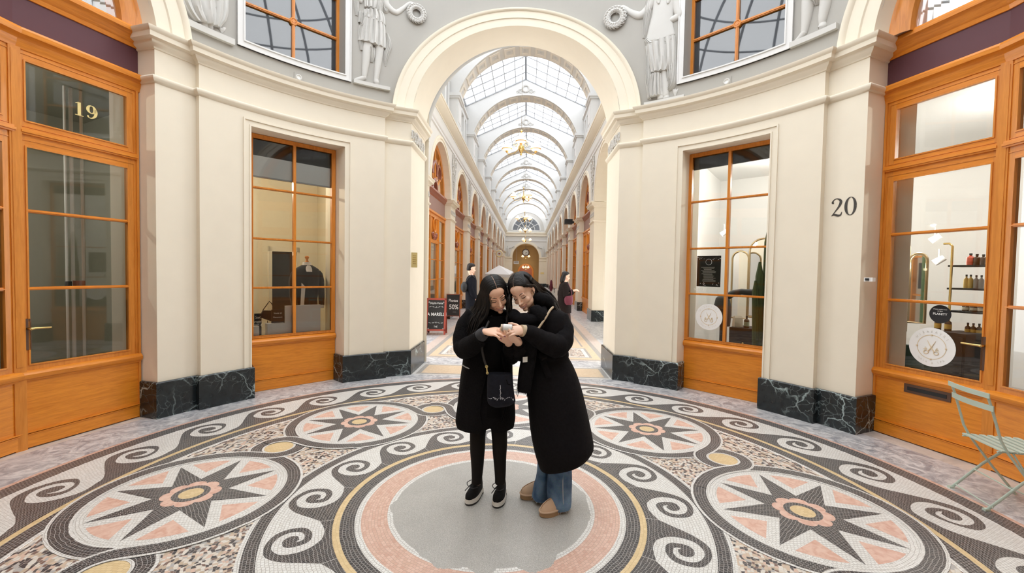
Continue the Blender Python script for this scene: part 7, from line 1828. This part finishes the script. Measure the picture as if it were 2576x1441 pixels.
# jar in their hands
jc = (can_a + can_b) / 2; t = thing('jar', 'small jar with white printed label held between the two people', 'jar', jc - Vector((0, 0, .025))); d = (can_b - can_a).normalized()
jb = MB(); M['clear_jar'] = plain('jar_glass', (.50, .40, .36), .15); L_ = (can_b - can_a).length
jb.lathe([(0, 0), (.021, 0), (.024, .004), (.024, L_ - .004), (.021, L_), (0, L_)], M['clear_jar'], can_a, 24, axis=d); jb.build('body', t, 50)
lb_ = MB(); lb_.lathe([(.0246, .012), (.0246, L_ - .004)], M['white_lit'], can_a, 24, axis=d)
for k in range(9): x = .017 + k * (L_ - .026) / 9; lb_.lathe([(.0249, x), (.0249, x + .0012)], M['sand_pale'], can_a, 24, axis=d)
lb_.build('label', t, 50); ld = MB(); ld.lathe([(0, -.004), (.022, -.004), (.023, -.001), (.023, .009), (.024, .011)], M['beige_cuff'], can_a, 24, axis=d); ld.build('lid', t, 50)
# ================= woman on the right
H2 = HM(pix(1305.5, 747.5, -.18), -27, 20, -17, .97)
N2 = pix(1352, 782, -.0)
b = MB(); head_geo(b, H2, M['skin2'], N2)
b.loft([[pix(x, y, 0) + Vector((rx * cos(2 * PI * i / 18), ry * sin(2 * PI * i / 18), 0)) for i in range(18)] for x, y, rx, ry in ((1354, 782, .06, .05), (1370, 800, .14, .07), (1372, 860, .13, .085), (1370, 920, .11, .09), (1380, 1000, .13, .09), (1385, 1060, .13, .09))], M['skin2'])
B1 = [pix(1404, 800, -.0), pix(1415, 835, -.04), pix(1402, 868, -.12), pix(1368, 858, -.20), pix(1338, 840, -.26), pix(1322, 832, -.29)]
b.tube(B1, [.04, .036, .034, .03, .027, .025], M['skin2'], 12)
B2 = [pix(1326, 802, -.01), pix(1316, 850, -.05), pix(1312, 885, -.12), pix(1306, 868, -.22), pix(1302, 855, -.27)]
b.tube(B2, [.04, .036, .032, .028, .024], M['skin2'], 12)
for P in ([(1368, 1050, .05), (1368, 1130, .055), (1366, 1200, .06), (1364, 1232, .06)], [(1405, 1050, -.03), (1410, 1130, -.04), (1412, 1200, -.05), (1412, 1255, -.05)]): b.tube([pix(*q) for q in P], [.05, .034, .03, .028], M['skin2'], 12)
q1 = hand_geo(b, pix(1318, 831, -.295), pix(1283, 832, -.345) - pix(1318, 831, -.295), (.1, -.86, .5), M['skin2'], [.42, .42, .42, .40], .09, .80, thumb=(.6, .4), side=1)
q2 = hand_geo(b, pix(1304, 860, -.275), pix(1272, 839, -.33) - pix(1304, 860, -.275), (-.30, -.75, -.6), M['skin2'], [.18, .2, .24, .3], .08, .88, thumb=(.3, .2), side=-1)
me = remeshed(b, 'person', .0034, 5)
g2 = gpt(1380, 1272)
P2 = put_mesh(me, 'person', M['skin2'], (g2.x, g2.y, 0)); P2['label'] = 'person in a long black belted coat over wide blue jeans and tan slippers'; P2['category'] = 'person'
face_parts(P2, H2, 1.0)
pt_ = MB(); pt_.tube([H2 @ Vector((-.004, .012 + .1035 * math.sin(a), .032 + .0965 * math.cos(a))) for a in [-1.08 + .14 * i for i in range(10)]], .0030, M['skin2'], 6); pt_.build('hair_parting', P2, 60)
hb = MB()
hair_geo(hb, H2, -.004, [(-1, {'front': [pix(1281, 756, -.165), pix(1281, 774, -.16), pix(1285, 792, -.15), pix(1293, 808, -.14)], 'back': [pix(1283, 750, -.05), pix(1283, 770, -.03), pix(1288, 790, -.02), pix(1300, 806, -.02)]}),
                         (1, {'keep': 3, 'kf': .55, 'mid': [(.066, -.052, .060), (.079, -.012, .030), (.083, .028, .004)], 'front': [pix(1352, 742, -.07), pix(1368, 752, -.06), pix(1385, 765, -.05), pix(1398, 786, -.05)], 'back': [pix(1368, 728, .06), pix(1384, 740, .06), pix(1398, 758, .05), pix(1410, 784, .03)]})], M['hair2'], n=84, seed=9)
hb.build('hair', P2, 70)
c = MB(); fold2 = lambda t, k: .012 * sin(6 * t + k * .2) * max(0, min(1, (k - 16) / 10)) + .02 * sin(11 * t) * math.exp(-((k - 20) / 3.0) ** 2)
R2 = smooth_rows([(777, 777, 1338, 1402, .08, 0), (786, 786, 1326, 1420, .105, 0), (800, 800, 1319, 1428, .125, 0), (830, 830, 1314, 1433, .145, 0), (868, 868, 1311, 1431, .145, 0), (893, 893, 1312, 1428, .135, 0), (915, 915, 1308, 1440, .15, -.01), (945, 945, 1312, 1453, .165, -.02), (993, 993, 1326, 1467, .175, -.03), (1066, 1066, 1333, 1483, .185, -.04), (1115, 1104, 1341, 1490, .19, -.05), (1150, 1124, 1349, 1491, .19, -.05), (1173, 1138, 1356, 1482, .18, -.05)], 4)
rows_px(R2, M['coat2'], c, 44, 2.2, fold2); c.build('coat', P2, 70)
bl = MB(); q = [pix(1312, 893, 0), pix(1428, 893, 0)]; ce, hx = (q[0] + q[1]) / 2, (q[1] - q[0]).length / 2
bl.tube([ce + Vector((hx * 1.0 * cos(t), .142 * sin(t), .006 * cos(t))) for t in [2 * PI * i / 36 for i in range(37)]], .008, M['coat2'], 8, ry=.024, caps=False, up=(1, 0, 0)); bl.build('belt', P2, 70)
be = MB(); be.tube([pix(1362, 896, -.155), pix(1370, 920, -.175), pix(1382, 950, -.195)], .006, M['coat2'], 8, ry=.020, up=(0, 1, 0)); be.tube([pix(1358, 892, -.15), pix(1364, 898, -.165), pix(1372, 894, -.15)], .022, M['coat2'], 10); be.build('belt_end', P2, 60)
sleeve(P2, [pix(1404, 796, -.0), pix(1415, 835, -.04), pix(1402, 868, -.12), pix(1368, 858, -.20), pix(1338, 840, -.26), pix(1318, 832, -.285)], [.066, .078, .082, .066, .052, .043], M['coat2'], ([pix(1321, 832, -.283), pix(1311, 831.5, -.300)], [.037, .037]), M['beige_cuff'])
sleeve(P2, [pix(1328, 798, -.02), pix(1318, 835, -.03), pix(1312, 880, -.09), pix(1309, 882, -.17), pix(1305, 866, -.25)], [.064, .068, .068, .058, .038], M['coat2'])
# scarf
sc = MB()
def lump(P, r, ry=None): q = cr_spline([tuple(p) for p in P], 5); sc.tube(q, [r * (1 + .12 * sin(i * .9)) * (.55 + .45 * min(1, i / 4, (len(q) - 1 - i) / 4)) for i in range(len(q))], M['scarf'], 14, ry=ry)
lump([pix(1290, 785, -.12), pix(1300, 800, -.18), pix(1330, 806, -.19), pix(1356, 795, -.16), pix(1368, 776, -.08)], .044); lump([pix(1345, 760, -.11), pix(1360, 752, -.08), pix(1376, 764, -.03), pix(1382, 784, .0)], .050)
lump([pix(1294, 800, -.14), pix(1308, 822, -.18), pix(1340, 830, -.18), pix(1362, 815, -.15)], .044); lump([pix(1342, 775, -.14), pix(1352, 790, -.17), pix(1358, 812, -.17)], .05); sc.build('scarf', P2, 80)
se = MB(); rows_px(smooth_rows([(850, 850, 1314, 1352, .035, -.21), (890, 890, 1313, 1350, .03, -.20), (930, 930, 1306, 1344, .03, -.20), (965, 965, 1302, 1338, .028, -.20), (984, 988, 1302, 1334, .022, -.20)], 4), M['scarf'], se, 22, 2.4, lambda t, k: .06 * sin(5 * t))
rnd = random.Random(8)
for i in range(16):
    p = pix(1300 + 33 * i / 15, 970 + rnd.uniform(-2, 14), -.205); se.tube([p, p + Vector((rnd.uniform(-.008, .004), rnd.uniform(-.01, .01), -.035))], .0022, M['thread'] if i < 3 else M['scarf'], 4)
se.build('scarf_end', P2, 70)
tg = MB(); F = Fr(pix(1321, 904, -.235), 0); F.n = Vector((0, 1, 0)); F.t = Vector((1, 0, .12)).normalized(); F.box(tg, -.015, .015, 0, .002, -.017, .017, M['white_lit']); tg.build('cloth_label', P2, label='small white sewn label')
sp_ = MB(); q = cr_spline([tuple(p) for p in (pix(1392, 772, -.06), pix(1384, 780, -.13), pix(1372, 800, -.185), pix(1353, 828, -.235))], 5); sp_.tube(q, .004, M['beige_cuff'], 8, ry=.008, up=(0, 1, 0)); sp_.build('bag_strap', P2, 60, label='tan bag strap across the chest')
for R in ([(1120, 1120, 1352, 1392, .085, .05), (1172, 1172, 1352, 1384, .085, .055), (1200, 1200, 1349, 1380, .085, .06), (1218, 1218, 1344, 1378, .09, .06), (1243, 1250, 1337, 1380, .10, .06)], [(1100, 1100, 1376, 1436, .075, -.04), (1155, 1155, 1382, 1437, .08, -.045), (1200, 1200, 1378, 1438, .083, -.05), (1240, 1240, 1377, 1437, .085, -.055), (1262, 1260, 1380, 1437, .085, -.06), (1276, 1270, 1387, 1436, .078, -.06)]):
    j = MB(); rg = rows_px(smooth_rows(R, 4), M['denim'], j, 30, 2.2, lambda t, k: .03 * sin(4 * t + k * .22)); 
    j.build('jean_leg', P2, 70)
    fz = MB()
    for i, p in enumerate(rg[-1]):
        if i % 1 == 0: fz.tube([p + Vector((0, 0, .004)), p + Vector((rnd.uniform(-.012, .012), rnd.uniform(-.008, .008), -rnd.uniform(.002, .012)))], .0011, M['thread'], 4)
    if R[0][2] > 1360:
        cz = [p for p in (pix(1417, 1160, -.122), pix(1416, 1200, -.130), pix(1416, 1235, -.138), pix(1417, 1280, -.138))]; fz.tube(cr_spline([tuple(p) for p in cz], 5), .0022, M['thread'], 5)
    fz.build('frayed_hem', P2)
shoe(P2, (1309, 1254), (1380, 1243), .046, 'slipper'); shoe(P2, (1359, 1301), (1432, 1274), .047, 'slipper')

# ================= passers-by in the arcade
def mpt(px, py, y):
    """photo pixel -> world point at corridor distance y"""
    d = CAMROT @ Vector(((px - 1288) / FPX, (py - 720.5) / FPX, 1)); n = MC.to_3x3() @ Vector((0, 1, 0)); return CAM + d * (y / n.dot(d))
def rows_m(R, mat, mb, dp, y, n=24, e=2.2, fold=None):
    rings = []
    for k, (py, xl, xr) in enumerate(R):
        a, b_ = mpt(xl, py, y), mpt(xr, py, y); c_ = (a + b_) / 2; h_ = (b_ - a) / 2; d_ = dp[k] if isinstance(dp, list) else dp
        rings.append([c_ + h_ * math.copysign(abs(cos(t)) ** (2 / e), cos(t)) + Vector((0, d_ * math.copysign(abs(sin(t)) ** (2 / e), sin(t)), 0)) for t in [2 * PI * i / n for i in range(n)]])
    mb.loft(rings, mat)
def far_person(y, name_label, face_yaw, eye_px, hscale, body_rows, foot_px, arms, hand_specs, skin):
    Hh = HM(mpt(*eye_px, y), face_yaw, 8, 0, hscale); b = MB(); neck = mpt(body_rows[0][0], body_rows[0][1], y); head_geo(b, Hh, M[skin], neck)
    prev = None
    b.loft([[mpt(x, py, y) + Vector((rx * cos(2 * PI * i / 14), ry * sin(2 * PI * i / 14), 0)) for i in range(14)] for x, py, rx, ry in body_rows[1:]], M[skin])
    for P, r_ in arms: b.tube([mpt(px, py, y + dy) for px, py, dy in P], r_, M[skin], 10)
    for w, dr, bk, sd in hand_specs: hand_geo(b, mpt(*w), dr, bk, M[skin], [.5, .5, .55, .6], .1, 1.0, side=sd)
    me_ = remeshed(b, 'person', .006, 4); o_ = mpt(*foot_px, y); o = put_mesh(me_, 'person', M[skin], (o_.x, o_.y, .003)); o['label'] = name_label; o['category'] = 'person'; return o, Hh
M['navy'] = plain('dark_navy_coat', (.005, .006, .011), .85, var=.3, scale=40, spec=.2); M['fur'] = plain('dark_brown_fur', (.014, .009, .008), .95, var=.7, scale=60, bump=.8, spec=.2); M['burgundy'] = plain('burgundy_leather', (.13, .015, .035), .45); M['brown_skirt'] = plain('dark_brown_skirt', (.035, .015, .012), .9)
yM = 10.3
fm = mpt(1184, 855, yM)
def man_foot(px): q = mpt(px, 850, yM); q.z = .004; return q
b = MB()
PM, HMn = far_person(yM, 'person in a dark navy coat walking away along the left shop fronts', 110, (1194, 677, ), 1.0, [(1187, 697), (1186, 698, .06, .05), (1185, 706, .10, .08), (1185, 730, .10, .08), (1184, 765, .10, .08), (1184, 785, .10, .08)], (1184, 854), [([(1184, 703, -.18), (1186, 730, -.2), (1193, 748, -.12), (1196, 752, -.1)], [.03, .03, .028, .028])], [((1196, 752, yM - .1), (.1, 0, -1), (0, -1, 0), 1)], 'skin2')
for px, dy in ((1179, .08), (1189, -.10)):
    t_ = MB(); rows_m([(770, px - 8, px + 8), (800, px - 7, px + 7), (830, px - 6, px + 6), (853, px - 6, px + 6)], M['trouser'], t_, [.10, .085, .07, .07], yM + dy); t_.build('trouser_leg', PM, 60)
    s_ = MB(); q = mpt(px, 853, yM + dy); s_.sphere((q.x + .03, q.y, .045), (.12, .05, .042), M['rubber'], 12, 8); s_.build('shoe', PM, 60)
t_ = MB(); rows_m([(692, 1180, 1194), (697, 1175, 1197), (706, 1172, 1199), (730, 1171, 1199), (755, 1171, 1200), (778, 1172, 1200)], M['navy'], t_, [.10, .16, .2, .19, .19, .18], yM); t_.build('coat', PM, 60)
t_ = MB(); t_.tube([mpt(1184, 700, yM - .16), mpt(1183, 725, yM - .22), mpt(1190, 742, yM - .18), mpt(1195, 750, yM - .11)], [.07, .066, .058, .045], M['navy'], 12); t_.build('sleeve', PM, 60)
t_ = MB(); t_.loft([[HMn @ Vector((rx * cos(2 * PI * i / 18), yc_ + ry * sin(2 * PI * i / 18), z_)) for i in range(18)] for z_, yc_, rx, ry in ((.135, .01, .02, .02), (.128, .01, .05, .055), (.10, .012, .076, .09), (.065, .014, .081, .098), (.03, .045, .078, .068), (-.03, .055, .07, .056), (-.055, .055, .05, .045))], M['hair2']); t_.build('hair', PM, 60)
face_parts(PM, HMn, 0)
q = mpt(1168, 722, yM - .22); t = thing('shoulder_bag', 'black shoulder bag at the back of the person in the navy coat', 'bag', q - Vector((0, 0, .12))); bb = MB(); bb.sphere(q, (.085, .10, .13), M['black'], 16, 10); bb.build('body', t, 60)
bb = MB(); bb.tube([q + Vector((.03, 0, .11)), mpt(1178, 700, yM - .21), mpt(1186, 692, yM - .16), mpt(1196, 700, yM - .1)], .012, M['black'], 8); bb.build('strap', t, 60)
yW = 10.3
PW_, HW_ = far_person(yW, 'person in a dark brown fur coat standing at the right shop fronts', 78, (1431, 697), .96, [(1422, 713), (1421, 714, .06, .05), (1421, 720, .10, .08), (1422, 745, .10, .08), (1422, 775, .10, .08), (1422, 790, .10, .08)], (1424, 853), [([(1424, 722, -.16), (1424, 742, -.2), (1434, 734, -.16), (1441, 731, -.12)], [.03, .03, .028, .026]), ([(1424, 722, .16), (1428, 742, .16), (1438, 735, .1), (1443, 732, .05)], [.03, .03, .028, .026])], [((1441, 731, yW - .12), (1, 0, .2), (0, -.3, 1), -1), ((1443, 732, yW + .05), (1, -.2, .2), (0, .3, 1), 1)], 'skin')
t_ = MB(); rows_m([(709, 1416, 1428), (714, 1408, 1431), (725, 1405, 1434), (745, 1403, 1435), (770, 1402, 1437), (786, 1404, 1437)], M['fur'], t_, [.10, .16, .19, .20, .21, .20], yW); t_.build('coat', PW_, 60)
t_ = MB(); rows_m([(775, 1408, 1434), (792, 1410, 1435), (806, 1412, 1436)], M['brown_skirt'], t_, [.17, .17, .17], yW); t_.build('skirt', PW_, 60)
for px, dy in ((1418, .07), (1428, -.07)):
    t_ = MB(); t_.tube([mpt(px, 795, yW + dy), mpt(px, 825, yW + dy), mpt(px, 851, yW + dy)], [.05, .05, .045], M['rubber'], 12); q = mpt(px, 853, yW + dy); t_.sphere((q.x + .03, q.y, .042), (.11, .045, .04), M['rubber'], 12, 8); t_.build('boot', PW_, 60)
for a in ([(1422, 717, -.15), (1424, 744, -.21), (1434, 736, -.17), (1439, 732, -.13)], [(1422, 717, .15), (1428, 744, .16), (1437, 737, .11), (1441, 733, .06)]):
    t_ = MB(); t_.tube([mpt(x, y_, yW + dy) for x, y_, dy in a], [.075, .08, .065, .05], M['fur'], 12); t_.build('sleeve', PW_, 60)
t_ = MB(); t_.loft([[HW_ @ Vector((rx * cos(2 * PI * i / 18), yc_ + ry * sin(2 * PI * i / 18), z_)) for i in range(18)] for z_, yc_, rx, ry in ((.135, .01, .02, .02), (.128, .01, .05, .055), (.10, .012, .078, .088), (.06, .014, .088, .094), (.03, .035, .092, .075), (-.04, .05, .096, .07), (-.10, .055, .10, .07), (-.15, .05, .095, .07), (-.17, .05, .07, .05))], M['hair2']); t_.build('hair', PW_, 70)
face_parts(PW_, HW_, 0)
q = mpt(1432, 757, yW - .25); t = thing('handbag', 'burgundy leather handbag carried by the person in the fur coat', 'bag', q - Vector((0, 0, .1))); bb = MB(); rows_m([(744, 1422, 1440), (752, 1419, 1442), (762, 1420, 1441), (767, 1424, 1438)], M['burgundy'], bb, [.03, .045, .045, .03], yW - .25); bb.build('body', t, 60)
bb = MB(); bb.tube([mpt(1424, 745, yW - .25), mpt(1429, 725, yW - .2), mpt(1426, 712, yW - .1)], .008, M['burgundy'], 6); bb.tube([mpt(1439, 745, yW - .25), mpt(1436, 728, yW - .22), mpt(1429, 713, yW - .1)], .008, M['burgundy'], 6); bb.build('strap', t, 60)
# ================= chalk boards, parasol and terrace further down
M['red_frame'] = plain('red_painted_wood', (.36, .055, .035), .5, var=.15); M['slate'] = plain('blackboard', (.018, .017, .018), .7, var=.3); M['chalk'] = plain('chalk', (.78, .80, .82), .9)
def a_board(x, y, w, h, rz, mat, label, lines, near=True):
    base = MC @ Vector((x, y, 0)); t = thing('chalkboard', label, 'sign', base); m = MC @ Matrix.Translation(Vector((x, y, 0.0))) @ Matrix.Rotation(rz, 4, 'Z')
    tl = Matrix.Rotation(R_(-9), 4, 'X'); tb_ = Matrix.Rotation(R_(9), 4, 'X'); top = Matrix.Translation(Vector((0, 0, h)))
    for nm, rt, o in (('front_panel', tl, -.012), ('rear_panel', tb_, .012)):
        mm = m @ top @ Matrix.Translation(Vector((0, o, 0))) @ rt
        f = MB(); f.xf = mm; fw_ = .045 if near else .02
        lo = -h / cos(R_(9)) + .012; bot = lo + .09
        for e in (-1, 1): f.bbox((e * (w / 2 - fw_), -.012, lo), (e * w / 2, .012, 0), mat)
        f.bbox((-w / 2, -.012, -fw_), (w / 2, .012, 0), mat); f.bbox((-w / 2, -.012, bot), (w / 2, .012, bot + fw_), mat); fo = f.build(nm, t, 30)
        s_ = MB(); s_.xf = mm; s_.bbox((-w / 2 + fw_, -.004, bot + fw_), (w / 2 - fw_, .004, -fw_), M['slate']); s_.build('slate', fo)
        if nm == 'front_panel':
            tx = MB()
            for s__, sz, dx, dz, bold in lines: add_text(tx, s__, sz, M['chalk'], mm @ Matrix.Translation(Vector((dx, -.0055, dz))), .0006, .85, bold)
            if near:
                rn = random.Random(4)
                for k in range(5):
                    xx = -.15 + .075 * k
                    for dz, sgn in ((-.225, 1), (-.615, -1)): tx.tube([mm @ Vector((xx - .03, -.006, dz + .012 * sin(k * 2) * sgn)), mm @ Vector((xx + .03, -.006, dz + .014 * sin(k * 2 + 1.5) * sgn))], .003, M['chalk'], 4); tx.tube([mm @ Vector((xx, -.006, dz)), mm @ Vector((xx + .012, -.006, dz + .022 * sgn))], .0035, M['chalk'], 4)
                for xx in (-.185, .185):
                    for zz in (-.10, -.77):
                        for a in range(4): tx.tube([mm @ Vector((xx, -.006, zz)), mm @ Vector((xx + .022 * cos(a * 1.57), -.006, zz + .022 * sin(a * 1.57)))], .003, M['chalk'], 4)
            tx.build('chalk_lettering', t)
a_board(-2.28, 10.78, .50, .915, R_(2), M['red_frame'], 'red framed chalkboard reading La Marelle at the foot of the left arcade wall', [('Dépôt-Vente', .075, 0, -.125, False), ('LA MARELLE', .115, 0, -.41, True), ('THÉ', .06, 0, -.72, False)])
a_board(-2.47, 14.35, .46, .84, R_(5), M['wood_red'], 'dark chalkboard reading 50% standing behind the red framed one', [('Photos', .13, 0, -.22, True), ('50%', .22, .02, -.44, True), ('-------', .06, .05, -.60, False)], False)
M['canvas'] = plain('white_canvas', (.80, .80, .80), .9, var=.02)
yp = 25.0; pb = mpt(1256, 760, yp); pb.z = .004
t = thing('parasol', 'white square market parasol open over the terrace on the left of the arcade', 'parasol', pb); q = MB()
ap = mpt(1256, 667, yp); cs_ = [mpt(1220, 688, yp - .4), mpt(1283, 691, yp - 1.0), mpt(1292, 684, yp + .6), mpt(1232, 683, yp + .9)]
for i in range(4):
    a, b_ = cs_[i], cs_[(i + 1) % 4]; q.poly([ap, a, b_], M['canvas']); q.poly([a, b_, b_ - Vector((0, 0, .16)), a - Vector((0, 0, .16))], M['canvas'])
q.build('canopy', t); q = MB(); q.tube([pb, Vector((pb.x, pb.y, ap.z))], .025, M['wood'], 8); q.build('pole', t, 60)
q = MB(); q.box(pb + Vector((0, 0, .05)), (.5, .5, .1), M['rubber']); q.build('base', t)
for a in cs_: q = MB(); q.tube([ap - Vector((0, 0, .03)), a - Vector((0, 0, .02))], .012, M['wood'], 5); q.build('rib', t)
M['leaf'] = plain('grey_green_leaves', (.10, .15, .07), .7, var=.5, scale=8); M['planter'] = plain('white_planter', (.62, .61, .58), .7)
def planter(px, y, lab, h, seed):
    b0 = mpt(px, 760, y); b0.z = .004; t = thing('planter', lab, 'planter', b0, 'planters of the arcade terrace'); q = MB(); q.box(b0 + Vector((0, 0, .27)), (.55, .35, .54), M['planter']); q.build('box', t)
    q = MB(); rn = random.Random(seed)
    for i in range(60):
        p = b0 + Vector((rn.uniform(-.24, .24), rn.uniform(-.14, .14), .5)); hh = h * rn.uniform(.5, 1); d = Vector((rn.uniform(-.25, .25), rn.uniform(-.2, .2), 1)); e = p + d * hh; q.tube([p, p.lerp(e, .5) + Vector((.02, 0, 0)), e], [.004, .004, .002], M['leaf'], 4)
        for k in range(7):
            c_ = p.lerp(e, .3 + .1 * k); a = rn.uniform(0, 6.3); leaf(q, c_, Vector((cos(a), sin(a), .5)).normalized(), Vector((-sin(a), cos(a), 0)), Vector((0, 0, 1)), .09, .02, M['leaf'])
    f_ = q.build('foliage', t)
for i, (px, y, h, lb) in enumerate(((1226, 22, .62, 'planter of grey green shrubs below the left edge of the parasol'), (1240, 22.6, .66, 'planter of grey green shrubs below the middle of the parasol'), (1254, 22.2, .55, 'planter of grey green shrubs below the right edge of the parasol'), (1266, 23.5, .36, 'low planter of shrubs at the right of the terrace row'))): planter(px, y, lb, h, i)
def box_thing(px0, px1, pyt, y, name, label, cat, mat, dp=.05):
    a, b_ = mpt(px0, pyt, y), mpt(px1, pyt, y); mb = MB(); c_ = (a + b_) / 2; mb.box((c_.x, c_.y, (a.z + .004) / 2), (abs(b_.x - a.x), dp, a.z - .004), mat); return single(mb, name, label, cat)
box_thing(1272, 1281, 722, 20.5, 'menu_stand', 'dark menu stand in the arcade between the heads of the two people', 'menu stand', M['rubber'])
box_thing(1389, 1394, 728, 24, 'menu_stand', 'grey menu stand far back at the right arcade wall', 'menu stand', M['planter']); box_thing(1396, 1402, 726, 20, 'crate', 'pale crate far back at the right arcade wall', 'crate', M['planter'], .3)
b0 = mpt(1386, 742, 26); b0.z = .004; t = thing('parasol', 'closed dark red parasol standing far back at the right arcade wall', 'parasol', b0); q = MB(); tp = mpt(1387, 704, 26)
q.lathe([(0, .5), (.09, .55), (.10, .8), (.07, 1.1), (.02, tp.z), (0, tp.z)], M['burgundy'], b0, 10); q.build('canopy', t, 60); q = MB(); q.tube([b0, b0 + Vector((0, 0, .6))], .02, M['wood'], 8); q.build('pole', t); q = MB(); q.box(b0 + Vector((0, 0, .04)), (.4, .4, .08), M['rubber']); q.build('base', t)
